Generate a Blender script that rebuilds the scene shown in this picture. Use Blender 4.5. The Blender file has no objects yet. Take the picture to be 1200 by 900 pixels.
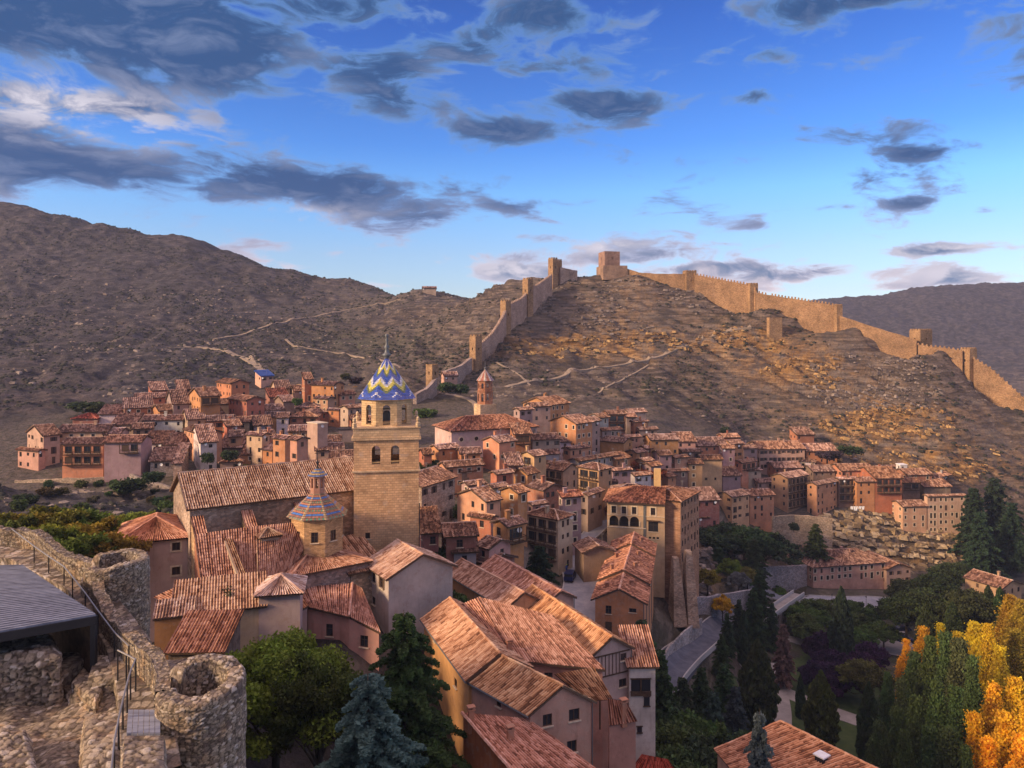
import bpy, math, random
import numpy as np
from mathutils import Vector
R = math.radians
rng = np.random.default_rng(7)
random.seed(11)
scene = bpy.context.scene
col = scene.collection

# ------------------------------------------------------------------ camera
F, U0, V0 = 870.0, 600.0, 395.0
cam_d = bpy.data.cameras.new('camera'); cam = bpy.data.objects.new('camera', cam_d); col.objects.link(cam)
cam_d.sensor_width = 36; cam_d.lens = 36 * F / 1200; cam_d.shift_y = (V0 - 450) / 1200
cam.rotation_euler = (R(90), 0, 0); cam_d.clip_start = 0.5; cam_d.clip_end = 9000
scene.camera = cam

# ------------------------------------------------------------------ sun and sky
SUN_AZ = math.atan2(-0.91, -0.41)      # x, y of the direction to the sun
SUN_EL = R(21)
sd = Vector((math.sin(SUN_AZ) * math.cos(SUN_EL), math.cos(SUN_AZ) * math.cos(SUN_EL), math.sin(SUN_EL)))
sun_d = bpy.data.lights.new('sun', 'SUN'); sun = bpy.data.objects.new('sun', sun_d); col.objects.link(sun)
sun_d.energy = 3.4; sun_d.angle = R(11); sun_d.color = (1.0, 0.69, 0.43)
sun.rotation_euler = sd.to_track_quat('Z', 'Y').to_euler()
world = bpy.data.worlds.new('World'); scene.world = world; world.use_nodes = True
vs = scene.view_settings
vs.view_transform = 'Standard'; vs.look = 'None'; vs.gamma = 1; vs.exposure = 0.85; vs.use_curve_mapping = False

class NB:
    """tiny node builder"""
    def __init__(s, nt): s.nt = nt; s.n = nt.nodes; s.l = nt.links
    def new(s, t, **kw):
        nd = s.n.new(t)
        for k, v in kw.items(): setattr(nd, k, v)
        return nd
    def put(s, sock, v):
        if isinstance(v, bpy.types.NodeSocket): s.l.new(v, sock)
        else:
            if hasattr(sock.default_value, '__len__') and hasattr(v, '__len__'):
                v = tuple(v)
                if len(sock.default_value) == 4 and len(v) == 3: v = v + (1,)
            sock.default_value = v
    def m(s, op, a, b=0.0, c=0.0, clamp=False):
        nd = s.new('ShaderNodeMath', operation=op, use_clamp=clamp)
        for i, v in enumerate((a, b, c)):
            if len(nd.inputs) > i: s.put(nd.inputs[i], v)
        return nd.outputs[0]
    def vm(s, op, a, b=None, sc=None):
        nd = s.new('ShaderNodeVectorMath', operation=op)
        s.put(nd.inputs[0], a)
        if b is not None: s.put(nd.inputs[1], b)
        if sc is not None: s.put(nd.inputs['Scale'], sc)
        return nd.outputs[0]
    def mix(s, f, a, b, blend='MIX'):
        nd = s.new('ShaderNodeMix', data_type='RGBA', blend_type=blend)
        s.put(nd.inputs[0], f); s.put(nd.inputs[6], a); s.put(nd.inputs[7], b)
        return nd.outputs[2]
    def noise(s, vec, scale, detail=4, rough=.55, dist=0.0, col=False):
        nd = s.new('ShaderNodeTexNoise')
        if vec is not None: s.l.new(vec, nd.inputs['Vector'])
        nd.inputs['Scale'].default_value = scale; nd.inputs['Detail'].default_value = detail
        nd.inputs['Roughness'].default_value = rough; nd.inputs['Distortion'].default_value = dist
        return nd.outputs['Color' if col else 'Fac']
    def ramp(s, f, stops, interp='LINEAR'):
        nd = s.new('ShaderNodeValToRGB'); cr = nd.color_ramp; cr.interpolation = interp
        while len(cr.elements) < len(stops): cr.elements.new(0.5)
        for e, (p, c) in zip(cr.elements, stops):
            e.position = p; e.color = (c if len(c) == 4 else tuple(c) + (1,)) if hasattr(c, '__len__') else (c, c, c, 1)
        s.put(nd.inputs[0], f); return nd.outputs[0]
    def mr(s, v, a, b, c=0.0, d=1.0, smooth=False):
        nd = s.new('ShaderNodeMapRange'); nd.clamp = True
        if smooth: nd.interpolation_type = 'SMOOTHSTEP'
        for i, x in enumerate((v, a, b, c, d)): s.put(nd.inputs[i], x)
        return nd.outputs[0]
    def attr(s, name, out='Fac'):
        nd = s.new('ShaderNodeAttribute'); nd.attribute_name = name; return nd.outputs[out]
    def bump(s, h, strength, dist=0.1, normal=None):
        nd = s.new('ShaderNodeBump'); nd.inputs['Strength'].default_value = strength; nd.inputs['Distance'].default_value = dist
        s.l.new(h, nd.inputs['Height'])
        if normal is not None: s.l.new(normal, nd.inputs['Normal'])
        return nd.outputs[0]

def build_sky():
    b = NB(world.node_tree); b.n.clear()
    out = b.new('ShaderNodeOutputWorld'); bg = b.new('ShaderNodeBackground')
    bg.inputs['Strength'].default_value = 0.15
    sky = b.new('ShaderNodeTexSky', sky_type='NISHITA'); sky.sun_disc = False
    sky.sun_elevation = SUN_EL; sky.sun_rotation = SUN_AZ % (2 * math.pi); sky.altitude = 1200
    sky.air_density = 1.0; sky.dust_density = 0.6; sky.ozone_density = 3.0
    tc = b.new('ShaderNodeTexCoord'); d = b.vm('NORMALIZE', tc.outputs['Generated'])
    sx = b.new('ShaderNodeSeparateXYZ'); b.l.new(d, sx.inputs[0]); X, Y, Z = sx.outputs
    az = b.m('ARCTAN2', X, Y); el = b.m('ARCSINE', Z)
    skyc = sky.outputs[0]
    # deepen the blue aloft as in the photograph, keep it pale low down
    tint = b.ramp(b.mr(el, 0.0, 0.5), [(0.0, (.62, .58, .60)), (0.22, (.60, .62, .68)), (.38, (.46, .68, .86)), (0.5, (.28, .52, .84)), (0.8, (.15, .33, .70)), (1.0, (.12, .24, .5))])
    skyc = b.mix(1.0, skyc, tint, 'MULTIPLY')
    # flattened cloud coordinates: a layer seen in perspective
    zz = b.m('ADD', b.m('MAXIMUM', Z, 0.0), 0.16)
    cv = b.new('ShaderNodeCombineXYZ'); b.put(cv.inputs[0], b.m('DIVIDE', X, zz)); b.put(cv.inputs[1], b.m('DIVIDE', Y, zz)); b.put(cv.inputs[2], 0.3)
    ev = b.new('ShaderNodeCombineXYZ'); b.put(ev.inputs[0], b.m('MULTIPLY', az, 1.0)); b.put(ev.inputs[1], b.m('MULTIPLY', el, 2.6)); b.put(ev.inputs[2], 0.0)
    warp = b.noise(ev.outputs[0], 3.0, 3, .6, 0, True)
    ev2 = b.vm('ADD', ev.outputs[0], b.vm('SCALE', b.vm('SUBTRACT', warp, (.5, .5, .5)), sc=.30))
    n1 = b.noise(ev2, 7.0, 9, .62)
    n2 = b.noise(cv.outputs[0], 2.1, 8, .6)
    n = b.m('ADD', b.m('MULTIPLY', n1, .7), b.m('MULTIPLY', n2, .3))
    blobs = [(110, 30, 330, 72, .44), (330, 5, 220, 28, .26), (430, 75, 110, 34, .28), (560, 40, 140, 34, .24), (650, 20, 130, 26, .28), (700, 75, 130, 22, .30), (690, 122, 120, 20, .28),
             (560, 150, 130, 18, .27), (80, 185, 290, 46, .42), (320, 215, 220, 32, .34), (470, 240, 90, 20, .21), (595, 240, 45, 10, .24),
             (30, 225, 120, 30, .22), (960, 5, 160, 17, .22), (1180, 25, 60, 38, .25), (1010, 205, 75, 11, .21), (1080, 180, 45, 10, .2), (885, 265, 42, 9, .24),
             (1070, 237, 42, 9, .24), (1152, 247, 26, 6, .25), (1115, 292, 90, 8, .32), (880, 113, 22, 9, .16), (890, 65, 40, 9, .16),
             (700, 300, 150, 16, .32), (610, 322, 90, 15, .36), (600, 300, 50, 9, .24), (820, 316, 120, 12, .33), (950, 320, 100, 12, .33), (1120, 322, 50, 14, .36), (640, 280, 40, 7, .22), (440, 125, 110, 28, .31), (110, 125, 180, 26, .30),
             (400, 297, 26, 7, .16), (970, 244, 28, 5, .2), (450, 335, 40, 4, .2), (500, 185, 40, 7, .17), (1040, 335, 160, 5, .16), (1030, 120, 26, 10, .14)]
    cov = None; lowmask = None
    for (px, py, rx, ry, amp) in blobs:
        a0 = math.atan((px - U0) / F); e0 = math.atan((V0 - py) / F * math.cos(a0))
        ra = rx / F * math.cos(a0) ** 2; re = ry / F * math.cos(a0)
        dx = b.m('MULTIPLY', b.m('SUBTRACT', az, a0), 1 / ra); dy = b.m('MULTIPLY', b.m('SUBTRACT', el, e0), 1 / re)
        r2 = b.m('ADD', b.m('MULTIPLY', dx, dx), b.m('MULTIPLY', dy, dy))
        g = b.m('MULTIPLY', b.m('EXPONENT', b.m('MULTIPLY', r2, -1.0)), amp)
        cov = g if cov is None else b.m('MAXIMUM', cov, g)
    behind = b.m('MAXIMUM', b.mr(Y, -.3, .3, .22, 0.0), b.mr(el, .46, .75, 0, .35))
    dens = b.m('ADD', b.m('ADD', b.m('MULTIPLY_ADD', n, 1.75, -.375), b.m('MULTIPLY', cov, .92)), behind)
    mask = b.mr(dens, .55, .72, 0, 1, True)
    thick = b.mr(dens, .60, .80, 0, 1, True)
    # sunlit rims against slate-blue bellies; low far clouds take the warm light
    low = b.mr(el, .02, .20, 1, 0, True)
    rim = b.mix(low, (.60, 1.25, 2.6), (4.2, 3.5, 3.6))
    belly = b.mix(low, (.11, .36, .98), (.62, 1.0, 1.62))
    belly = b.mix(b.mr(el, .45, .7), belly, (4.1, 2.9, 3.1))      # unseen cloud deck added above the frame, pinkish to neutralise the blue fill
    body = b.mix(thick, rim, belly)
    light = b.noise(ev2, 14.0, 6, .6)
    body = b.mix(b.m('MULTIPLY', b.mr(light, .50, .70), b.m('MULTIPLY_ADD', low, .40, .38)), body, b.mix(low, (1.25, 1.5, 2.25), (4.6, 3.7, 3.6)))
    for (px, py, rx, ry) in ((80, 128, 130, 26), (1115, 292, 90, 8), (1122, 320, 60, 14), (600, 318, 60, 16), (715, 290, 50, 9), (345, 250, 60, 9)):      # sunlit banks
        a0 = math.atan((px - U0) / F); e0 = math.atan((V0 - py) / F * math.cos(a0)); dx = b.m('MULTIPLY', b.m('SUBTRACT', az, a0), F / rx); dy = b.m('MULTIPLY', b.m('SUBTRACT', el, e0), F / ry)
        g = b.m('EXPONENT', b.m('MULTIPLY', b.m('ADD', b.m('MULTIPLY', dx, dx), b.m('MULTIPLY', dy, dy)), -1.0)); body = b.mix(b.m('MULTIPLY', g, b.mr(light, .38, .56)), body, (2.9, 2.75, 3.1))
    c = b.mix(mask, skyc, body)
    b.l.new(c, bg.inputs[0]); b.l.new(bg.outputs[0], out.inputs[0])
build_sky()

# ------------------------------------------------------------------ naming and helpers
def W(px, py, z):
    Y = z * F / (V0 - py); return np.array([(px - U0) / F * Y, Y, z])
def WY(px, py, Y):
    return np.array([(px - U0) / F * Y, Y, (V0 - py) / F * Y])
def tag(o, label=None, cat=None, group=None, kind=None):
    if label: o['label'] = label
    if cat: o['category'] = cat
    if group: o['group'] = group
    if kind: o['kind'] = kind
    return o
def empty(name, loc, rz=0):
    o = bpy.data.objects.new(name, None); col.objects.link(o); o.location = loc; o.rotation_euler = (0, 0, rz)
    o.empty_display_size = .5; return o
def link(name, me, parent=None, color=None):
    o = bpy.data.objects.new(name, me); col.objects.link(o)
    if parent is not None:
        o.parent = parent; 
    if color is not None: o.color = tuple(color) + (1,)
    return o

class MB:
    """mesh builder: raw vertices, faces, material index and tint per face"""
    def __init__(s): s.v = []; s.f = []; s.mi = []; s.t = []; s.n = 0
    def add(s, vs, fs, mi=0, tint=None):
        vs = np.asarray(vs, float).reshape(-1, 3)
        s.v.append(vs)
        for i, f in enumerate(fs):
            s.f.append(tuple(int(k) + s.n for k in f)); s.mi.append(mi); s.t.append(.5 if tint is None else (tint[i] if hasattr(tint, '__len__') else tint))
        s.n += len(vs)
    def quad(s, a, b, c, d, mi=0, tint=.5): s.add([a, b, c, d], [(0, 1, 2, 3)], mi, tint)
    def box(s, c, size, rz=0, mi=0, tint=.5, taper=1.0):
        sx, sy, sz = (q / 2 for q in size); ca, sa = math.cos(rz), math.sin(rz); vs = []
        for z, k in ((-sz, 1), (sz, taper)):
            for x, y in ((-sx, -sy), (sx, -sy), (sx, sy), (-sx, sy)):
                x *= k; y *= k; vs.append((c[0] + x * ca - y * sa, c[1] + x * sa + y * ca, c[2] + z))
        s.add(vs, [(3, 2, 1, 0), (4, 5, 6, 7), (0, 1, 5, 4), (1, 2, 6, 5), (2, 3, 7, 6), (3, 0, 4, 7)], mi, tint)
    def beam(s, a, b, w, h=None, mi=0, tint=.5):
        a = np.asarray(a, float); b = np.asarray(b, float); h = h or w
        d = b - a; L = np.linalg.norm(d); d /= max(L, 1e-6); up = np.array([0, 0, 1.]) if abs(d[2]) < .95 else np.array([1., 0, 0])
        x = np.cross(d, up); x /= np.linalg.norm(x); y = np.cross(x, d)
        vs = [p + x * i * w / 2 + y * j * h / 2 for p in (a, b) for i, j in ((-1, -1), (1, -1), (1, 1), (-1, 1))]
        s.add(vs, [(3, 2, 1, 0), (4, 5, 6, 7), (0, 1, 5, 4), (1, 2, 6, 5), (2, 3, 7, 6), (3, 0, 4, 7)], mi, tint)
    def tube(s, pts, rad, n=6, mi=0, tint=.5):
        pts = [np.asarray(p, float) for p in pts]
        if not hasattr(rad, '__len__'): rad = [rad] * len(pts)
        vs = []
        for i, p in enumerate(pts):
            d = pts[min(i + 1, len(pts) - 1)] - pts[max(i - 1, 0)]; d /= max(np.linalg.norm(d), 1e-6)
            up = np.array([0, 0, 1.]) if abs(d[2]) < .9 else np.array([1., 0, 0])
            x = np.cross(d, up); x /= np.linalg.norm(x); y = np.cross(x, d)
            for k in range(n):
                a = 2 * math.pi * k / n; vs.append(p + rad[i] * (x * math.cos(a) + y * math.sin(a)))
        fs = [(i * n + k, i * n + (k + 1) % n, (i + 1) * n + (k + 1) % n, (i + 1) * n + k) for i in range(len(pts) - 1) for k in range(n)]
        fs.append(tuple(range(n))[::-1]); fs.append(tuple((len(pts) - 1) * n + k for k in range(n)))
        s.add(vs, fs, mi, tint)
    def lathe(s, c, prof, n=8, rot=0, mi=0, tint=.5, cap=True):
        vs = []
        for r, z in prof:
            for k in range(n):
                a = rot + 2 * math.pi * k / n; vs.append((c[0] + r * math.cos(a), c[1] + r * math.sin(a), c[2] + z))
        fs = [(i * n + k, i * n + (k + 1) % n, (i + 1) * n + (k + 1) % n, (i + 1) * n + k) for i in range(len(prof) - 1) for k in range(n)]
        if cap: fs.append(tuple((len(prof) - 1) * n + k for k in range(n)))
        s.add(vs, fs, mi, tint)
    def grid(s, G, mi=0, tint=None):
        """G (nu,nv,3) -> quads; tint (nu-1,nv-1)"""
        nu, nv = G.shape[:2]
        i, j = np.meshgrid(np.arange(nu - 1), np.arange(nv - 1), indexing='ij')
        a = (i * nv + j).ravel(); fs = np.stack([a, a + nv, a + nv + 1, a + 1], 1)
        s.add(G.reshape(-1, 3), fs, mi, None if tint is None else np.asarray(tint).ravel())
    def mesh(s, name, mats, smooth=False):
        me = bpy.data.meshes.new(name)
        V = np.concatenate(s.v); me.from_pydata(V.tolist(), [], s.f)
        for m in (mats if isinstance(mats, (list, tuple)) else [mats]): me.materials.append(m)
        if any(s.mi): me.polygons.foreach_set('material_index', s.mi)
        at = me.attributes.new('tint', 'FLOAT', 'FACE'); at.data.foreach_set('value', np.asarray(s.t, np.float32))
        if smooth: me.polygons.foreach_set('use_smooth', [True] * len(s.f))
        me.update(); return me
    def build(s, name, mats, parent=None, color=None, smooth=False):
        o = link(name, s.mesh(name, mats, smooth), parent, color)
        if parent is not None:
            loc = Vector(parent.location); rz = parent.rotation_euler.z
            p = parent
            o.matrix_parent_inverse = parent_world(parent).inverted()
        return o
from mathutils import Matrix
def parent_world(p):
    mw = Matrix.LocRotScale(p.location, p.rotation_euler, p.scale)
    if p.parent is not None: mw = parent_world(p.parent) @ p.matrix_parent_inverse @ mw
    return mw

# numpy value-noise / fbm
_perm = rng.permutation(4096)
_rv = rng.random(4096)
def _h(ix, iy, iz): return _rv[_perm[(_perm[(_perm[ix & 4095] + iy) & 4095] + iz) & 4095]]
def vnoise(x, y, z=0.0):
    x, y, z = np.broadcast_arrays(np.asarray(x, float), y, z)
    ix, iy, iz = (np.floor(q).astype(np.int64) for q in (x, y, z)); fx, fy, fz = x - ix, y - iy, z - iz
    fx, fy, fz = (q * q * (3 - 2 * q) for q in (fx, fy, fz)); r = 0
    for a in (0, 1):
        for b_ in (0, 1):
            for c in (0, 1):
                r = r + _h(ix + a, iy + b_, iz + c) * (fx if a else 1 - fx) * (fy if b_ else 1 - fy) * (fz if c else 1 - fz)
    return r * 2 - 1
def fbm(x, y, z=0.0, o=4, g=.5):
    r = 0; a = 1; t = 0
    for i in range(o): r = r + a * vnoise(x * 2 ** i + 17 * i, y * 2 ** i - 9 * i, z * 2 ** i if np.ndim(z) or z else 0.0); t += a; a *= g
    return r / t
def worley(P, s):
    """P (n,3) -> edge distance (F2-F1) and cell id"""
    Q = P / s; I = np.floor(Q).astype(np.int64); f1 = np.full(len(P), 9.); f2 = f1.copy(); idv = np.zeros(len(P))
    for dx in (-1, 0, 1):
        for dy in (-1, 0, 1):
            for dz in (-1, 0, 1):
                J = I + (dx, dy, dz); h = [_h(J[:, 0] + k * 131, J[:, 1], J[:, 2] + k * 57) for k in (0, 1, 2)]
                d = np.sqrt(sum((J[:, k] + .15 + .7 * h[k] - Q[:, k]) ** 2 for k in range(3)))
                nb = d < f1; f2 = np.where(nb, f1, np.minimum(f2, d)); idv = np.where(nb, h[0] * .5 + h[1] * .5, idv); f1 = np.where(nb, d, f1)
    return f2 - f1, idv
# ------------------------------------------------------------------ materials
def newmat(name):
    m = bpy.data.materials.new(name); m.use_nodes = True; b = NB(m.node_tree)
    bs = m.node_tree.nodes['Principled BSDF']; bs.inputs['Roughness'].default_value = .9
    bs.inputs['Specular IOR Level'].default_value = .2
    return m, b, bs
def geo(b): return b.new('ShaderNodeNewGeometry').outputs['Position']
def flat(name, c, rough=.8, metal=0, var=.12):
    m, b, bs = newmat(name); n = b.noise(geo(b), 3.0, 4)
    k = b.mr(n, .3, .7, 1 - var, 1 + var)
    b.put(bs.inputs['Base Color'], b.vm('SCALE', c[:3], sc=k)); bs.inputs['Roughness'].default_value = rough; bs.inputs['Metallic'].default_value = metal
    return m
M = {}
def m_plaster():
    m, b, bs = newmat('plaster'); P = geo(b)
    oc = b.new('ShaderNodeObjectInfo').outputs['Color']
    rnd = b.new('ShaderNodeObjectInfo').outputs['Random']; n1 = b.noise(P, .35, 5, .6); n2 = b.m('ADD', b.noise(P, 1.5, 6, .68), b.m('MULTIPLY', b.m('SUBTRACT', rnd, .5), .10))
    st = b.new('ShaderNodeMapping'); b.l.new(P, st.inputs[0]); st.inputs['Scale'].default_value = (1.6, 1.6, .22)
    n3 = b.noise(st.outputs[0], 1.4, 5, .6)
    c = b.vm('SCALE', oc, sc=b.mr(n1, .3, .7, .74, 1.18))
    c = b.mix(b.mr(n3, .55, .75, 0, .5), c, b.vm('MULTIPLY', c, (.62, .56, .52)))
    c = b.mix(b.mr(n2, .51, .59, 0, .75), c, b.mix(.3, c, (.42, .34, .27)))      # patches where the render has gone
    c = b.mix(b.mr(b.noise(P, .8, 6, .7), .56, .61, 0, .5), c, b.mix(.4, c, (.26, .13, .09)))
    b.put(bs.inputs['Base Color'], c)
    b.l.new(b.bump(b.m('ADD', n2, b.m('MULTIPLY', b.noise(P, 9, 3), .4)), .5, .06), bs.inputs['Normal']); return m
def m_masonry(name, scale, squash, mortar=.6, vary=.35):
    m, b, bs = newmat(name); P = geo(b); oc = b.new('ShaderNodeObjectInfo').outputs['Color']
    mp = b.new('ShaderNodeMapping'); wv = b.vm('ADD', P, b.vm('SCALE', b.vm('SUBTRACT', b.noise(P, 1.3, 2, .5, 0, True), (.5, .5, .5)), sc=.25)); b.l.new(wv, mp.inputs[0]); mp.inputs['Scale'].default_value = (1, 1, squash)
    v = b.new('ShaderNodeTexVoronoi', feature='DISTANCE_TO_EDGE'); b.l.new(mp.outputs[0], v.inputs[0]); v.inputs['Scale'].default_value = scale
    w = b.new('ShaderNodeTexVoronoi'); b.l.new(mp.outputs[0], w.inputs[0]); w.inputs['Scale'].default_value = scale
    sp = b.new('ShaderNodeSeparateXYZ'); b.l.new(w.outputs['Color'], sp.inputs[0])
    c = b.vm('SCALE', oc, sc=b.m('MULTIPLY', b.mr(sp.outputs[0], 0, 1, 1 - vary, 1 + vary), b.mr(b.noise(P, .16, 6, .7), .3, .7, .55, 1.3)))
    c = b.mix(b.m('MULTIPLY', sp.outputs[1], .35), c, b.vm('MULTIPLY', c, (1.1, .72, .5)))
    e = b.mr(v.outputs[0], 0, .07)
    c = b.mix(b.m('MULTIPLY', b.m('SUBTRACT', 1.0, e), mortar), c, b.vm('SCALE', oc, sc=.55))
    b.put(bs.inputs['Base Color'], c)
    b.l.new(b.bump(b.m('ADD', e, b.m('MULTIPLY', b.noise(P, 8, 4), .6)), .7, .06), bs.inputs['Normal']); return m
def m_brickwork(name, bw, rh, mc, lo=(.72, .64, .56)):
    m, b, bs = newmat(name); oc = b.new('ShaderNodeObjectInfo').outputs['Color']; P = geo(b)
    sx = b.new('ShaderNodeSeparateXYZ'); b.l.new(P, sx.inputs[0]); nz = b.new('ShaderNodeNewGeometry').outputs['Normal']
    cv = b.new('ShaderNodeCombineXYZ'); b.put(cv.inputs[0], b.m('ADD', sx.outputs[0], b.m('MULTIPLY', sx.outputs[1], .9))); b.put(cv.inputs[1], sx.outputs[2])
    wv = b.vm('ADD', cv.outputs[0], b.vm('SCALE', b.vm('SUBTRACT', b.noise(P, .9, 2, .5, 0, True), (.5, .5, .5)), sc=.12))
    br = b.new('ShaderNodeTexBrick'); b.l.new(wv, br.inputs[0]); br.inputs['Scale'].default_value = 1; br.inputs['Brick Width'].default_value = bw
    br.inputs['Row Height'].default_value = rh; br.inputs['Mortar Size'].default_value = rh * .09; br.inputs['Bias'].default_value = 0
    br.inputs['Color1'].default_value = (1.25, 1.2, 1.1, 1); br.inputs['Color2'].default_value = lo + (1,); br.inputs['Mortar'].default_value = mc + (1,)
    n1 = b.noise(P, .33, 6, .62); n2 = b.noise(P, 2.5, 6, .65)
    c = b.vm('MULTIPLY', br.outputs[0], oc); c = b.vm('SCALE', c, sc=b.mr(n1, .3, .7, .68, 1.22))
    c = b.mix(b.mr(n2, .56, .72, 0, .6), c, b.vm('MULTIPLY', oc, (.66, .5, .42)))
    c = b.mix(b.mr(b.noise(P, .8, 5), .6, .72, 0, .55), c, (.52, .40, .31))
    b.put(bs.inputs['Base Color'], c); b.l.new(b.bump(b.m('ADD', b.m('MULTIPLY', br.outputs[1], -.8), n2), .8, .07), bs.inputs['Normal']); return m
def m_tile():
    m, b, bs = newmat('roof_tile'); P = geo(b); oc = b.new('ShaderNodeObjectInfo').outputs['Color']
    t = b.attr('tint'); n = b.noise(P, .55, 4, .6); n2 = b.noise(P, 3.5, 4, .7)
    f = b.m('ADD', b.m('MULTIPLY', t, .75), b.m('MULTIPLY', b.m('SUBTRACT', n, .5), .9))
    c = b.ramp(f, [(.0, (.14, .075, .055)), (.2, (.30, .165, .11)), (.4, (.45, .27, .185)), (.6, (.55, .37, .275)), (.8, (.66, .51, .41)), (1.0, (.72, .60, .48))])
    c = b.vm('MULTIPLY', c, oc)
    c = b.mix(b.mr(n2, .60, .74, 0, .6), c, (.20, .155, .11))        # moss and lichen
    b.put(bs.inputs['Base Color'], c); b.l.new(b.bump(n2, .4, .03), bs.inputs['Normal']); return m
def m_leaf():
    m, b, bs = newmat('leaves'); oc = b.new('ShaderNodeObjectInfo').outputs['Color']; t = b.attr('tint')
    n = b.noise(geo(b), .45, 3)
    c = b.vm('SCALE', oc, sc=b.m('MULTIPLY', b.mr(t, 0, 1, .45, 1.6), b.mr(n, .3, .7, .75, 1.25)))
    hs = b.new('ShaderNodeHueSaturation'); b.put(hs.inputs['Hue'], b.mr(n, .3, .7, .485, .515)); b.put(hs.inputs['Color'], c)
    b.put(bs.inputs['Base Color'], hs.outputs[0]); bs.inputs['Roughness'].default_value = .75
    tr = b.new('ShaderNodeBsdfTranslucent'); b.put(tr.inputs[0], hs.outputs[0]); mx = b.new('ShaderNodeMixShader'); mx.inputs[0].default_value = .28
    b.l.new(bs.outputs[0], mx.inputs[1]); b.l.new(tr.outputs[0], mx.inputs[2]); b.l.new(mx.outputs[0], m.node_tree.nodes['Material Output'].inputs[0]); return m
def m_terrain():
    m, b, bs = newmat('hillside'); P = geo(b)
    gold = b.attr('gold'); dark = b.attr('cool'); green = b.attr('green'); town = b.attr('town')
    mp = b.new('ShaderNodeMapping'); b.l.new(P, mp.inputs[0]); mp.inputs['Rotation'].default_value = (R(12), R(-22), R(10)); mp.inputs['Scale'].default_value = (.25, .25, 1.6)
    strata = b.noise(mp.outputs[0], .5, 8, .68, .4)
    n1 = b.noise(P, .018, 6, .6); n2 = b.noise(P, .12, 8, .68); n3 = b.noise(P, .7, 6, .7)
    soil = b.mix(b.mr(n1, .35, .65), (.082, .064, .055), (.060, .049, .045))
    soil = b.mix(b.mr(n2, .45, .66, 0, .8), soil, (.060, .058, .032))
    rock = b.ramp(strata, [(.30, (.07, .052, .04)), (.44, (.12, .092, .075)), (.56, (.205, .16, .13)), (.72, (.30, .25, .205))])
    c = b.mix(b.mr(b.m('ADD', n2, b.m('MULTIPLY', b.m('SUBTRACT', strata, .5), .9)), .50, .66, 0, .95), soil, rock)
    nz = b.new('ShaderNodeSeparateXYZ'); b.l.new(b.new('ShaderNodeNewGeometry').outputs['Normal'], nz.inputs[0]); steep = b.mr(nz.outputs[2], .84, .62, 0, 1)
    big = b.noise(P, .011, 3, .5, .6); c = b.mix(b.mr(big, .50, .62, 0, .65), c, (.135, .115, .092)); c = b.mix(b.mr(big, .46, .36, 0, .6), c, (.040, .042, .030)); c = b.mix(b.m('MULTIPLY', steep, .85), c, rock)
    mq = b.new('ShaderNodeMapping'); b.l.new(P, mq.inputs[0]); mq.inputs['Rotation'].default_value = (R(4), R(-14), 0); mq.inputs['Scale'].default_value = (.035, .035, .75); band = b.noise(mq.outputs[0], 1.0, 5, .62, .3)
    c = b.mix(b.mr(band, .55, .62, 0, .6), c, (.032, .028, .024)); c = b.mix(b.mr(band, .45, .38, 0, .55), c, (.21, .175, .14))
    gr = b.ramp(strata, [(.32, (.10, .055, .025)), (.46, (.24, .13, .05)), (.58, (.40, .235, .085)), (.75, (.52, .36, .17))])
    gm = b.m('MULTIPLY', gold, b.mr(b.m('ADD', n2, b.m('MULTIPLY', n1, .3)), .56, .74), clamp=True)
    c = b.mix(b.m('MULTIPLY', gm, 1.0), c, gr)
    c = b.mix(b.m('MULTIPLY', green, b.mr(n2, .38, .6)), c, (.065, .075, .032))
    c = b.mix(b.m('MULTIPLY', dark, .88), c, b.mix(b.mr(n2, .42, .62), (.022, .023, .028), (.088, .080, .086)))  # distance-haze blue put into the far mountain's colour; left hill is greyer soil
    c = b.mix(town, c, b.mix(b.mr(n3, .4, .6), (.15, .12, .10), (.07, .065, .045)))
    c = b.mix(b.mr(n3, .57, .68, 0, .75), c, (.045, .042, .026))
    b.put(bs.inputs['Base Color'], c)
    h = b.m('ADD', b.m('MULTIPLY', n2, 3.0), b.m('ADD', b.m('MULTIPLY', n3, .8), b.m('MULTIPLY', strata, 1.6)))
    b.l.new(b.bump(h, .9, .9), bs.inputs['Normal']); return m
def m_rubble():
    """foreground castle masonry: colour from the stones the geometry models"""
    m, b, bs = newmat('rubble_masonry'); P = geo(b); e = b.attr('edge'); t = b.attr('sid'); n = b.noise(P, 1.1, 5); n2 = b.noise(P, 14, 5, .7)
    c = b.ramp(t, [(.15, (.13, .105, .09)), (.4, (.24, .195, .15)), (.6, (.34, .275, .19)), (.85, (.47, .42, .36))])
    c = b.vm('SCALE', c, sc=b.mr(n2, .3, .7, .65, 1.3))
    c = b.mix(b.mr(n, .5, .68, 0, .55), c, b.vm('MULTIPLY', c, (1.15, .85, .55)))
    c = b.mix(b.mr(e, .05, .22, .9, 0), c, (.075, .058, .04))
    c = b.mix(b.mr(b.noise(P, 3, 5), .62, .72, 0, .6), c, (.10, .10, .07))
    b.put(bs.inputs['Base Color'], c); b.l.new(b.bump(n2, .8, .04), bs.inputs['Normal']); return m
def m_glass():
    m, b, bs = newmat('window_glass'); b.put(bs.inputs['Base Color'], (.025, .028, .035)); bs.inputs['Roughness'].default_value = .18
    bs.inputs['Specular IOR Level'].default_value = .6; return m
def m_glaze():
    m, b, bs = newmat('glazed_tile'); b.put(bs.inputs['Base Color'], b.attr('gcol', 'Color')); bs.inputs['Roughness'].default_value = .35
    bs.inputs['Specular IOR Level'].default_value = .5; return m
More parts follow.
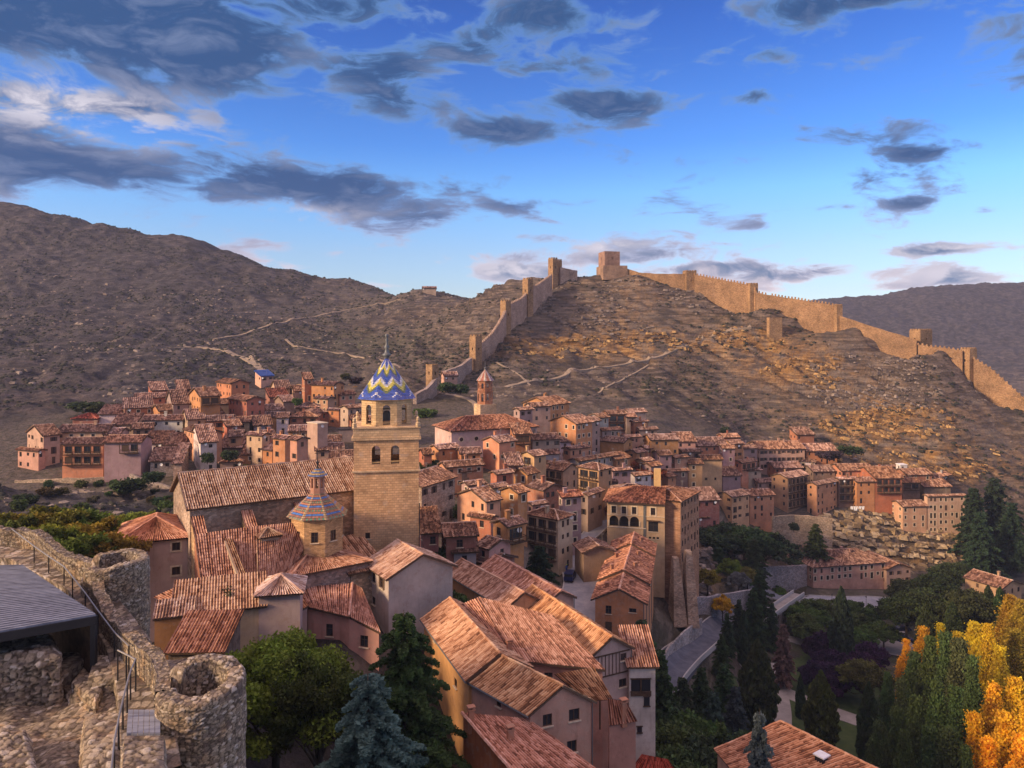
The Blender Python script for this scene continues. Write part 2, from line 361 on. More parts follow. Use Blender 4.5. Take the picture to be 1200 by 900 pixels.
def m_plank(name, c0, c1, sc=(8, .4, .4), rz=0):
    m, b, bs = newmat(name); mp = b.new('ShaderNodeMapping'); b.l.new(geo(b), mp.inputs[0]); mp.inputs['Scale'].default_value = sc; mp.inputs['Rotation'].default_value = (0, 0, rz)
    n = b.noise(mp.outputs[0], 1.0, 6, .65); b.put(bs.inputs['Base Color'], b.mix(b.mr(n, .35, .65), c0, c1)); b.l.new(b.bump(n, .5, .03), bs.inputs['Normal']); return m
def m_road(name, c0, c1):
    m, b, bs = newmat(name); P = geo(b); n = b.noise(P, .5, 6, .65); b.put(bs.inputs['Base Color'], b.mix(b.mr(n, .35, .68), c0, c1)); b.l.new(b.bump(b.noise(P, 4, 5), .35, .05), bs.inputs['Normal']); return m
M['plaster'] = m_plaster(); M['stone'] = m_masonry('rubble_wall', 2.3, 1.7, .6); M['ashlar'] = m_brickwork('ashlar', .62, .30, (.80, .74, .68), (.92, .85, .78))
M['bricks'] = m_brickwork('small_brick', .42, .13, (.7, .6, .5)); M['tile'] = m_tile(); M['leaf'] = m_leaf(); M['terrain'] = m_terrain(); M['rubble'] = m_rubble()
M['glass'] = m_glass(); M['glaze'] = m_glaze()
M['wood'] = m_plank('dark_timber', (.05, .03, .02), (.12, .075, .045), (3, 3, 3)); M['frame'] = flat('window_frame', (.10, .065, .045))
M['whiteframe'] = flat('pale_frame', (.55, .50, .43)); M['soffit'] = flat('eave_boards', (.12, .08, .055)); M['cream'] = flat('cream_stone', (.60, .50, .36), var=.25)
M['lead'] = flat('lead', (.16, .17, .17), .5, .3); M['iron'] = flat('iron', (.035, .035, .038), .5, .3); M['rail'] = flat('galvanised_rail', (.32, .30, .27), .4, .6)
M['bark'] = m_plank('bark', (.05, .037, .028), (.12, .09, .065), (4, 4, .8)); M['white'] = flat('white_paint', (.78, .78, .76)); M['black'] = flat('black_sheet', (.02, .02, .025), .6)
M['blue'] = flat('blue_sheet', (.04, .09, .32), .5); M['red'] = flat('red_paint', (.35, .05, .03)); M['interior'] = flat('arch_shade', (.03, .022, .018))
M['deck'] = m_plank('grey_roof_boards', (.14, .15, .19), (.27, .29, .35), (.5, 5, 1), R(28)); M['road'] = m_road('street_paving', (.24, .25, .28), (.36, .36, .38)); M['asphalt'] = m_road('asphalt', (.085, .09, .11), (.15, .155, .18)); M['track'] = m_road('dirt_track', (.25, .195, .14), (.34, .275, .205))
M['lawn'] = m_road('grass', (.035, .06, .018), (.07, .095, .03)); M['gravelpath'] = m_road('park_path', (.26, .24, .22), (.36, .33, .30)); M['kerb'] = flat('kerbstone', (.45, .43, .40))
M['scrub'] = flat('scrub', (.036, .038, .026), .9, 0, .5); M['scree'] = flat('loose_stone', (.22, .18, .15), .95, 0, .4)

# ------------------------------------------------------------------ terrain
def zp(Y, py): return (V0 - py) / F * Y
def P_(*a): return [(y, zp(y, p)) for y, p in a]
T = {
 -300: [(0, -34), (45, -32), (70, -38), (110, -40)] + P_((160, 600), (195, 575), (215, 550), (245, 505), (275, 480), (330, 450), (400, 405), (520, 335), (650, 250), (760, 190)) + [(900, 190), (3000, 120)],
 0: [(0, -26), (15, -20), (45, -19), (70, -36), (110, -40)] + P_((160, 600), (195, 575), (207, 553), (240, 505), (265, 482), (330, 450), (400, 410), (520, 350), (650, 290), (760, 236)) + [(900, 142), (3000, 100)],
 200: [(0, -26), (15, -22), (45, -24), (70, -33), (100, -36)] + P_((150, 625), (190, 575), (207, 550), (245, 505), (295, 462), (345, 440), (420, 405), (520, 360), (640, 305), (740, 275)) + [(900, 95), (3000, 60)],
 400: [(0, -20), (30, -26), (60, -38), (80, -31), (110, -30), (150, -36)] + P_((190, 562), (240, 512), (290, 475), (330, 455), (400, 420), (480, 394), (580, 357), (680, 326)) + [(800, 46), (3000, 20)],
 500: [(0, -20), (30, -28), (60, -40), (90, -34), (110, -33)] + P_((135, 640), (180, 572), (240, 512), (290, 475), (330, 448), (400, 412), (480, 377), (580, 341)) + [(700, 28), (3000, 0)],
 600: [(0, -22), (30, -32), (60, -43), (100, -42)] + P_((125, 672), (150, 630), (190, 565), (240, 514), (280, 482), (315, 458), (350, 430), (400, 388), (440, 354), (475, 329)) + [(560, 25), (700, 20), (3000, -10)],
 700: [(0, -24), (30, -36), (60, -48), (100, -54)] + P_((135, 712), (150, 672), (175, 630), (200, 596), (230, 558), (270, 516), (305, 484), (345, 454), (380, 424), (410, 394), (440, 357), (470, 320)) + [(520, 30), (700, 0), (3000, -20)],
 760: [(0, -25), (35, -45), (70, -58), (110, -62)] + P_((140, 762), (165, 700), (178, 655), (200, 612), (230, 568), (270, 524), (305, 492), (345, 462), (380, 432), (410, 402), (438, 362), (462, 322)) + [(520, 25), (700, 0), (3000, -20)],
 820: [(0, -26), (40, -52), (80, -66), (120, -68)] + P_((150, 775), (180, 712), (205, 668), (228, 615), (260, 568), (285, 534), (308, 508), (338, 484), (370, 454), (400, 424), (430, 377), (452, 343)) + [(500, 15), (700, -20), (1000, -30), (1500, 15), (3000, 0)],
 900: [(0, -28), (40, -55), (80, -72), (120, -77)] + P_((165, 797), (200, 738), (228, 692), (250, 662), (268, 614), (290, 580), (315, 545), (337, 514), (362, 482), (390, 437), (410, 402), (428, 359)) + [(470, 0), (700, -60), (1100, -60), (1500, zp(1500, 355)), (3000, 60)],
 1000: [(0, -28), (40, -55), (80, -73), (120, -78)] + P_((165, 806), (205, 745), (228, 692), (240, 689), (256, 666), (272, 618), (294, 575), (318, 542), (345, 507), (375, 452), (395, 412), (408, 384)) + [(450, -20), (700, -80), (1100, -50), (1500, zp(1500, 346)), (3000, 80)],
 1100: [(0, -28), (40, -55), (80, -73), (120, -79)] + P_((165, 808), (205, 750), (228, 696), (242, 691), (260, 669), (276, 630), (298, 575), (322, 532), (345, 492), (370, 442), (385, 411)) + [(430, -40), (700, -80), (1100, -40), (1500, zp(1500, 331)), (3000, 110)],
 1200: [(0, -28), (40, -55), (80, -73), (120, -80)] + P_((165, 812), (205, 755), (245, 706), (265, 668), (285, 624), (305, 582), (330, 542), (350, 510), (365, 486)) + [(400, -60), (650, -85), (1100, -30), (1500, zp(1500, 329)), (3000, 115)],
 1500: [(0, -28), (40, -55), (80, -73), (120, -82)] + P_((165, 830), (205, 770), (245, 720), (280, 690), (320, 660), (350, 640)) + [(400, -80), (650, -90), (1100, -30), (1500, zp(1500, 330)), (3000, 115)],
}
TK = sorted(T); YT = np.concatenate([np.arange(0, 160, 2.), np.arange(160, 520, 1.5), np.arange(520, 900, 5.), np.arange(900, 3001, 30.)])
TZ = np.array([np.interp(YT, [a for a, _ in T[k]], [z for _, z in T[k]]) for k in TK])
_w = np.clip((YT - 190) / 60, 0, 1); _i6, _i7 = TK.index(600), TK.index(700)      # the street runs level across its width
for _u, _m in ((655, .42), (672, .25)):
    TK.append(_u); TZ = np.vstack([TZ, TZ[_i7] * (1 - _w * _m) + TZ[_i6] * _w * _m])
_o = np.argsort(TK); TK = [TK[k] for k in _o]; TZ = TZ[_o]
for _ in range(2):   # soften the kinks along depth
    TZ[:, 1:-1] = (TZ[:, :-2] + 2 * TZ[:, 1:-1] + TZ[:, 2:]) / 4
def ground(x, y):
    x = np.asarray(x, float); y = np.asarray(y, float); yy = np.maximum(y, 4.)
    u = np.clip(x / yy * F + U0, TK[0], TK[-1] - 1e-3); k = np.clip(np.searchsorted(TK, u, side='right') - 1, 0, len(TK) - 2)
    tk = np.array(TK, float); f = (u - tk[k]) / (tk[k + 1] - tk[k]); f = f * f * (3 - 2 * f) * .6 + f * .4
    iy = np.clip(np.searchsorted(YT, yy, side='right') - 1, 0, len(YT) - 2); g = np.clip((yy - YT[iy]) / (YT[iy + 1] - YT[iy]), 0, 1)
    za = TZ[k, iy] * (1 - g) + TZ[k, iy + 1] * g; zb = TZ[k + 1, iy] * (1 - g) + TZ[k + 1, iy + 1] * g
    return za * (1 - f) + zb * f
def rough(x, y):
    """relief added to the smooth ground outside the town"""
    z = ground(x, y); u = x / np.maximum(y, 4) * F + U0; v = V0 - z / np.maximum(y, 4) * F
    def ell(cx, cy, rx, ry, a=1): return a * np.exp(-((u - cx) / rx) ** 2 - ((v - cy) / ry) ** 2)
    hill = np.clip((y - np.interp(u, [0, 200, 400, 600, 760, 900, 1100, 1200], [238, 280, 305, 288, 308, 312, 280, 268])) / 22, 0, 1)
    hill = np.maximum(hill, np.clip((192 - y) / 8, 0, 1) * np.clip((y - 112) / 12, 0, 1) * np.clip((235 - u) / 25, 0, 1) * .999)
    hill = np.maximum(hill, np.clip((v - 600) / 8, 0, 1) * np.clip((u - 815) / 10, 0, 1) * np.clip((945 - u) / 10, 0, 1) * np.clip((y - 195) / 10, 0, 1) * .95)
    rock = np.clip(ell(760, 402, 90, 16) + ell(640, 405, 55, 14) + ell(935, 432, 75, 24) + ell(1035, 492, 95, 26) + ell(1120, 545, 80, 26) + ell(885, 398, 45, 16) + ell(740, 360, 60, 35, .3) + ell(980, 530, 60, 14, .4), 0, 1)
    crag = np.clip(ell(1040, 640, 110, 26, 1.6), 0, 1) + np.clip(ell(825, 665, 22, 40, 1.2), 0, 1)*.8
    q = z + .30 * x - .1 * y + 4 * fbm(x / 30, y / 30); per = 5.5; t = q / per; fr = t - np.floor(t)
    terr = (np.floor(t) + np.clip((fr - .5) * 4 + .5, 0, 1)) * per - q
    q2 = z + .18 * x + 1.2 * fbm(x / 9, y / 9); per2 = 2.3; t2 = q2 / per2; f2 = t2 - np.floor(t2); terr2 = (np.floor(t2) + np.clip((f2 - .5) * 5 + .5, 0, 1)) * per2 - q2
    far = np.clip((y - 550) / 300, 0, 2)
    brk = np.clip(.5 + 1.3 * fbm(x / 14 + 50, y / 14), 0, 1.2)
    add = hill * (fbm(x / 45, y / 45, o=5) * (2.0 + 1.0 * far) + fbm(x / 7, y / 7, o=3) * (1.1 + .6 * far) + fbm(x / 2.6 + 5, y / 2.6, o=2) * .55 + terr * (.62 + .9 * rock) * brk + (1 - np.abs(fbm((x + .4 * z) / 60, (y - z) / 95, o=4))) ** 3 * (-3.0 - 2.0 * far) + 1.6) + rock * fbm(x / 5, y / 5 + 9, o=3) * 1.5
    add = add + crag * (terr2 * 1.5 * np.clip(brk + .3, 0, 1) + fbm(x / 3, y / 3, o=3) * .7)
    add = add + (1 - hill) * fbm(x / 9, y / 9) * .25 * np.clip((y - 60) / 60, 0, 1)
    return add, hill, rock, crag, u, v
def build_terrain():
    us = np.concatenate([np.arange(-900, -150, 25.), np.arange(-150, 1350, 3.1), np.arange(1350, 2200, 25.)])
    ys = np.concatenate([np.arange(3, 60, 1.5), np.arange(60, 160, 1.25), np.arange(160, 500, .95), np.arange(500, 860, 2.6), np.arange(860, 1700, 13.), np.arange(1700, 3001, 60.)])
    Ug, Yg = np.meshgrid(us, ys, indexing='ij'); Xg = (Ug - U0) / F * Yg
    x, y = Xg.ravel(), Yg.ravel(); z = ground(x, y); add, hill, rock, crag, u, v = rough(x, y); z2 = z + add
    z2 = np.where(y < 60, z2 - 1.0, z2)
    nu, nv = Ug.shape; me = bpy.data.meshes.new('hills')
    i, j = np.meshgrid(np.arange(nu - 1), np.arange(nv - 1), indexing='ij'); a = (i * nv + j).ravel(); fs = np.stack([a, a + nv, a + nv + 1, a + 1], 1)
    me.vertices.add(len(x)); me.vertices.foreach_set('co', np.stack([x, y, z2], 1).ravel())
    me.loops.add(fs.size); me.loops.foreach_set('vertex_index', fs.ravel()); me.polygons.add(len(fs)); me.polygons.foreach_set('loop_start', np.arange(0, fs.size, 4))
    me.update(calc_edges=True); me.materials.append(M['terrain']); me.polygons.foreach_set('use_smooth', np.ones(len(fs), bool))
    def at(n, val): A = me.attributes.new(n, 'FLOAT', 'POINT'); A.data.foreach_set('value', np.clip(val, 0, 1).astype(np.float32))
    def ell(cx, cy, rx, ry, a=1): return a * np.exp(-((u - cx) / rx) ** 2 - ((v - cy) / ry) ** 2)
    at('gold', np.clip(rock * 1.0 + crag * .9 + ell(50, 480, 60, 40, .5) + ell(350, 460, 90, 9, .6) * (y > 290) + .10 * hill * (y < 520), 0, 1))
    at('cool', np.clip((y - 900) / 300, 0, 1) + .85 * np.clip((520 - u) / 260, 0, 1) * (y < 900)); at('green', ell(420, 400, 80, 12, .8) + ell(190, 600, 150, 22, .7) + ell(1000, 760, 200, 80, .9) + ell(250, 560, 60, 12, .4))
    at('town', (1 - hill) * np.clip((v - 440) / 20, 0, 1) * .8 * (v < 640))
    o = link('hills', me); tag(o, kind='structure'); return o
hills = build_terrain()
def gz(x, y):
    x = np.asarray(x, float); y = np.asarray(y, float); return ground(x, y) + rough(x, y)[0]
def ray_ground(px, py, y0=60, y1=900):
    ys = np.arange(y0, y1, 1.0); x = (px - U0) / F * ys; d = (V0 - py) / F * ys - gz(x, ys); k = np.where(d < 0)[0]
    Y = ys[k[0]] if len(k) else y1
    return np.array([(px - U0) / F * Y, Y, float(gz((px - U0) / F * Y, Y))])

# scrub and loose stone on the slopes
def scatter(n, name, mat, size, squash, seed, label, test, yr):
    r = np.random.default_rng(seed); m = n * 3; y = r.uniform(*yr, m) ; u = r.uniform(-60, 1260, m); x = (u - U0) / F * y
    hill = rough(x, y)[1]; v = V0 - gz(x, y) / y * F
    keep = (hill > .9) & test(x, y, u, v, r.random(m)); x, y = x[keep][:n], y[keep][:n]; z = gz(x, y); k = len(x)
    base = np.array([[1, 0, 0], [0, 1, 0], [-1, 0, 0], [0, -1, 0], [0, 0, 1], [.6, .6, .75], [-.6, .6, .7], [-.6, -.6, .75], [.6, -.6, .7]])
    fc = np.array([[0, 5, 4], [5, 1, 4], [1, 6, 4], [6, 2, 4], [2, 7, 4], [7, 3, 4], [3, 8, 4], [8, 0, 4], [0, 1, 5], [1, 2, 6], [2, 3, 7], [3, 0, 8]])
    s = size[0] + (size[1] - size[0]) * r.random(k) ** 2.5
    V = base[None] * (1 + r.uniform(-.35, .35, (k, 9, 3))) * s[:, None, None]; V[:, :, 2] *= squash
    a = r.uniform(0, 6.28, k); ca, sa = np.cos(a)[:, None], np.sin(a)[:, None]; X = V[:, :, 0] * ca - V[:, :, 1] * sa; Yv = V[:, :, 0] * sa + V[:, :, 1] * ca
    V = np.stack([X + x[:, None], Yv + y[:, None], V[:, :, 2] + z[:, None] - .1], 2)
    me = bpy.data.meshes.new(name); fs = (fc[None] + (np.arange(k) * 9)[:, None, None]).reshape(-1, 3)
    me.vertices.add(k * 9); me.vertices.foreach_set('co', V.ravel()); me.loops.add(fs.size); me.loops.foreach_set('vertex_index', fs.ravel()); me.polygons.add(len(fs)); me.polygons.foreach_set('loop_start', np.arange(0, fs.size, 3)); me.update(calc_edges=True)
    me.materials.append(mat); o = link(name, me); tag(o, label, name.split('_')[-1], kind='stuff'); return o
scatter(26000, 'hill_scrub', M['scrub'], (.3, 1.35), .7, 3, 'low dark thorn scrub dotted over the dry hillsides', lambda x, y, u, v, q: (np.clip((fbm(x / 32, y / 32, o=3) + .12) * 2.6, .04, 1) > q), (120, 760))
scatter(5000, 'scree', M['scree'], (.25, 1.3), .6, 5, 'pale loose stones lying on the bare slopes', lambda x, y, u, v, q: (np.clip((fbm(x / 22 + 40, y / 22, o=3) - .05) * 3, 0.01, 1) > q), (120, 620))

def ledges(name, label, regions, seed, matname, pal):
    """blocky broken strata: flat stones laid in tilted courses"""
    r = np.random.default_rng(seed); mb = MB()
    for (cx, cy, rx, ry, slope, n, s0, s1, yr) in regions:
        k = 0
        while k < n:
            u = cx + rx * r.uniform(-1, 1); v = cy + ry * r.uniform(-1, 1)
            if ((u - cx) / rx) ** 2 + ((v - cy) / ry) ** 2 > 1: continue
            q = (v - slope * (u - cx)) / 5.0; v += (round(q) - q) * 3.2      # gather the stones into courses
            k += 1; ys = np.arange(yr[0], yr[1], 1.0); x = (u - U0) / F * ys; d = (V0 - v) / F * ys - ground(x, ys); kk = np.where(d < 0)[0]
            if not len(kk): continue
            Y = ys[kk[0]]; x = (u - U0) / F * Y
            if name != 'outcrop' and float(fbm(x / 16 + 70, Y / 16, o=2)) < r.uniform(-.25, .25): continue
            z = float(gz(x, Y)); s = s0 + (s1 - s0) * r.random() ** 2; w, dp, h = s * r.uniform(.9, 1.7), s * r.uniform(.8, 1.2), s * r.uniform(.4, .75)
            a = r.normal(0, .25); V = np.array([(i, j, l) for l in (-1, 1) for i, j in ((-1, -1), (1, -1), (1, 1), (-1, 1))], float) * (w / 2, dp / 2, h / 2) * (1 + r.uniform(-.34, .34, (8, 3))); V[:, 2] -= slope * V[:, 0] * .5; V[4:, :2] *= r.uniform(.55, .9)
            R2 = np.array([[math.cos(a), -math.sin(a)], [math.sin(a), math.cos(a)]]); V[:, :2] = V[:, :2] @ R2.T
            mb.add(V + (x, Y - dp * .1, z + h * .15), [(3, 2, 1, 0), (4, 5, 6, 7), (0, 1, 5, 4), (1, 2, 6, 5), (2, 3, 7, 6), (3, 0, 4, 7)], 0, float(r.random()))
    m, b, bs = newmat(matname); P = geo(b); n = b.noise(P, 1.2, 5); t = b.attr('tint'); c = b.ramp(b.m('ADD', b.m('MULTIPLY', t, .7), b.m('MULTIPLY', n, .3)), [(.15, pal[0]), (.5, pal[1]), (.85, pal[2])]); c = b.mix(b.mr(b.noise(P, 3, 5), .55, .7, 0, .6), c, (.05, .045, .03))
    b.put(bs.inputs['Base Color'], c); b.l.new(b.bump(n, .7, .2), bs.inputs['Normal']); o = mb.build(name, m); tag(o, label, 'rocks', kind='stuff')
ledges('golden_rocks', 'golden broken rock ledges on the castle hill', [(750, 404, 75, 12, -.05, 700, .6, 2.4, (300, 470)), (645, 408, 50, 10, .1, 150, .8, 2.2, (290, 450)), (880, 398, 42, 16, .45, 220, .6, 2.6, (330, 450)), (945, 440, 60, 15, .55, 800, .5, 2.4, (300, 430)), (1040, 500, 80, 20, .5, 900, .5, 2.2, (280, 420)), (1115, 545, 60, 18, .4, 600, .5, 2.0, (270, 400)), (1000, 540, 60, 12, .5, 160, .5, 2.0, (280, 400)), (360, 452, 60, 7, .05, 60, .8, 1.8, (290, 360))], 21, 'golden_rock', ((.12, .07, .035), (.28, .165, .07), (.48, .32, .14)))
ledges('outcrop', 'layered tan rock outcrop under the tall houses on the right', [(1035, 630, 100, 34, .18, 1500, .6, 2.3, (225, 300)), (1090, 655, 70, 16, .2, 300, .6, 2.0, (225, 300)), (965, 628, 50, 14, .1, 150, .8, 2.0, (225, 300))], 22, 'layered_rock', ((.14, .10, .06), (.33, .24, .13), (.50, .40, .26)))
ledges('grey_rocks', 'grey-brown broken rocks on the bare hillsides', [(803, 702, 20, 36, .2, 200, .6, 2.0, (140, 220)), (730, 355, 100, 34, .1, 1800, .4, 1.9, (380, 480)), (660, 375, 60, 25, -.3, 200, .8, 2.2, (330, 470)), (120, 400, 170, 70, .15, 600, .5, 2.4, (300, 620)), (330, 370, 150, 44, .25, 450, .5, 2.4, (350, 660)), (1060, 450, 130, 34, .45, 2000, .4, 1.9, (280, 400)), (823, 668, 14, 36, .2, 120, .8, 2.0, (160, 230)), (560, 380, 60, 40, .1, 350, .5, 2.0, (330, 620)), (130, 590, 130, 22, .1, 420, .4, 1.6, (110, 200)), (860, 650, 60, 30, .1, 200, .5, 1.6, (190, 260))], 23, 'grey_rock', ((.085, .068, .058), (.17, .135, .115), (.29, .24, .20)))
# ------------------------------------------------------------------ roofs, walls, windows
def tile_slope(mb, a, b, c, d, Y, seed=0, under=True):
    """a top-left, b top-right, c bottom-right, d bottom-left: rows of curved tiles with their own tint"""
    a, b, c, d = (np.asarray(q, float) for q in (a, b, c, d)); w = max(np.linalg.norm(b - a), np.linalg.norm(c - d)); h = max(np.linalg.norm(d - a), np.linalg.norm(c - b))
    if w < .2 or h < .2: return
    per = max(.27, Y * .0023); row = max(.52 if Y < 100 else .4, Y * .0034); nc = max(2, round(w / per)); nr = max(2, round(h / row)); r = np.random.default_rng(int(abs(a[0] * 31 + a[1] * 17 + seed)) + 1)
    k = 4 if Y < 100 else 2
    nrm = np.cross(b - a, d - a) if np.linalg.norm(b - a) > .3 else np.cross(c - d, a - d) * -1
    nrm = nrm / np.linalg.norm(nrm); nrm = nrm if nrm[2] > 0 else -nrm
    s = np.arange(nc * k + 1) / (nc * k); tv = np.repeat(np.arange(nr + 1), 2)[1:-1] / nr
    top = a + (b - a) * s[:, None]; bot = d + (c - d) * s[:, None]
    G = top[:, None] + (bot - top)[:, None] * tv[None, :, None]
    amp = per * .26; ph = (s * nc) % 1
    prof = np.cos(ph * 2 * np.pi) * amp * (1 if k == 4 else 1.0)
    step = np.where(np.arange(len(tv)) % 2 == 1, .03 if Y < 100 else .09, 0.0)
    sag = -.05 * np.sin(np.pi * s)[:, None] * np.sin(np.pi * tv)[None] * min(w, 8) / 4
    jit = r.normal(0, .018 if Y < 100 else .03, (len(s), len(tv)))
    G = G + nrm * (prof[:, None] + step[None] + jit + sag + amp)[:, :, None]
    tin = r.beta(2.0, 2.0, (nc, nr)) if Y > 100 else .5 + (r.beta(2., 2., (nc, nr)) - .5) * 1.05; tin = np.clip(tin + r.normal(0, .13 if Y < 100 else .08, (nc, 1)) + .06, 0, 1)
    T2 = np.zeros((nc * k, len(tv) - 1)); rowi = np.arange(len(tv) - 1) // 2
    T2[:] = np.repeat(tin, k, 0)[:, np.minimum(rowi, nr - 1)]
    if Y < 140: T2[:, 1:] = np.where(np.repeat(r.random((nc, len(tv) - 2)) < .12, k, 0), T2[:, :-1], T2[:, 1:]); T2 = np.clip(T2 + np.repeat(np.where(r.random((nc, 1)) < .12, r.choice([-.35, .35]), 0), k, 0), 0, 1)
    # the channels between the cover tiles get a darker tint, the covers a lighter one
    ch = np.abs(((np.arange(nc * k) + .5) / k) % 1 - .5); T2 = np.clip(T2 + np.where(ch > .25, .16, -.30)[:, None], 0, 1)
    mb.grid(G, 0, T2)
    if under:
        t = nrm * -.10; mb.add([a + t, b + t, c + t, d + t, a + nrm * amp, b + nrm * amp, c + nrm * amp, d + nrm * amp], [(7, 6, 2, 3), (4, 7, 3, 0), (6, 5, 1, 2), (5, 4, 0, 1)], 1, .5)
        g_ = np.linspace(0, 1, 7)[:, None, None]; h_ = np.linspace(0, 1, 7)[None, :, None]; B_ = (a * (1 - g_) + b * g_) * (1 - h_) + (d * (1 - g_) + c * g_) * h_ + t - nrm * .03; mb.grid(B_[::-1], 1, np.full((6, 6), .5))
def ridge_cap(mb, p, q, Y):
    p = np.asarray(p, float); q = np.asarray(q, float); L = np.linalg.norm(q - p); n = max(2, int(L / .5)); r = np.random.default_rng(int(abs(p[0] * 13)) + 3)
    pts = [p + (q - p) * i / n + np.array([0, 0, .08 + r.normal(0, .02)]) for i in range(n + 1)]
    for i in range(n): mb.tube([pts[i], pts[i + 1]], [.15, .12] if Y < 120 else [.2, .18], 5, 0, float(r.uniform(.5, 1)))

def wall_face(mb, p, q, z0, z1, ops, mi=0, gable=None, arch=None):
    """wall from p to q (outside on the right-hand side of p->q), openings (s0,s1,z0,z1) with reveals"""
    p = np.asarray(p[:2], float); q = np.asarray(q[:2], float); L = np.linalg.norm(q - p); d = (q - p) / L; inn = np.array([-d[1], d[0]])
    ss = sorted({0, L} | {round(o[0], 3) for o in ops} | {round(o[1], 3) for o in ops}); zs = sorted({z0, z1} | {round(o[2], 3) for o in ops} | {round(o[3], 3) for o in ops})
    def pt(s, z, dep=0.0): v = p + d * s + inn * dep; return (v[0], v[1], z)
    for i in range(len(ss) - 1):
        for j in range(len(zs) - 1):
            sm, zm = (ss[i] + ss[i + 1]) / 2, (zs[j] + zs[j + 1]) / 2
            if any(o[0] < sm < o[1] and o[2] < zm < o[3] for o in ops): continue
            mb.quad(pt(ss[i], zs[j]), pt(ss[i + 1], zs[j]), pt(ss[i + 1], zs[j + 1]), pt(ss[i], zs[j + 1]), mi)
    for (a, b, c, e) in [o[:4] for o in ops]:
        D = .22; mb.quad(pt(a, c), pt(a, e), pt(a, e, D), pt(a, c, D), mi); mb.quad(pt(b, c), pt(b, c, D), pt(b, e, D), pt(b, e), mi)
        mb.quad(pt(a, e), pt(b, e), pt(b, e, D), pt(a, e, D), mi); mb.quad(pt(a, c), pt(a, c, D), pt(b, c, D), pt(b, c), mi)
    if gable is not None:
        mb.add([pt(0, z1), pt(L, z1), pt(L * gable[0], z1 + gable[1])], [(0, 1, 2)], mi)
_wc = {}
def window_mesh(kind, w, h, detail):
    k = (kind, round(w, 2), round(h, 2), detail)
    if k in _wc: return _wc[k]
    mb = MB(); t = .07
    if kind == 'window_framed':
        for x in (-w / 2 - .11, w / 2 + .11): mb.box((x, -.015, h / 2), (.2, .05, h + .4), 0, 2)
        mb.box((0, -.015, h + .1), (w, .05, .2), 0, 2); mb.box((0, -.015, -.1), (w, .05, .2), 0, 2)
    if kind == 'window_shutters':
        for x in (-w * .72, w * .72): mb.box((x, -.03, h / 2), (w * .42, .05, h), 0, 0)
    if kind == 'door':
        mb.box((0, .10, h / 2), (w, .06, h), 0, 0); 
        for x in (-w / 4, w / 4): mb.box((x, .06, h * .5), (w * .38, .03, h * .84), 0, 0)
    elif kind == 'shutter':
        for x in (-w / 4, w / 4): mb.box((x, .04, h / 2), (w / 2 - .02, .05, h), 0, 0)
    else:
        mb.quad((-w / 2, .14, 0), (w / 2, .14, 0), (w / 2, .14, h), (-w / 2, .14, h), 1)
        for x in (-w / 2 + t / 2, w / 2 - t / 2): mb.box((x, .10, h / 2), (t, .06, h), 0, 0)
        for z in (t / 2, h - t / 2): mb.box((0, .10, z), (w - 2 * t, .06, t), 0, 0)
        if w > .75: mb.box((0, .11, h / 2), (t * .7, .05, h - 2 * t), 0, 0)
        if detail and h > 1.1: mb.box((0, .112, h * .62), (w - 2 * t, .04, t * .5), 0, 0)
        if detail or w > 1: mb.box((0, -.04, -.05), (w + .24, .20, .09), 0, 2)
    me = mb.mesh(kind, [M['frame'], M['glass'], M['cream']]); _wc[k] = me; return me
def put_window(root, p, q, s, z, w, h, kind='window', detail=False):
    p = np.asarray(p[:2], float); q = np.asarray(q[:2], float); L = np.linalg.norm(q - p); d = (q - p) / L
    c = p + d * s; o = link(kind.split('_')[0], window_mesh(kind, w, h, detail), root); o.location = (c[0], c[1], z); o.rotation_euler = (0, 0, math.atan2(d[1], d[0]))
    o.matrix_parent_inverse = parent_world(root).inverted(); return o
def balcony(root, p, q, s0, s1, z, h=.95, dep=.9, mat='wood', posts=True, up=0.0):
    p = np.asarray(p[:2], float); q = np.asarray(q[:2], float); L = np.linalg.norm(q - p); d = (q - p) / L; out = np.array([d[1], -d[0]]); ang = math.atan2(d[1], d[0])
    mb = MB(); c = p + d * (s0 + s1) / 2 + out * (dep / 2 + .02); w = s1 - s0
    mb.box((c[0], c[1], z), (w, dep, .14), ang)
    e = p + d * (s0 + s1) / 2 + out * dep; mb.box((e[0], e[1], z + h), (w, .08, .09), ang)
    n = max(2, int(w / .32)); 
    for i in range(n + 1):
        t = p + d * (s0 + .04 + (w - .08) * i / n) + out * dep; mb.box((t[0], t[1], z + h / 2), (.05 if i % 4 else .10, .05, h), ang)
    if up:
        for i in range(0, max(2, round(w / 2.4)) + 1):
            t = p + d * (s0 + .07 + (w - .14) * i / max(2, round(w / 2.4))) + out * dep; mb.box((t[0], t[1], z + up / 2), (.14, .14, up), ang)
    for s_ in (s0 + .05, s1 - .05):
        a_ = p + d * s_; b_ = a_ + out * dep; mb.beam((a_[0], a_[1], z + h), (b_[0], b_[1], z + h), .07)
    return mb.build('balcony', M[mat], root)
def chimney(root, x, y, z, s=.55, h=1.3, c=(.42, .2, .12), rz=0.4):
    mb = MB(); mb.box((x, y, z + h / 2 - .6), (s, s * .8, h + 1.2), rz); mb.box((x, y, z + h + .05), (s + .16, s * .8 + .16, .09), rz)
    mb.box((x, y, z + h + .30), (s + .2, s * .8 + .2, .07), rz)
    for i, j in ((-1, -1), (1, -1), (1, 1), (-1, 1)): mb.box((x + i * s * .35, y + j * s * .25, z + h + .17), (.1, .1, .2), rz)
    return mb.build('chimney', M['plaster'], root, c)

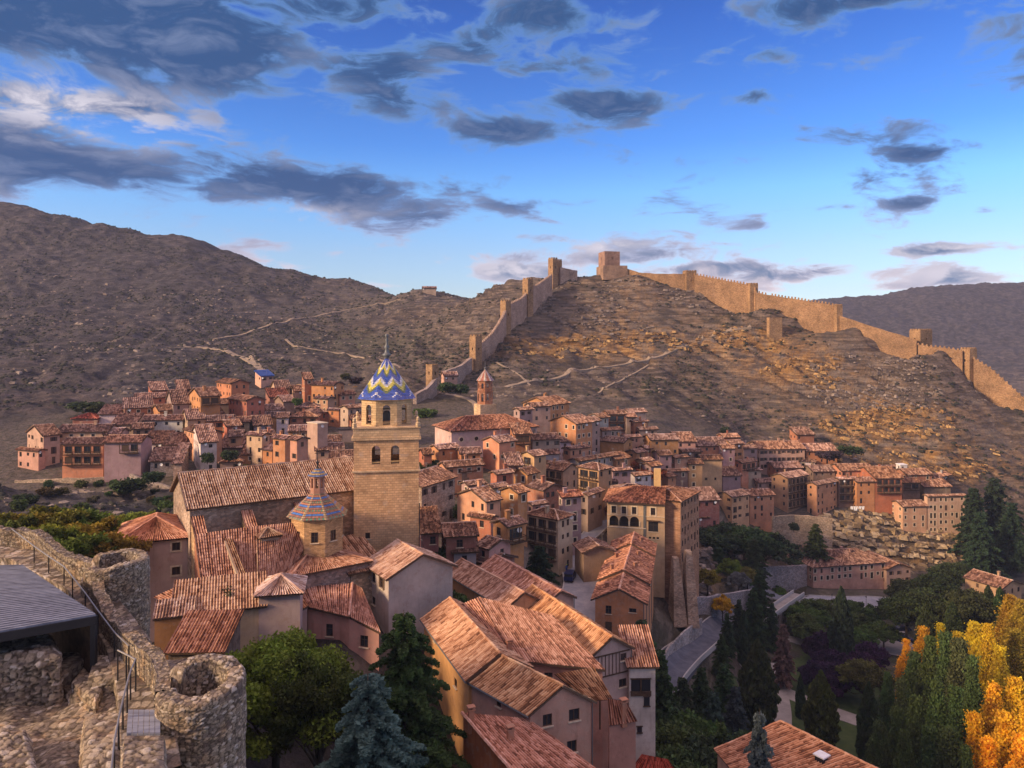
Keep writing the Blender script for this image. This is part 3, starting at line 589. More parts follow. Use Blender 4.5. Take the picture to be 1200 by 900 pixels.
C = dict(ochre=(.48, .275, .16), yellow=(.57, .345, .19), orange=(.50, .235, .105), rust=(.40, .16, .09), red=(.31, .13, .10), pink=(.52, .32, .25), mauve=(.38, .26, .23), beige=(.50, .36, .25),
         white=(.66, .58, .54), brown=(.27, .17, .12), stone=(.42, .33, .24), grey=(.38, .36, .34), salmon=(.60, .27, .15), cream=(.58, .385, .265), slate=(.22, .2, .2))
CATS = 'house'
HOUSES = []
def house(xl, xc, xr, ye, a, h, roof, wall, label, Y=None, D=None, DL=None, pitch=20, rt=(1, 1, 1), mat=None, win=(1, 1), gal=None, chim=None, ov=.45, cols=None, name='house', cat='house', group=None, seed=None, flatroof=None, winh=1.15, st=2.8, noroof=False, doors=True, base=None):
    r = random.Random(hash((xl, xc, ye)) % 99991 if seed is None else seed)
    ar = R(a); rd = np.array([math.cos(ar), math.sin(ar)]); ld = np.array([-math.sin(ar), math.cos(ar)])
    uc, ul, ur = ((q - U0) / F for q in (xc, xl, xr))
    if Y is None:
        ys = np.arange(110, 420, .5); g = ground(uc * ys, ys); d = (V0 - ye) / F * ys - g - h; k = np.where(d <= 0)[0]; Y = ys[k[0]] if len(k) else 250
    Cc = np.array([uc * Y, Y]); ze = (V0 - ye) / F * Y
    tl = (Cc[0] - ul * Cc[1]) / (math.sin(ar) + ul * math.cos(ar)) if xl < xc - .5 else None
    tr = (ur * Cc[1] - Cc[0]) / (math.cos(ar) - ur * math.sin(ar)) if xr > xc + .5 else None
    if tl is not None and not (0 < tl < 45): tl = 7.0
    if tr is not None and not (0 < tr < 60): tr = 7.0
    if DL: tl = DL
    if D: tr = D
    if tl is None or (xc - xl < 4 and not DL): tl = max(tl or 0, min(9, max(6, (tr or 7) * .8)))
    if tr is None or (xr - xc < 4 and not D): tr = max(tr or 0, min(9, max(6, (tl or 7) * .8)))
    if roof == 'sr' and not DL: tl = min(tl, 7.5)
    if roof == 'sl' and not D: tr = min(tr, 7.5)
    tl = min(tl, 22) if not DL else tl
    c0 = Cc; c1 = Cc + rd * tr; c2 = c1 + ld * tl; c3 = Cc + ld * tl
    pts = [c0, c1, c2, c3]; zg = min(float(ground(p[0], p[1])) for p in pts); zb = min(zg, ze - h) - 1.2 if base is None else base
    zgc = float(ground(c0[0], c0[1])) if base is None else base
    root = empty(name, (Cc[0], Cc[1], ze - h)); tag(root, label, cat, group)
    near = Y < 135; mb = MB(); kr, kl = win if isinstance(win, tuple) else (win, win)
    def ops(L, zlo, k, face):
        if not k: return []
        res = []; n = int(L / (2.5 if k == 1 else 1.9)); 
        if n < 1: n = 1 if L > 1.8 else 0
        ns = max(1, int((ze - zlo + .3) / st)); sp = L / max(n, 1)
        jit = [r.uniform(-.18, .18) * sp for _ in range(n)]
        for fl in range(ns):
            zt = ze - .55 - fl * st
            for i in range(n):
                if r.random() < (.16 if k == 1 else .05): continue
                w = r.choice((.75, .85, .95)); hh = winh * r.choice((.8, 1, 1, 1.15)); s = sp * (i + .5) + jit[i] 
                if fl > 0 and r.random() < .2: hh = 1.95
                s0 = min(max(s - w / 2, .25), L - w - .25)
                if s0 < .2: continue
                if zt - hh < zlo + .3: continue
                res.append((s0, s0 + w, zt - hh, zt))
        return res
    gh = lambda L: L / 2 * math.tan(R(pitch)); G = [None] * 4; zt = [ze] * 4; sh = tl * math.tan(R(pitch)); sh2 = tr * math.tan(R(pitch))
    faces = [(c0, c1), (c1, c2), (c2, c3), (c3, c0)]; LL = [tr, tl, tr, tl]; tops = [0, 0, 0, 0]
    if roof == 'gr': G[1] = G[3] = (.5, gh(tl))
    if roof == 'gl': G[0] = G[2] = (.5, gh(tr))
    if roof == 'sr': G[1] = (1, sh); G[3] = (0, sh); tops[2] = sh
    if roof == 'sl': G[0] = (1, sh2); G[2] = (0, sh2); tops[1] = sh2
    zlo_ = max(zgc, zb, ze - h - 1.0); o0 = ops(tr, zlo_, kr, 0); o3 = ops(tl, zlo_, kl, 3)
    if gal and gal[0] == 'r': o0 = [x for x in o0 if False]
    if gal and gal[0] == 'l': o3 = []
    galp = []
    if gal:
        face, levels = gal[0], gal[1]; L = tr if face == 'r' else tl; f0, f1 = (gal[2], gal[3]) if len(gal) > 2 else (0.04, .96)
        tgt = o0 if face == 'r' else o3
        for lv in range(levels):
            ztop = ze - .25 - lv * st; n = max(1, int((f1 - f0) * L / 2.2)); w = (f1 - f0) * L / n
            for i in range(n):
                s0 = f0 * L + i * w + .25; tgt.append((s0, s0 + w - .5, ztop - st + .65, ztop - .3))
            galp.append(ztop - st + .25)
    kk = 0
    for i, (p, q) in enumerate(faces):
        ol = o0 if i == 0 else (o3 if i == 3 else [])
        wall_face(mb, p, q, zb, ze + tops[i], ol, 0, G[i])
    wm = M[mat] if mat else M['plaster']; cw = C[wall] if isinstance(wall, str) else wall
    jc = [1 + r.uniform(-.08, .08) for _ in range(3)]; cw = tuple(min(.9, x * y) for x, y in zip(cw, jc))
    mb.build('wall', wm, root, cw)
    if cols:  # a second render colour on the right-hand face
        pass
    framed = r.choice((0, 0, 1, 2)) if not gal else 0
    for fi, ol, (p, q) in ((0, o0, faces[0]), (3, o3, faces[3])):
        lowest = min([x[2] for x in ol], default=0)
        for (s0, s1, za, zb2) in ol:
            k = 'window'
            if zb2 - za > 1.8 and za - lowest < .3 and r.random() < .5: k = 'door'
            elif r.random() < .12 and not gal: k = 'shutter'
            elif framed == 1: k = 'window_framed'
            elif framed == 2 and r.random() < .7: k = 'window_shutters'
            put_window(root, p, q, (s0 + s1) / 2, za, s1 - s0, zb2 - za, k, near)
    for z in galp:
        p, q = faces[0] if gal[0] == 'r' else faces[3]; L = tr if gal[0] == 'r' else tl; f0, f1 = (gal[2], gal[3]) if len(gal) > 2 else (0.04, .96)
        balcony(root, p, q, f0 * L, f1 * L, z, up=st - .3)
    # roof
    rb = MB(); o = ov
    def P3(v, z): return np.array([v[0], v[1], z])
    tn = math.tan(R(pitch)); zo = ze - o * tn + .12
    e0, e1, e2, e3 = c0 - rd * o - ld * o, c1 + rd * o - ld * o, c2 + rd * o + ld * o, c3 - rd * o + ld * o
    v0 = o * .5 # verge
    if roof == 'gr':
        zr = zo + (tl / 2 + o) * tn; m0 = (e0 + e3) / 2; m1 = (e1 + e2) / 2
        tile_slope(rb, P3(m0, zr), P3(m1, zr), P3(e1, zo), P3(e0, zo), Y); tile_slope(rb, P3(m1, zr), P3(m0, zr), P3(e3, zo), P3(e2, zo), Y); ridge_cap(rb, P3(m0, zr), P3(m1, zr), Y)
        top = [(m0, m1)]
    elif roof == 'gl':
        zr = zo + (tr / 2 + o) * tn; m0 = (e0 + e1) / 2; m1 = (e3 + e2) / 2
        tile_slope(rb, P3(m1, zr), P3(m0, zr), P3(e0, zo), P3(e3, zo), Y); tile_slope(rb, P3(m0, zr), P3(m1, zr), P3(e2, zo), P3(e1, zo), Y); ridge_cap(rb, P3(m0, zr), P3(m1, zr), Y)
    elif roof == 'h':
        if tr >= tl:
            zr = zo + (tl / 2 + o) * tn; m0 = (e0 + e3) / 2 + rd * (tl / 2 + o) * .98; m1 = (e1 + e2) / 2 - rd * (tl / 2 + o) * .98
        else:
            zr = zo + (tr / 2 + o) * tn; m0 = (e0 + e1) / 2 + ld * (tr / 2 + o) * .98; m1 = (e3 + e2) / 2 - ld * (tr / 2 + o) * .98
        A, B_ = P3(m0, zr), P3(m1, zr)
        if tr >= tl:
            tile_slope(rb, A, B_, P3(e1, zo), P3(e0, zo), Y); tile_slope(rb, B_, A, P3(e3, zo), P3(e2, zo), Y)
            tile_slope(rb, A, A, P3(e0, zo), P3(e3, zo), Y, 0, False); tile_slope(rb, B_, B_, P3(e2, zo), P3(e1, zo), Y, 0, False)
            cs = ((A, e0), (A, e3), (B_, e1), (B_, e2))
        else:
            tile_slope(rb, B_, A, P3(e0, zo), P3(e3, zo), Y); tile_slope(rb, A, B_, P3(e2, zo), P3(e1, zo), Y)
            tile_slope(rb, A, A, P3(e1, zo), P3(e0, zo), Y, 0, False); tile_slope(rb, B_, B_, P3(e3, zo), P3(e2, zo), Y, 0, False)
            cs = ((A, e0), (A, e1), (B_, e2), (B_, e3))
        for m_, e_ in cs: ridge_cap(rb, m_, P3(e_, zo), Y)
        if np.linalg.norm(A - B_) > .5: ridge_cap(rb, A, B_, Y)
        rb.add([P3(e0, zo - .08), P3(e1, zo - .08), P3(e2, zo - .08), P3(e3, zo - .08)], [(3, 2, 1, 0)], 1)
    elif roof == 'sr':
        zr = zo + (tl + 2 * o) * tn; tile_slope(rb, P3(e3, zr), P3(e2, zr), P3(e1, zo), P3(e0, zo), Y)
    elif roof == 'sl':
        zr = zo + (tr + 2 * o) * tn; tile_slope(rb, P3(e2, zr), P3(e1, zr), P3(e0, zo), P3(e3, zo), Y)
    elif roof == 'f':
        rb.box(((c0 + c2) / 2)[0:1].tolist() + [((c0 + c2) / 2)[1], ze + .1], (tr + .3, tl + .3, .25), ar, 1); 
    rc = rt if len(rt) == 3 else (1, 1, 1); q = r.uniform(.72, 1.18); h_ = r.uniform(-.16, .20); rc = (rc[0] * q, rc[1] * q * (1 + h_ * .55), rc[2] * q * (1 + h_ * 1.5))
    roof_o = rb.build('roof', [M['tile'] if flatroof is None else M[flatroof], M['soffit'] if flatroof is None else M[flatroof]], root, rc)
    nch = chim if chim is not None else (1 if r.random() < .55 else 0)
    if isinstance(nch, int) and roof != 'f':
        for i in range(nch):
            f, g = r.uniform(.2, .8), r.uniform(.3, .75); pp = c0 + rd * tr * f + ld * tl * g
            dz = dict(gr=min(g, 1 - g) * tl, gl=min(f, 1 - f) * tr, h=min(g, 1 - g, f, 1 - f) * min(tl, tr), sr=g * tl, sl=f * tr).get(roof, 0) * tn
            chimney(roof_o, pp[0], pp[1], ze + dz, .5 + r.random() * .3, .9 + r.random() * .6, cw, ar)
    if roof != 'f' and r.random() < .4 and Y > 110:
        mb = MB(); f = r.uniform(.2, .8); pp = c0 + rd * tr * f + ld * tl * r.uniform(.2, .5); zt_ = ze + 3.2; mb.tube([(pp[0], pp[1], ze), (pp[0], pp[1], zt_)], .035, 4)
        for k_ in range(4): mb.beam((pp[0] - .45 + .05 * k_, pp[1], zt_ - .12 * k_), (pp[0] + .45 - .05 * k_, pp[1], zt_ - .12 * k_), .03)
        mb.build('aerial', M['rail'], roof_o)
    if r.random() < .16 and Y > 110:
        mb = MB(); pp = c0 - ld * .35 + rd * tr * r.uniform(.05, .9); zz = ze - r.uniform(.2, .9); n_ = 10
        V = [(pp[0], pp[1] + .12, zz)] + [(pp[0] + .42 * math.cos(t), pp[1], zz + .42 * math.sin(t)) for t in [6.283 * i / n_ for i in range(n_)]]; mb.add(V, [(0, 1 + i, 1 + (i + 1) % n_) for i in range(n_)]); mb.beam((pp[0], pp[1] + .1, zz), (pp[0], pp[1] + .5, zz - .1), .05); mb.build('satellite_dish', M['white'], root)
    HOUSES.append(root); root['_z'] = 0; del root['_z']
    return dict(root=root, c=pts, ze=ze, zb=zb, tl=tl, tr=tr, Y=Y, rd=rd, ld=ld, ar=ar)
# ------------------------------------------------------------------ the town, left quarter
H = house
def Hs(rows, **kw):
    for row in rows:
        a = list(row); ex = a.pop() if isinstance(a[-1], dict) else {}
        e = dict(kw); e.update(ex); H(*a, **e)
Hs([
 (21, 45, 53, 529, 68, 5.5, 'gl', 'pink', 'small pink house with one central balcony at the far left end of the row', dict(chim=0)),
 (32, 51, 70, 511, 50, 9, 'gr', 'beige', 'pale two-toned house rising just behind the small pink end house', {}),
 (66, 67, 126, 507, 8, 8, 'gr', 'cream', 'long cream house with a broad tiled roof directly above the house with timber galleries', dict(chim=2)),
 (69, 73, 121, 521, 5, 9.5, 'gr', 'salmon', 'reddish house with two full-width timber galleries standing on the garden wall', dict(gal=('r', 2), chim=0)),
 (120, 122, 165, 519, 5, 10.5, 'gr', 'mauve', 'tall mauve house with stacked balconies beside the timber gallery house', dict(gal=('r', 1, .45, .95))),
 (165, 166, 192, 520, 3, 5, 'sr', 'white', 'low whitewashed outbuilding with a single small window right of the tall mauve house', dict(chim=0)),
 (191, 192, 214, 522, 3, 5, 'sr', 'brown', 'low brown shed attached to the right of the whitewashed outbuilding', dict(chim=0, win=0)),
 (173, 176, 203, 541, 15, 4.5, 'sr', 'grey', 'roughly built grey stone cottage on the slope below the low sheds', dict(mat='stone', chim=0)),
 (202, 203, 213, 543, 10, 5, 'sr', 'stone', 'narrow stone annex with a steep brown roof at the end of the grey cottage', dict(mat='stone', pitch=30, chim=0, win=0)),
 (157, 166, 214, 493, 8, 5.5, 'gr', 'white', 'whitewashed house with a blue door and white framed windows, left of the yellow gabled house', dict(chim=1)),
 (130, 131, 158, 498, 8, 6, 'sr', 'beige', 'weathered beige house joined to the whitewashed house with the blue door', {}),
 (114, 116, 141, 486, 10, 4, 'sr', 'white', 'tiny white cottage with one window at the back edge of the far left houses', dict(chim=0)),
 (83, 85, 113, 491, 5, 3, 'h', 'red', 'low hut with a bright red roof alone at the foot of the scrubby slope', dict(chim=0, rt=(1.0, .5, .45), win=0)),
 (140, 146, 179, 479, 30, 7, 'sr', 'rust', 'long rust-red house with a sloping roof and a narrow yellow end wall', {}),
 (155, 158, 193, 467, 25, 6, 'gr', 'salmon', 'house under a long salmon roof above the rust-red house', {}),
 (178, 187, 203, 482, 40, 7, 'gr', 'orange', 'small orange gabled house directly above the whitewashed house', dict(chim=0)),
 (190, 203, 221, 474, 30, 9, 'gr', 'mauve', 'mauve house with a row of dark roof openings right of the long salmon roof', dict(chim=0)),
 (204, 209, 222, 457, 30, 11, 'sr', 'red', 'tall dark red windowless block left of the tall orange-sided house', dict(win=0, chim=0)),
 (222, 235, 258, 465, 38, 13, 'gr', 'orange', 'tall house with an orange side wall and a mauve front with a dark balcony', dict(gal=('r', 1), cols=1)),
 (247, 256, 271, 474, 40, 6, 'gr', 'yellow', 'small yellow house with a dark arched garage beside the tall orange-sided house', dict(chim=0)),
 (254, 271, 292, 450, 42, 8, 'gl', 'orange', 'orange house with a purple-grey gable highest up at the back of the left quarter', {}),
 (268, 289, 310, 470, 45, 11, 'gl', 'rust', 'four storey house with an orange front and a large blank brown-red side wall', {}),
 (311, 316, 338, 466, 30, 4, 'sr', 'red', 'low long dark red shed just below the blue roofed building', dict(rt=(.8, .5, .5), chim=0, win=0)),
 (299, 306, 320, 441, 45, 4, 'sr', 'cream', 'pale building with a bright blue roof at the bend of the hill road', dict(flatroof='blue', chim=0)),
 (297, 306, 333, 482, 35, 6, 'gr', 'orange', 'broad mottled roof and orange end wall left of the small yellow house', {}),
 (309, 311, 331, 489, 12, 5, 'gr', 'yellow', 'small yellow house tucked behind the narrow white house', dict(chim=0)),
 (322, 324, 337, 490, 10, 6, 'gr', 'white', 'narrow bright white house among the orange ones', dict(chim=0, rt=(.8, .8, .8))),
 (337, 340, 372, 489, 8, 5.5, 'h', 'rust', 'wide rust-orange house under a hipped roof right of the narrow white house', {}),
 (238, 243, 274, 494, 20, 8, 'gr', 'orange', 'long orange house with small dark windows above the yellow gabled house', {}),
 (275, 276, 292, 495, 10, 6, 'gr', 'beige', 'beige house wedged right of the long orange house', {}),
 (293, 298, 318, 499, 25, 5, 'gr', 'grey', 'low grey-walled house with a shallow roof near the centre of the left quarter', {}),
 (216, 234, 260, 509, 40, 9, 'gl', 'yellow', 'yellow-orange house with a big dark gable and a white satellite dish on its corner', {}),
 (224, 235, 254, 519, 30, 9, 'gr', 'white', 'bluish white house in front of the yellow gabled house', dict(chim=0)),
 (266, 268, 283, 512, 12, 6, 'gr', 'yellow', 'golden house with a timber porch below it, left half of a pair', {}),
 (289, 307, 316, 511, 62, 9, 'gl', 'cream', 'cream-gold house with four small windows, right half of the pair with the golden house', {}),
 (256, 257, 283, 525, 5, 3, 'sr', 'brown', 'open tiled porch on posts below the golden house', dict(chim=0, win=0)),
 (282, 284, 304, 533, 5, 3.5, 'sr', 'orange', 'low orange annex with a canopy between the golden pair and the balcony house', dict(chim=0)),
 (308, 319, 322, 528, 60, 6, 'sl', 'orange', 'low orange annex left of the tall orange house with a black balcony', dict(chim=0)),
 (320, 334, 345, 515, 58, 11, 'gl', 'orange', 'tall orange house with a black iron balcony and a purple side wall', dict(chim=1)),
 (340, 348, 361, 516, 50, 12, 'gl', 'ochre', 'tall narrow house with an ochre front and wide mauve side near the nave ridge', {}),
 (360, 372, 384, 497, 48, 12, 'f', 'stone', 'flat topped tan tower block with blank walls behind the ochre house', dict(win=0, flatroof='cream')),
 (334, 338, 360, 506, 12, 7, 'gr', 'orange', 'orange house with a wide mottled roof above the tall ochre and mauve house', {}),
 (354, 357, 366, 445, 25, 11, 'sr', 'rust', 'narrow rust-red tower house on the left of the highest orange building', dict(chim=0)),
 (365, 391, 403, 452, 68, 10, 'gl', 'orange', 'large orange building standing highest above the left quarter', {}),
 (369, 384, 392, 468, 60, 6, 'gl', 'ochre', 'small ochre house in front of the highest large orange building', dict(chim=0)),
 (343, 347, 374, 478, 15, 5, 'h', 'ochre', 'house under a hipped roof whose tip points at the highest large orange building', {}),
 (357, 372, 386, 484, 45, 5, 'h', 'rust', 'rust-coloured house under a hipped roof left of the tan and grey house', {}),
 (385, 397, 401, 481, 62, 6, 'gl', 'orange', 'small orange house beside the tan and grey house near the belfry', dict(chim=0)),
 (399, 408, 425, 479, 45, 9, 'gr', 'beige', 'tan house with a grey side wall just left of the blue tiled spire', {}),
 (374, 376, 398, 518, 10, 4, 'gr', 'orange', 'low house with a bright orange wall right of the flat topped tan block', dict(chim=0)),
 (395, 397, 414, 504, 8, 4, 'f', 'slate', 'black sheeted shelter left of the belfry parapet', dict(flatroof='black', win=0)),
 (366, 370, 402, 528, 15, 5, 'gr', 'beige', 'house with a broad brown roof just above the cathedral nave ridge', {}),
 (385, 387, 414, 537, 12, 5, 'gr', 'pink', 'pinkish house squeezed between the nave and the belfry', {}),
 (120, 122, 140, 509, 6, 7, 'gr', 'mauve', 'mauve-walled house between the long cream house and the whitewashed house', {}),
 (240, 252, 262, 486, 40, 6, 'gr', 'salmon', 'little salmon house behind the long orange house', dict(chim=0)),
 (322, 332, 345, 471, 35, 5, 'gr', 'brown', 'brown house beside a dark bush above the small yellow house', dict(chim=0)),
 (170, 178, 196, 458, 35, 5, 'sr', 'rust', 'low rust-red house at the topmost edge behind the long salmon roof', dict(win=0, chim=0)),
 (254, 258, 284, 542, 15, 3, 'h', 'beige', 'open garden pavilion with a hipped tile roof above the nave', dict(win=(1, 1), chim=0)),
])
# ------------------------------------------------------------------ the town, centre
Hs([
 (602, 609, 624, 481, 35, 9, 'gr', 'mauve', 'mauve house with tall doors just above the right end of the white church', dict(chim=0)),
 (621, 623, 645, 477, 20, 8, 'gr', 'pink', 'pink-grey house touching the left side of the orange house with roof hatches', dict(chim=0)),
 (613, 645, 667, 475, 48, 9, 'gr', 'orange', 'large orange house with roof hatches standing highest under the castle hill', dict(chim=2)),
 (645, 675, 694, 497, 42, 14, 'gr', 'orange', 'tall house with a glowing orange gable and a narrow greyish front on the street', {}),
 (692, 694, 703, 494, 38, 12, 'gr', 'mauve', 'narrow terraced house right after the glowing orange gable', dict(chim=0)),
 (702, 703, 713, 490, 35, 11, 'gr', 'grey', 'narrow grey terraced house, second after the glowing orange gable', dict(chim=0)),
 (711, 713, 733, 486, 12, 11, 'gr', 'rust', 'brown-red house with a dark two storey gallery at the end of the terrace', dict(gal=('r', 2))),
 (732, 734, 745, 489, 10, 8, 'gr', 'mauve', 'slim mauve house between the dark gallery house and the brick red block', {}),
 (739, 743, 759, 495, 25, 9, 'gr', 'rust', 'brick red block with a small window at the top of the centre', {}),
 (733, 737, 757, 484, 20, 4, 'sr', 'beige', 'house showing little but its beige roof behind the brick red block', dict(chim=0, win=0)),
 (699, 731, 741, 519, 55, 7, 'gl', 'orange', 'orange house with a long blank side wall and a pale tan roof', dict(win=(1, 0))),
 (622, 624, 656, 516, 18, 8, 'gr', 'mauve', 'wide mauve house under an orange roof below the mauve pair', dict(chim=1)),
 (655, 657, 672, 518, 12, 7, 'gr', 'white', 'small pale house at the right end of the wide mauve house', dict(chim=0)),
 (600, 603, 622, 509, 12, 8, 'sr', 'rust', 'house with an open attic loggia right of the white church with round windows', dict(gal=('r', 1))),
 (566, 585, 604, 519, 42, 8, 'gr', 'salmon', 'salmon gabled house in front of the white church wall', {}),
 (537, 540, 563, 532, 12, 5, 'gr', 'orange', 'orange house under a long brown roof below the church corner', dict(chim=0)),
 (504, 514, 538, 527, 35, 5, 'gr', 'orange', 'low orange house directly below the cream end wall of the church', dict(chim=0)),
 (494, 497, 506, 533, 20, 5, 'gr', 'rust', 'tiny rust house right next to the belfry parapet', dict(chim=0)),
 (594, 596, 613, 546, 12, 5, 'sr', 'brown', 'house with a plain orange-brown roof and a dark opening under its eave', {}),
 (610, 626, 640, 535, 42, 9, 'gr', 'yellow', 'yellow house with a crowded timber balcony in the centre', dict(gal=('l', 1, .2, .8))),
 (515, 523, 566, 548, 25, 7, 'gr', 'salmon', 'long salmon house with a row of many tiny attic windows', dict(win=(2, 0), winh=.8)),
 (489, 494, 533, 571, 62, 9.5, 'gr', 'stone', 'long grey-brown stone house running back from the right side of the belfry', dict(mat='stone', DL=9)),
 (541, 549, 568, 569, 35, 4, 'gr', 'mauve', 'small low house in the yard right of the long grey-brown stone house', dict(chim=0)),
 (536, 570, 586, 588, 42, 9, 'gr', 'yellow', 'golden yellow house with a broad gable and one dark window', dict(chim=1)),
 (587, 607, 618, 578, 48, 10, 'gr', 'orange', 'small orange tower room with two windows rising over the middle roofs', dict(chim=0, pitch=22)),
 (602, 618, 630, 556, 48, 9, 'gr', 'orange', 'upper small orange tower room with two windows and a pointed gable', dict(chim=0, pitch=26)),
 (618, 637, 660, 575, 38, 11, 'gl', 'rust', 'house with a rust-red side wall and a blue-grey gable full of windows', dict(win=(2, 0))),
 (655, 659, 681, 583, 20, 13, 'sr', 'mauve', 'tall narrow house with a bright red-brown roof and three window rows over the street', dict(win=(2, 1), rt=(1.05, .75, .65))),
 (679, 689, 706, 581, 55, 12, 'gr', 'mauve', 'tall mauve house with a tan end wall at the top of the street', dict(chim=1, Y=179)),
 (678, 702, 717, 551, 45, 13, 'h', 'ochre', 'corner house with glazed attic loggias under a pyramid roof', dict(gal=('l', 2))),
 (714, 718, 739, 552, 18, 9, 'gr', 'mauve', 'mauve house adjoining the right side of the corner house with glazed loggias', {}),
 (668, 678, 725, 541, 42, 7, 'gr', 'grey', 'long low blue-grey house with two orange chimney towers at its left end', dict(chim=2)),
 (627, 660, 678, 552, 50, 7, 'gl', 'ochre', 'ochre house with dark open sheds under its eaves above the red-brown roof', dict(gal=('l', 1))),
 (626, 628, 655, 533, 15, 5, 'sr', 'grey', 'low grey house with a thin roof right of the yellow balcony house', {}),
 (701, 722, 738, 539, 42, 7, 'gr', 'orange', 'orange house with dormer-like windows right of the long blue-grey house', {}),
 (617, 654, 671, 609, 52, 11.3, 'h', 'cream', 'big corner house with three timber galleries above the dark fir by the street', dict(gal=('l', 3), chim=1)),
 (578, 595, 614, 617, 42, 10, 'gr', 'orange', 'orange-ended house with a rough tan roof left of the three-gallery corner house', dict(gal=('r', 1))),
 (551, 575, 581, 608, 58, 8, 'gl', 'rust', 'rust-red brick house with one dark window below the golden yellow house', {}),
 (560, 573, 598, 643, 45, 8, 'gl', 'pink', 'house under a patched pink roof with a small dish, above the dark red gable', dict(chim=0)),
 (563, 574, 603, 662, 45, 8, 'gl', 'red', 'house with a plain dark red gable at the lower edge of the middle roofs', dict(chim=0, win=0)),
 (521, 523, 558, 629, 12, 6, 'gr', 'red', 'dark red walled house under a faded pink roof right of the belfry foot', dict(chim=0)),
 (530, 532, 558, 647, 8, 3.5, 'sr', 'blue' if 0 else 'grey', 'low shop with a tiled canopy and blue-grey front under the faded pink roof', dict(chim=0, gal=None)),
 (493, 496, 514, 625, 12, 6, 'sr', 'red', 'small dark red house touching the foot of the belfry', dict(chim=0)),
 (536, 539, 567, 668, 20, 4, 'gr', 'rust', 'low house with an orange-red patched roof behind the grey gable house', dict(chim=0)),
 (682, 684, 719, 648, 12, 6, 'gl', 'brown', 'dark brown house with a round gable window and wide garage below the palace', dict(win=0, chim=0)),
])
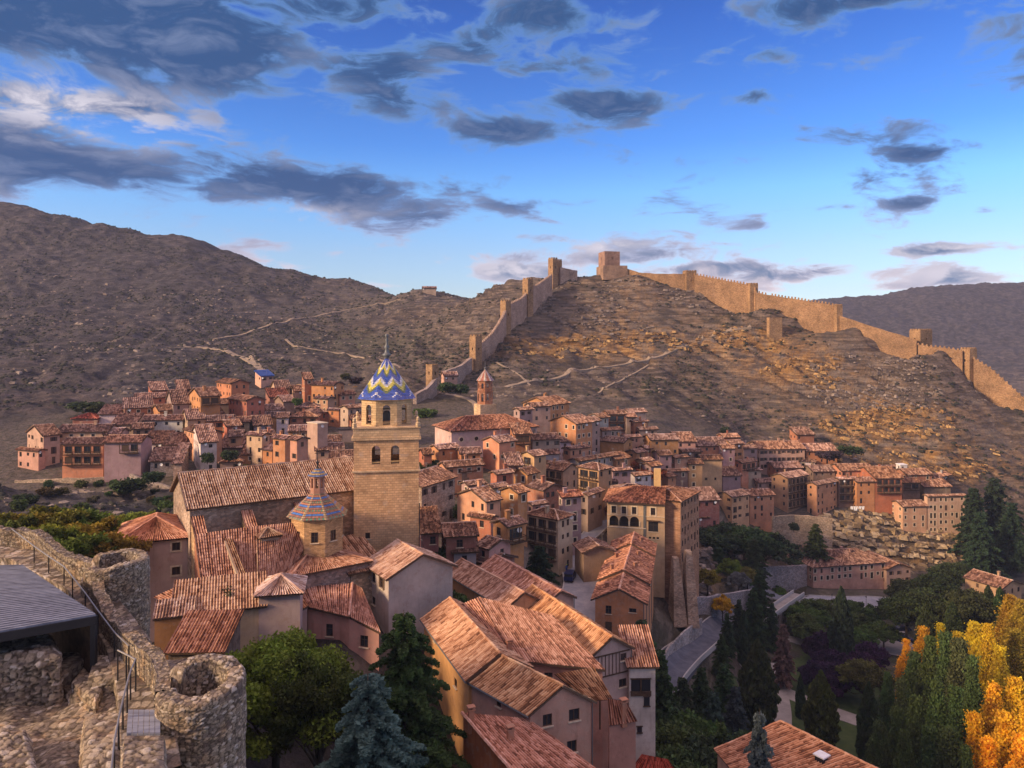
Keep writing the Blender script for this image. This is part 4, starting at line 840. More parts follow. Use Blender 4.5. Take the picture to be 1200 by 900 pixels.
# ------------------------------------------------------------------ the town, right of the palace
Hs([
 (760, 763, 795, 516, 8, 8, 'gr', 'orange', 'orange house under a broad roof left of the pink house with two square windows', dict(chim=0)),
 (793, 794, 815, 518, 4, 8, 'gr', 'pink', 'pink house with two square windows and a white skylight on its roof', dict(chim=0, DL=14)),
 (814, 815, 852, 523, 4, 6, 'gr', 'salmon', 'wide house under a large plain red-brown roof right of the skylight roof', dict(DL=13)),
 (785, 791, 806, 537, 25, 8, 'gr', 'ochre', 'small ochre house at the left foot of the large yellow-orange facade', {}),
 (821, 823, 846, 539, 4, 10, 'gr', 'yellow', 'large yellow-orange facade with two white shutters in the middle', dict(chim=0)),
 (806, 807, 823, 544, 4, 9, 'gr', 'ochre', 'yellow-orange house with an arched balcony joined to the left of the large facade', dict(chim=0)),
 (845, 847, 861, 526, 5, 12, 'gr', 'mauve', 'tall purple-brown house right of the large yellow-orange facade', {}),
 (855, 858, 871, 521, 20, 10, 'gr', 'orange', 'orange house with a white dish on its ridge behind the purple-brown one', {}),
 (870, 872, 887, 526, 10, 8, 'gr', 'mauve', 'small mauve house left of the very long beige house', {}),
 (887, 890, 943, 527, 5, 9.5, 'gr', 'beige', 'very long beige house with three storeys of windows and a huge roof', dict(win=(2, 1), DL=13, chim=2)),
 (943, 945, 981, 529, 5, 9, 'gr', 'orange', 'orange right-hand wing at the end of the very long beige house', dict(DL=12)),
 (937, 955, 961, 542, 68, 6, 'h', 'white', 'tiny bright white cube house with two windows and a pyramid roof', dict(chim=0)),
 (859, 869, 886, 543, 35, 9, 'gr', 'salmon', 'narrow house with an orange side and mauve front with small balconies', dict(gal=('r', 1))),
 (845, 847, 868, 558, 8, 5, 'sr', 'mauve', 'low mauve house with a lean-to roof below the purple-brown house', dict(chim=0)),
 (841, 858, 878, 583, 32, 10, 'gr', 'yellow', 'yellow-sided left half of the double house above the dark trees', dict(chim=0)),
 (877, 879, 907, 582, 15, 10, 'gr', 'salmon', 'reddish right half of the double house above the dark trees', dict(chim=1)),
 (904, 923, 947, 561, 35, 13, 'gr', 'ochre', 'tall house with four dark stacked galleries and a sunlit orange side', dict(gal=('r', 4), chim=1)),
 (946, 957, 981, 569, 35, 12, 'gr', 'salmon', 'red-brown tall house with an orange corner right of the four stacked galleries', dict(chim=0)),
 (979, 983, 1004, 562, 8, 11, 'gr', 'brown', 'brown house covered in rickety timber balconies', dict(gal=('r', 3))),
 (1003, 1004, 1025, 565, 4, 11, 'gr', 'orange', 'bright rust-orange narrow house with a few windows over the rocks', {}),
 (1024, 1026, 1057, 561, 4, 13, 'gr', 'rust', 'tallest red-brown house with two full galleries low on its front', dict(DL=16, chim=1, gal=('r', 2))),
 (1056, 1058, 1078, 566, 5, 9, 'gr', 'brown', 'house with a glazed grey attic loggia right of the tallest red-brown house', dict(gal=('r', 1))),
 (1056, 1058, 1086, 594, 5, 9, 'gr', 'yellow', 'yellow house with a purple window between the red-brown and the last tall house', {}),
 (1083, 1087, 1131, 582, 4, 14, 'gr', 'cream', 'last tall sand-yellow house with a regular grid of windows above the rocks', dict(win=(2, 0), chim=0)),
 (1081, 1083, 1114, 571, 4, 6, 'sr', 'brown', 'house showing only a thin red roof directly behind the last tall sand-yellow house', dict(win=0, chim=0)),
 (1080, 1094, 1113, 561, 35, 5, 'gr', 'grey', 'low house with pale grey wall highest behind the last tall sand-yellow house', {}),
 (1054, 1055, 1063, 545, 4, 8, 'f', 'white', 'slim white stair tower standing above the red roofs at right', dict(flatroof='white', name='tower', cat='tower', chim=0, DL=3)),
 (932, 934, 954, 510, 8, 4, 'sr', 'rust', 'small open hut with a red roof above the very long beige house', dict(chim=0)),
 (735, 746, 756, 531, 40, 5, 'gr', 'orange', 'small orange house with pale roof, uppermost of the huddle above the palace', dict(chim=0)),
 (750, 756, 775, 526, 20, 5, 'gr', 'rust', 'house with a reddish roof in the huddle, next to the brick red block', dict(chim=0)),
 (746, 755, 765, 541, 35, 6, 'gr', 'ochre', 'ochre house below the creeper in the huddle above the palace', dict(chim=0)),
 (752, 763, 775, 547, 35, 6, 'gr', 'mauve', 'mauve house with thin blue door in the huddle above the palace', dict(chim=0)),
 (737, 744, 763, 558, 25, 5, 'gr', 'white', 'whitish low house directly behind the upper roof of the palace', dict(chim=0)),
 (770, 783, 792, 560, 45, 5, 'gr', 'orange', 'small orange and white house right of the palace chimney', dict(chim=0)),
 (778, 782, 806, 553, 12, 5, 'gr', 'brown', 'house with a wide red-brown roof and dark opening right of the huddle', {}),
 (770, 773, 787, 534, 12, 6, 'gr', 'mauve', 'greyish mauve house between the huddle and the orange broad-roofed house', dict(chim=0)),
 (810, 813, 843, 587, 8, 9, 'sr', 'red', 'brick-red blank walled building stepping down right of the palace', dict(win=(1, 0), chim=0)),
 (811, 814, 830, 607, 10, 4, 'h', 'mauve', 'small pavilion with a pinkish roof beside the stone buttresses', dict(chim=0)),
])
EXTRA = 1
Hs([
 (950, 953, 985, 553, 6, 7, 'gr', 'brown', 'house with a low brown roof wedged behind the red-brown tall house with an orange corner', dict(chim=1)),
 (983, 986, 1024, 552, 4, 9, 'gr', 'salmon', 'wide roofed house directly behind the rickety balconies', dict(DL=10)),
 (1060, 1063, 1092, 557, 6, 7, 'gr', 'rust', 'house whose red-brown roof joins the tallest house to the slim white tower', dict(DL=9)),
 (1022, 1026, 1050, 548, 10, 5, 'gr', 'beige', 'low house peeping over the roof of the tallest red-brown house', dict(chim=0)),
 (905, 908, 940, 549, 6, 6, 'gr', 'rust', 'rust house between the long beige house and the four stacked galleries', dict(chim=0)),
 (868, 872, 892, 552, 12, 6, 'gr', 'beige', 'small beige house below the left end of the very long beige house', dict(chim=0)),
 (884, 888, 906, 566, 15, 6, 'sr', 'mauve', 'mauve lean-to left of the four stacked galleries', dict(chim=0)),
 (795, 800, 822, 530, 10, 8, 'gr', 'brown', 'brown house just below the pink house with two square windows', dict(chim=0)),
 (845, 848, 866, 513, 8, 6, 'gr', 'rust', 'rust house at the upper edge behind the wide plain red-brown roof', {}),
 (700, 706, 728, 505, 25, 8, 'gr', 'mauve', 'mauve house between the dark gallery house and the blank orange wall', {}),
 (728, 733, 750, 513, 22, 7, 'gr', 'pink', 'pink house under the brick red block', dict(chim=0)),
 (745, 750, 770, 504, 15, 7, 'gr', 'beige', 'beige house right of the brick red block', {}),
 (660, 668, 690, 527, 40, 8, 'gr', 'salmon', 'salmon house above the long blue-grey house', {}),
 (640, 646, 664, 545, 35, 6, 'gr', 'mauve', 'small mauve house left of the two orange chimney towers', dict(chim=0)),
 (575, 582, 600, 556, 35, 7, 'gr', 'rust', 'rust house right of the long salmon house with attic windows', {}),
 (570, 578, 594, 572, 38, 7, 'gr', 'beige', 'beige house directly left of the small orange tower room', dict(chim=0)),
 (618, 624, 640, 592, 35, 8, 'gr', 'pink', 'pink house hidden between the rust-red wall and the three-gallery corner house', dict(chim=0)),
 (700, 705, 722, 566, 20, 9, 'gr', 'brown', 'brown house at the upper end of the pale street', dict(chim=0)),
 (536, 541, 556, 553, 28, 6, 'gr', 'brown', 'low brown house behind the long salmon house', dict(chim=0)),
 (392, 398, 416, 463, 30, 6, 'gr', 'salmon', 'salmon house right of the highest large orange building', dict(chim=0)),
 (405, 411, 430, 492, 20, 6, 'gr', 'rust', 'rust house tucked against the belfry parapet on its left', dict(chim=0)),
 (340, 345, 362, 459, 25, 5, 'gr', 'beige', 'beige house left of the narrow rust-red tower house', dict(chim=0)),
 (318, 324, 340, 456, 25, 5, 'gr', 'pink', 'pink house just right of the bright blue roof', dict(chim=0)),
 (196, 200, 216, 466, 20, 7, 'gr', 'mauve', 'mauve house under the tall dark red windowless block', dict(chim=0)),
 (258, 266, 282, 500, 35, 7, 'gr', 'rust', 'rust house with a steep dark shadow side behind the golden pair', {}),
 (150, 156, 178, 503, 20, 6, 'gr', 'brown', 'brown house squeezed behind the low whitewashed outbuilding', dict(chim=0)),
 (300, 306, 322, 512, 30, 6, 'gr', 'salmon', 'salmon house behind the cream-gold half of the golden pair', {}),
 (214, 220, 240, 492, 30, 7, 'gr', 'beige', 'beige house with a broad roof right of the whitewashed house with the blue door', {}),
 (424, 432, 446, 500, 20, 7, 'gr', 'pink', 'pink house partly hidden behind the belfry', dict(chim=0)),
])
# hotel by the river and the far houses
h1 = H(946, 953, 1038, 665, 12, 6.6, 'h', 'pink', 'long pink riverside building with three storeys of small windows', Y=232, win=(2, 1), st=2.3, winh=1.2, name='hotel', cat='hotel', chim=2, DL=13, pitch=24)
h2 = H(1036, 1039, 1067, 668, 12, 6.4, 'gl', 'beige', 'tan gabled annex at the right end of the pink riverside building', Y=236, st=2.3, DL=14, chim=0)
H(1131, 1174, 1197, 690, 25, 5, 'gl', 'ochre', 'ochre gabled house half hidden behind poplars at the right edge', Y=205, chim=1)
# ------------------------------------------------------------------ special buildings
def arch_fill(mb, p, q, s, w, zs, n=8, mi=0, dep=.25):
    """fills the corners above a semicircular arch in a rectangular opening: springing zs, radius w/2, top zs+w/2"""
    p = np.asarray(p[:2], float); q = np.asarray(q[:2], float); d = (q - p) / np.linalg.norm(q - p); inn = np.array([-d[1], d[0]]); r = w / 2
    def pt(a, z, e=0.0): v = p + d * (s + a) + inn * e; return (v[0], v[1], z)
    for i in range(n):
        a0, a1 = math.pi * i / n, math.pi * (i + 1) / n; x0, y0, x1, y1 = r * math.cos(a0), r * math.sin(a0), r * math.cos(a1), r * math.sin(a1)
        mb.quad(pt(x0, zs + y0), pt(x0, zs + r), pt(x1, zs + r), pt(x1, zs + y1), mi); mb.quad(pt(x0, zs + y0), pt(x1, zs + y1), pt(x1, zs + y1, dep), pt(x0, zs + y0, dep), mi)
def plan(cx, cy, n, r, rot): return [(cx + r * math.cos(rot + 2 * math.pi * i / n), cy + r * math.sin(rot + 2 * math.pi * i / n)) for i in range(n)]
def ring_box(mb, pts, z0, z1, out, mi=0, cx=None):
    c = np.mean(np.array(pts), 0); o = [tuple(c + (np.array(p) - c) * (1 + out / np.linalg.norm(np.array(p) - c))) for p in pts]; n = len(pts)
    V = [(x, y, z0) for x, y in o] + [(x, y, z1) for x, y in o]; mb.add(V, [(i, (i + 1) % n, n + (i + 1) % n, n + i) for i in range(n)] + [tuple(range(n, 2 * n)), tuple(range(n))[::-1]], mi)

def glazed_cone(parent, cx, cy, n, rot, r, z0, z1, rows, cols, fn, name, curve=0.0):
    mb = MB(); cl = []
    for f in range(n):
        a0, a1 = rot + 2 * math.pi * f / n, rot + 2 * math.pi * (f + 1) / n; p0 = np.array([math.cos(a0), math.sin(a0)]); p1 = np.array([math.cos(a1), math.sin(a1)])
        for i in range(rows):
            v0, v1 = i / rows, (i + 1) / rows       # 0 top .. 1 eave
            for j in range(cols):
                q = []
                for v, u in ((v0, j), (v1, j), (v1, j + 1), (v0, j + 1)):
                    k = u / cols; R_ = r * (v * (1 - curve) + curve * v * v) + .05; xy = p0 * (1 - k) + p1 * k; q.append((cx + xy[0] * R_, cy + xy[1] * R_, z1 + (z0 - z1) * v + (.0 if v == v0 else .045)))
                mb.quad(*q); cl.append(fn(f, (v0 + v1) / 2, ((j + .5) / cols) * 2 - 1))
    me = mb.mesh(name, M['glaze']); at = me.attributes.new('gcol', 'FLOAT_COLOR', 'FACE'); r_ = np.random.default_rng(5)
    arr = np.ones((len(cl), 4), np.float32); arr[:, :3] = np.array(cl) * r_.uniform(.7, 1.25, (len(cl), 1)); at.data.foreach_set('color', arr.ravel())
    o = link(name, me, parent); o.matrix_parent_inverse = parent_world(parent).inverted(); return o
BL, WH, YE, GN = (.045, .10, .42), (.62, .63, .68), (.62, .55, .10), (.13, .17, .05)
def chevron(f, v, u):
    t = v - .20 * (1 - abs(u))
    for lim, c in ((.08, BL), (.15, WH), (.24, YE), (.285, GN), (.45, BL), (.525, WH), (.625, YE), (.67, GN), (.82, BL), (.865, WH)):
        if t < lim: return c if v < .955 else BL
    return BL

def belfry():
    Y0 = 92.; a = R(9); rd = np.array([math.cos(a), math.sin(a)]); ld = np.array([-math.sin(a), math.cos(a)]); c0 = np.array([(414.5 - 600) / F * Y0, Y0]); S = 8.0
    cs = [c0, c0 + rd * S, c0 + rd * S + ld * S, c0 + ld * S]; ctr = sum(cs) / 4; z = lambda py: (V0 - py) / F * Y0
    root = empty('bell_tower', (ctr[0], ctr[1], z(640))); tag(root, 'square stone cathedral belfry crowned by a blue, white and yellow tiled spire', 'bell tower')
    mb = MB(); zb, z1, z2, z3 = -36., z(553), z(516), z(503)
    for i in range(4):
        p, q = cs[i], cs[(i + 1) % 4]; ops = [(2.2, 3.25, z(545), z(523)), (4.55, 5.6, z(545), z(523))] if True else []
        lo = [(1.4, 2.0, z(632), z(625))] if i == 0 else []
        wall_face(mb, p, q, zb, z1, lo, 0); wall_face(mb, p, q, z1, z2, ops, 0)
        for o in ops: arch_fill(mb, p, q, (o[0] + o[1]) / 2, 1.05, z(523) - .525)
    mb.build('wall', M['ashlar'], root, (.60, .40, .235))
    put_window(root, cs[0], cs[1], 1.7, z(632), .6, .74, 'window', True)
    mb = MB(); ring_box(mb, cs, z1 - .12, z1 + .10, .28); mb.build('cornice', M['ashlar'], root, (.58, .45, .30))
    mb = MB(); ring_box(mb, cs, z2 - .02, z2 + .30, .40); ring_box(mb, cs, z2 + .302, z3, .12); ring_box(mb, cs, z3 + .002, z3 + .16, .30)
    mb.build('parapet', M['ashlar'], root, (.56, .42, .27))
    mb = MB()
    for c in cs:
        cc = ctr + (c - ctr) * .98; mb.lathe((cc[0], cc[1], z3 + .16), [(.30, 0), (.30, .5), (.16, .62), (.24, .85), (.20, 1.1), (.05, 1.3), (.01, 1.32)], 8)
    mb.build('pinnacle', M['ashlar'], root, (.6, .48, .32))
    zd0, zd1 = z3 + .1, (V0 - 469) / F * 92.5; rot = a + R(22.5); cy = ctr; dr = 3.42; pl = plan(cy[0], cy[1], 8, dr, rot - R(90) - R(0)); mb = MB()
    pl = plan(cy[0], cy[1], 8, dr, a - R(90) - R(22.5)); h = zd1 - zd0; w = .95
    for i in range(8):
        p, q = np.array(pl[i]), np.array(pl[(i + 1) % 8]); L = np.linalg.norm(q - p); o = (L / 2 - w / 2, L / 2 + w / 2, zd0 + .25, zd0 + h * .80); wall_face(mb, p, q, zd0, zd1, [o]); arch_fill(mb, p, q, L / 2, w, o[3] - w / 2)
    mb.build('drum', M['ashlar'], root, (.56, .42, .25))
    mb = MB(); ring_box(mb, pl, zd1 - .12, zd1 + .05, .25); mb.build('drum_cornice', M['ashlar'], root, (.55, .43, .3))
    glazed_cone(root, cy[0], cy[1], 8, a - R(90) - R(22.5), dr + .50, zd1 - .05, zd1 + 5.3, 34, 12, chevron, 'spire')
    mb = MB(); mb.lathe((cy[0], cy[1], zd1 + 5.1), [(.30, 0), (.34, .15), (.42, .28), (.62, .5), (.40, .62), (.30, .75), (.20, 1.2), (.36, 1.5), (.16, 1.75), (.14, 2.2), (.22, 2.4), (.10, 2.6), (.22, 2.8), (.26, 2.95), (.20, 3.12), (.03, 3.2)], 12, tint=.5)
    mb.build('finial', M['lead'], root, smooth=True)
    mb = MB(); mb.lathe((cy[0], cy[1], zd0 + .5), [(.75, 0), (.62, .3), (.5, .9), (.3, 1.25), (.05, 1.3)], 14); mb.beam((cy[0] - 3, cy[1], zd0 + 2.0), (cy[0] + 3, cy[1], zd0 + 2.0), .2); mb.build('bell', M['lead'], root, smooth=False)
    mb = MB(); mb.tube([(c0[0] + rd[0] * S + .1, c0[1] + rd[1] * S - .1, z(592)), (c0[0] + rd[0] * S + .1, c0[1] + rd[1] * S - .1, z(650))], .07, 6); mb.build('downpipe', M['iron'], root)
belfry()

# ---- nave
nv = H(206, 222.6, 412, 595.7, 33, 11, 'gr', (.40, .33, .27), 'long cathedral nave with a huge brown tiled roof left of the belfry', Y=84.5, D=22.5, DL=11.5, pitch=27.5, win=(0, 0), chim=0, mat='stone', name='church_nave', cat='church', rt=(.95, .92, .85))
cr = H(384, 404, 424, 572, 33, 12, 'gl', (.44, .34, .24), 'taller cathedral crossing roof wedged between the nave and the belfry', Y=97, D=9, DL=12, pitch=24, win=(0, 0), chim=0, mat='stone', name='church_crossing', cat='church')
def buttress(px, s, zt, label):
    c = nv['c'][0] + nv['rd'] * s; out = -nv['ld']; root = empty('buttress', (c[0], c[1], -28)); tag(root, label, 'buttress', 'buttresses along the nave wall')
    mb = MB(); rd = nv['rd']; w = .55; d = 2.6; a0 = c - rd * w; a1 = c + rd * w; b0 = a0 + out * d; b1 = a1 + out * d
    V = [(*b0, -30), (*b1, -30), (*a1, -30), (*a0, -30), (*b0, zt - 1.6), (*b1, zt - 1.6), (*a1, zt), (*a0, zt)]
    mb.add(V, [(0, 1, 5, 4), (1, 2, 6, 5), (3, 0, 4, 7), (4, 5, 6, 7)], 0); mb.build('wall', M['stone'], root, (.50, .35, .2))
    rb = MB(); e = .12; tile_slope(rb, (*(a0 - rd * e), zt + .1), (*(a1 + rd * e), zt + .1), (*(b1 + rd * e + out * e), zt - 1.62), (*(b0 - rd * e + out * e), zt - 1.62), 84); rb.build('roof', [M['tile'], M['soffit']], root, (1, .8, .7))
for s, zt, lb in ((.7, -20.6, 'leftmost nave buttress standing at the sunlit corner'), (6.2, -20.6, 'middle nave buttress with its own little sloping tile roof'), (12.4, -20.4, 'right-hand nave buttress nearest the small tiled dome')): buttress(0, s, zt, lb)

# ---- roofs given corner by corner
def roofed(name, label, cat, quads, foot, ze, zb, color, wins=(), mat='plaster', rt=(1, 1, 1), chim=(), Y=75, group=None, caps=(), seed=0):
    """quads: roof slopes [top-left, top-right, bottom-right, bottom-left]; foot: eave outline (x,y[,z]) counter-clockwise seen from above starting front-left"""
    foot = [tuple(p) for p in foot]; c = np.mean(np.array([p[:2] for p in foot]), 0); root = empty(name, (c[0], c[1], zb + 1)); tag(root, label, cat, group)
    mb = MB(); n = len(foot)
    for i in range(n):
        p, q = foot[i], foot[(i + 1) % n]; zp_, zq = (p[2] if len(p) > 2 else ze), (q[2] if len(q) > 2 else ze); zt = min(zp_, zq)
        ol = []; L = math.dist(p[:2], q[:2])
        for (fi, fr, dz, w, h, *k) in wins:
            if fi == i: ol.append((fr * L - w / 2, fr * L + w / 2, zt - dz - h, zt - dz))
        wall_face(mb, p, q, zb, zt, ol, 0)
        if abs(zp_ - zq) > .01:
            mb.add([(p[0], p[1], zt), (q[0], q[1], zt), (q[0], q[1], zq) if zq > zp_ else (p[0], p[1], zp_)], [(0, 1, 2)], 0)
    mb.build('wall', M[mat], root, C[color] if isinstance(color, str) else color)
    for (fi, fr, dz, w, h, *k) in wins:
        p, q = foot[fi], foot[(fi + 1) % n]; zt = min(p[2] if len(p) > 2 else ze, q[2] if len(q) > 2 else ze); L = math.dist(p[:2], q[:2]); put_window(root, p, q, fr * L, zt - dz - h, w, h, k[0] if k else 'window', True)
    rb = MB()
    for qd in quads: tile_slope(rb, *qd, Y, seed)
    for a, b in caps: ridge_cap(rb, a, b, Y)
    ro = rb.build('roof', [M['tile'], M['soffit']], root, rt)
    for (x, y, z, *k) in chim: chimney(ro, x, y, z, *(k or (.5, 1.0)))
    return root
def G2(name, label, lf, lb, rf, ze, rise, zb, color, wins=(), ov=.35, rt=(1, 1, 1), Y=75, mat='plaster', chim=(), cat='house', group=None, seed=0, ovf=.3):
    """gabled house: left eave front/back and right eave front given as pixels at eave height"""
    A, Bk, Rf = W(*lf, ze), W(*lb, ze), W(*rf, ze); D = (Rf - A); Rb = Bk + D; wd = D[:2] / np.linalg.norm(D[:2]); ln = (Bk - A); ln /= np.linalg.norm(ln); ln = ln[:2]
    mid = lambda p, q, z: np.array([(p[0] + q[0]) / 2, (p[1] + q[1]) / 2, z])
    def off(p, a, b, z=ze): return np.array([p[0] + wd[0] * a + ln[0] * b, p[1] + wd[1] * a + ln[1] * b, z])
    half = np.linalg.norm(D) / 2; tn = rise / half; zo = ze - ov * tn + .1; zr = ze + rise + .1
    m0 = off(mid(A, Rf, 0), 0, -ovf, zr); m1 = off(mid(Bk, Rb, 0), 0, ovf, zr)
    quads = [(m1, m0, off(A, -ov, -ovf, zo), off(Bk, -ov, ovf, zo)), (m0, m1, off(Rb, ov, ovf, zo), off(Rf, ov, -ovf, zo))]
    root = empty(name, tuple(((A + Rb) / 2)[:2]) + (zb + 1,)); tag(root, label, cat, group); mb = MB(); ft = [A, Rf, Rb, Bk]
    for i in range(4):
        p, q = ft[i], ft[(i + 1) % 4]; L = np.linalg.norm((q - p)[:2]); ol = [(fr * L - w / 2, fr * L + w / 2, ze - dz - h, ze - dz) for (fi, fr, dz, w, h, *k) in wins if fi == i]
        wall_face(mb, p, q, zb, ze, ol, 0, (.5, rise) if i in (0, 2) else None)
    mb.build('wall', M[mat], root, C[color] if isinstance(color, str) else color)
    for (fi, fr, dz, w, h, *k) in wins:
        p, q = ft[fi], ft[(fi + 1) % 4]; L = np.linalg.norm((q - p)[:2]); put_window(root, p, q, fr * L, ze - dz - h, w, h, k[0] if k else 'window', True)
    rb = MB(); tile_slope(rb, *quads[0], Y, seed); tile_slope(rb, *quads[1], Y, seed + 1); ridge_cap(rb, m0, m1, Y); ro = rb.build('roof', [M['tile'], M['soffit']], root, rt)
    mg = MB(); q = off(Rf, .06, -.08); mg.tube([q + (0, 0, -.1), q + (0, 0, zb - ze + 1)], .06, 6); mg.build('downpipe', M['lead'], root)
    mg = MB(); mg.tube([off(A, -ov - .05, -ovf, zo - .02), off(Bk, -ov - .05, ovf, zo - .02)], .08, 6); mg.build('gutter', M['lead'], root)
    for (f, g, *k) in chim:
        p = A + D * f + (Bk - A) * g; chimney(ro, p[0], p[1], ze + rise * (1 - abs(f - .5) * 2), *(k or (.5, 1.0)))
    return dict(root=root, ft=ft, roof=ro, m0=m0, m1=m1)

# cathedral annexes
H(127, 137.5, 222, 636.5, 22, 7, 'h', (.50, .38, .33), 'annex with a dark red hipped roof and small arched windows beside the round stone tower', Y=83, DL=9, rt=(.95, .72, .64), chim=0, win=(1, 0), name='church_annex', cat='annex', pitch=24)
roofed('chapel_row', 'wide patched red and tan chapel roof stepping down under the nave wall', 'chapel',
       [(W(228, 627, -21.6), W(300, 617, -21.6), W(302, 702, -27.0), W(238, 702, -26.2)), (W(301, 617, -21.5), W(372, 610, -21.5), W(345, 668, -26.0), W(303, 702, -26.9)), (W(180, 700, -26.4), W(215, 684, -25.0), W(238, 702, -26.2), W(226, 722, -27.4))],
       [W(240, 704, -27.2), W(300, 704, -27.2), W(344, 668, -26.3), W(370, 612, -22.2), W(228, 628, -22.2)], -27, -36, 'rust', rt=(.95, .78, .70), Y=80)
mbx = MB(); 
G_ = empty('roof_wall', (-24, 82, -30)); tag(G_, 'raised tile-capped parapet running down between the red and tan chapel roofs', 'parapet')
p0, p1 = W(267, 636, -22.6), W(292, 702, -26.6); mbx.beam(p0, p1, .8, .7); mbx.build('wall', M['plaster'], G_, C['stone'])
rb = MB(); dd = np.array([.5, -.1, 0]); tile_slope(rb, p0 - dd + (0, 0, .42), p0 + dd + (0, 0, .42), p1 + dd + (0, 0, .42), p1 - dd + (0, 0, .42), 80); rb.build('roof', [M['tile'], M['soffit']], G_, (.75, .7, .6))

dm = H(303, 342, 411, 675, 37, 6, 'h', (.44, .36, .29), 'square chapel block with an orange-brown hipped roof carrying the small tiled dome', Y=80.5, DL=9, D=9, pitch=17, win=(0, 0), chim=0, mat='stone', name='chapel_block', cat='chapel', rt=(1.05, .8, .62))
def small_dome():
    ct = (dm['c'][0] + dm['c'][2]) / 2 + np.array([.1, .6]); z = lambda py: (V0 - py) / F * (ct[1] - 2.9); base = z(648); a = R(-90 - 22.5 + 8)
    root = empty('dome', (ct[0], ct[1], base)); tag(root, 'small octagonal dome with striped blue, green and orange tiles and a lantern', 'dome')
    pl = plan(ct[0], ct[1], 8, 3.05, a); mb = MB(); z1 = z(609)
    ow = []
    for i in range(8):
        p, q = np.array(pl[i]), np.array(pl[(i + 1) % 8]); L = np.linalg.norm(q - p); o = (L / 2 - .4, L / 2 + .4, base + 1.1, base + 2.3); wall_face(mb, p, q, base - 1.2, z1, [o]); ow.append((p, q, L))
    mb.build('drum', M['bricks'], root, (.60, .40, .22))
    for p, q, L in ow: put_window(root, p, q, L / 2, base + 1.1, .8, 1.2, 'window', True)
    mb = MB(); ring_box(mb, pl, z1 - .15, z1 + .02, .3); mb.build('cornice', M['ashlar'], root, (.5, .38, .26))
    OR, TL, GR2 = (.42, .16, .06), (.06, .16, .42), (.08, .22, .13)
    def stripes(f, v, u):
        if v < .10: return (.55, .42, .10)
        k = int(v * 16) % 4
        if abs(u) > .86: return (.42, .30, .16)
        return (OR, TL, (.25, .12, .08), GR2)[k] if (int((u + 1) * 6) % 2 == 0 or k in (1,)) else (.30, .14, .09)
    ztop = z(577); glazed_cone(root, ct[0], ct[1], 8, a, 3.6, z1, ztop, 16, 12, stripes, 'tiled_roof')
    mb = MB(); pl2 = plan(ct[0], ct[1], 8, .85, a); zt = ztop - .35; z2 = zt + 1.75
    for i in range(8):
        p, q = np.array(pl2[i]), np.array(pl2[(i + 1) % 8]); L = np.linalg.norm(q - p); wall_face(mb, p, q, zt - .5, z2, [(L * .25, L * .75, zt + .35, z2 - .25)])
    mb.build('lantern', M['plaster'], root, (.42, .22, .15))
    glazed_cone(root, ct[0], ct[1], 8, a, 1.15, z2, z2 + .95, 6, 5, lambda f, v, u: (.10, .16, .30) if int(v * 6) % 2 else (.42, .30, .12), 'lantern_roof')
    mb = MB(); mb.lathe((ct[0], ct[1], z2 + .85), [(.22, 0), (.12, .15), (.10, .5), (.22, .7), (.05, .9), (.03, 2.3)], 8); mb.beam((ct[0] - .35, ct[1], z2 + 2.6), (ct[0] + .35, ct[1], z2 + 2.6), .06); mb.beam((ct[0], ct[1], z2 + 2.0), (ct[0], ct[1], z2 + 3.1), .06); mb.build('finial', M['iron'], root)
small_dome()
H(300, 306, 320, 630, 35, 3.5, 'h', (.50, .36, .26), 'miniature turret with a pyramid roof between the two nave buttresses', Y=82.5, D=2.0, DL=2.0, chim=0, win=(1, 0), name='turret', cat='turret', pitch=30, winh=.8, ov=.3)
H(295, 303, 346, 697, 12, 5, 'h', (.42, .33, .28), 'small square house with a striped pyramid roof below the chapel block', Y=72.5, D=3.9, DL=4.2, chim=0, win=(0, 0), pitch=28, ov=.4)
H(184, 204, 300, 722, 20, 6, 'sr', (.52, .38, .26), 'low house with a long striped tile roof beside the round stone tower', Y=70, DL=4.2, chim=0, win=(0, 0), pitch=22, ov=.35, rt=(1.05, .95, .8), D=8)
H(180, 181, 204, 727, 20, 6, 'sr', 'orange', 'narrow bright orange wall with a thin tiled coping left of the striped roof', Y=68.5, D=3.2, DL=3, chim=0, win=(0, 0), pitch=12, ov=.15, name='house_wing', cat='wing')
H(194, 197, 258, 765, 2, 4, 'sr', 'interior' if 0 else (.10, .08, .06), 'open shed with a red and cream striped tile roof behind the foreground tower', Y=63.5, DL=4.6, D=4.6, chim=0, win=(0, 0), pitch=19, ov=.3, rt=(.95, .7, .55), name='shed', cat='shed')  # near-black wall colour stands in for the shade under the open roof
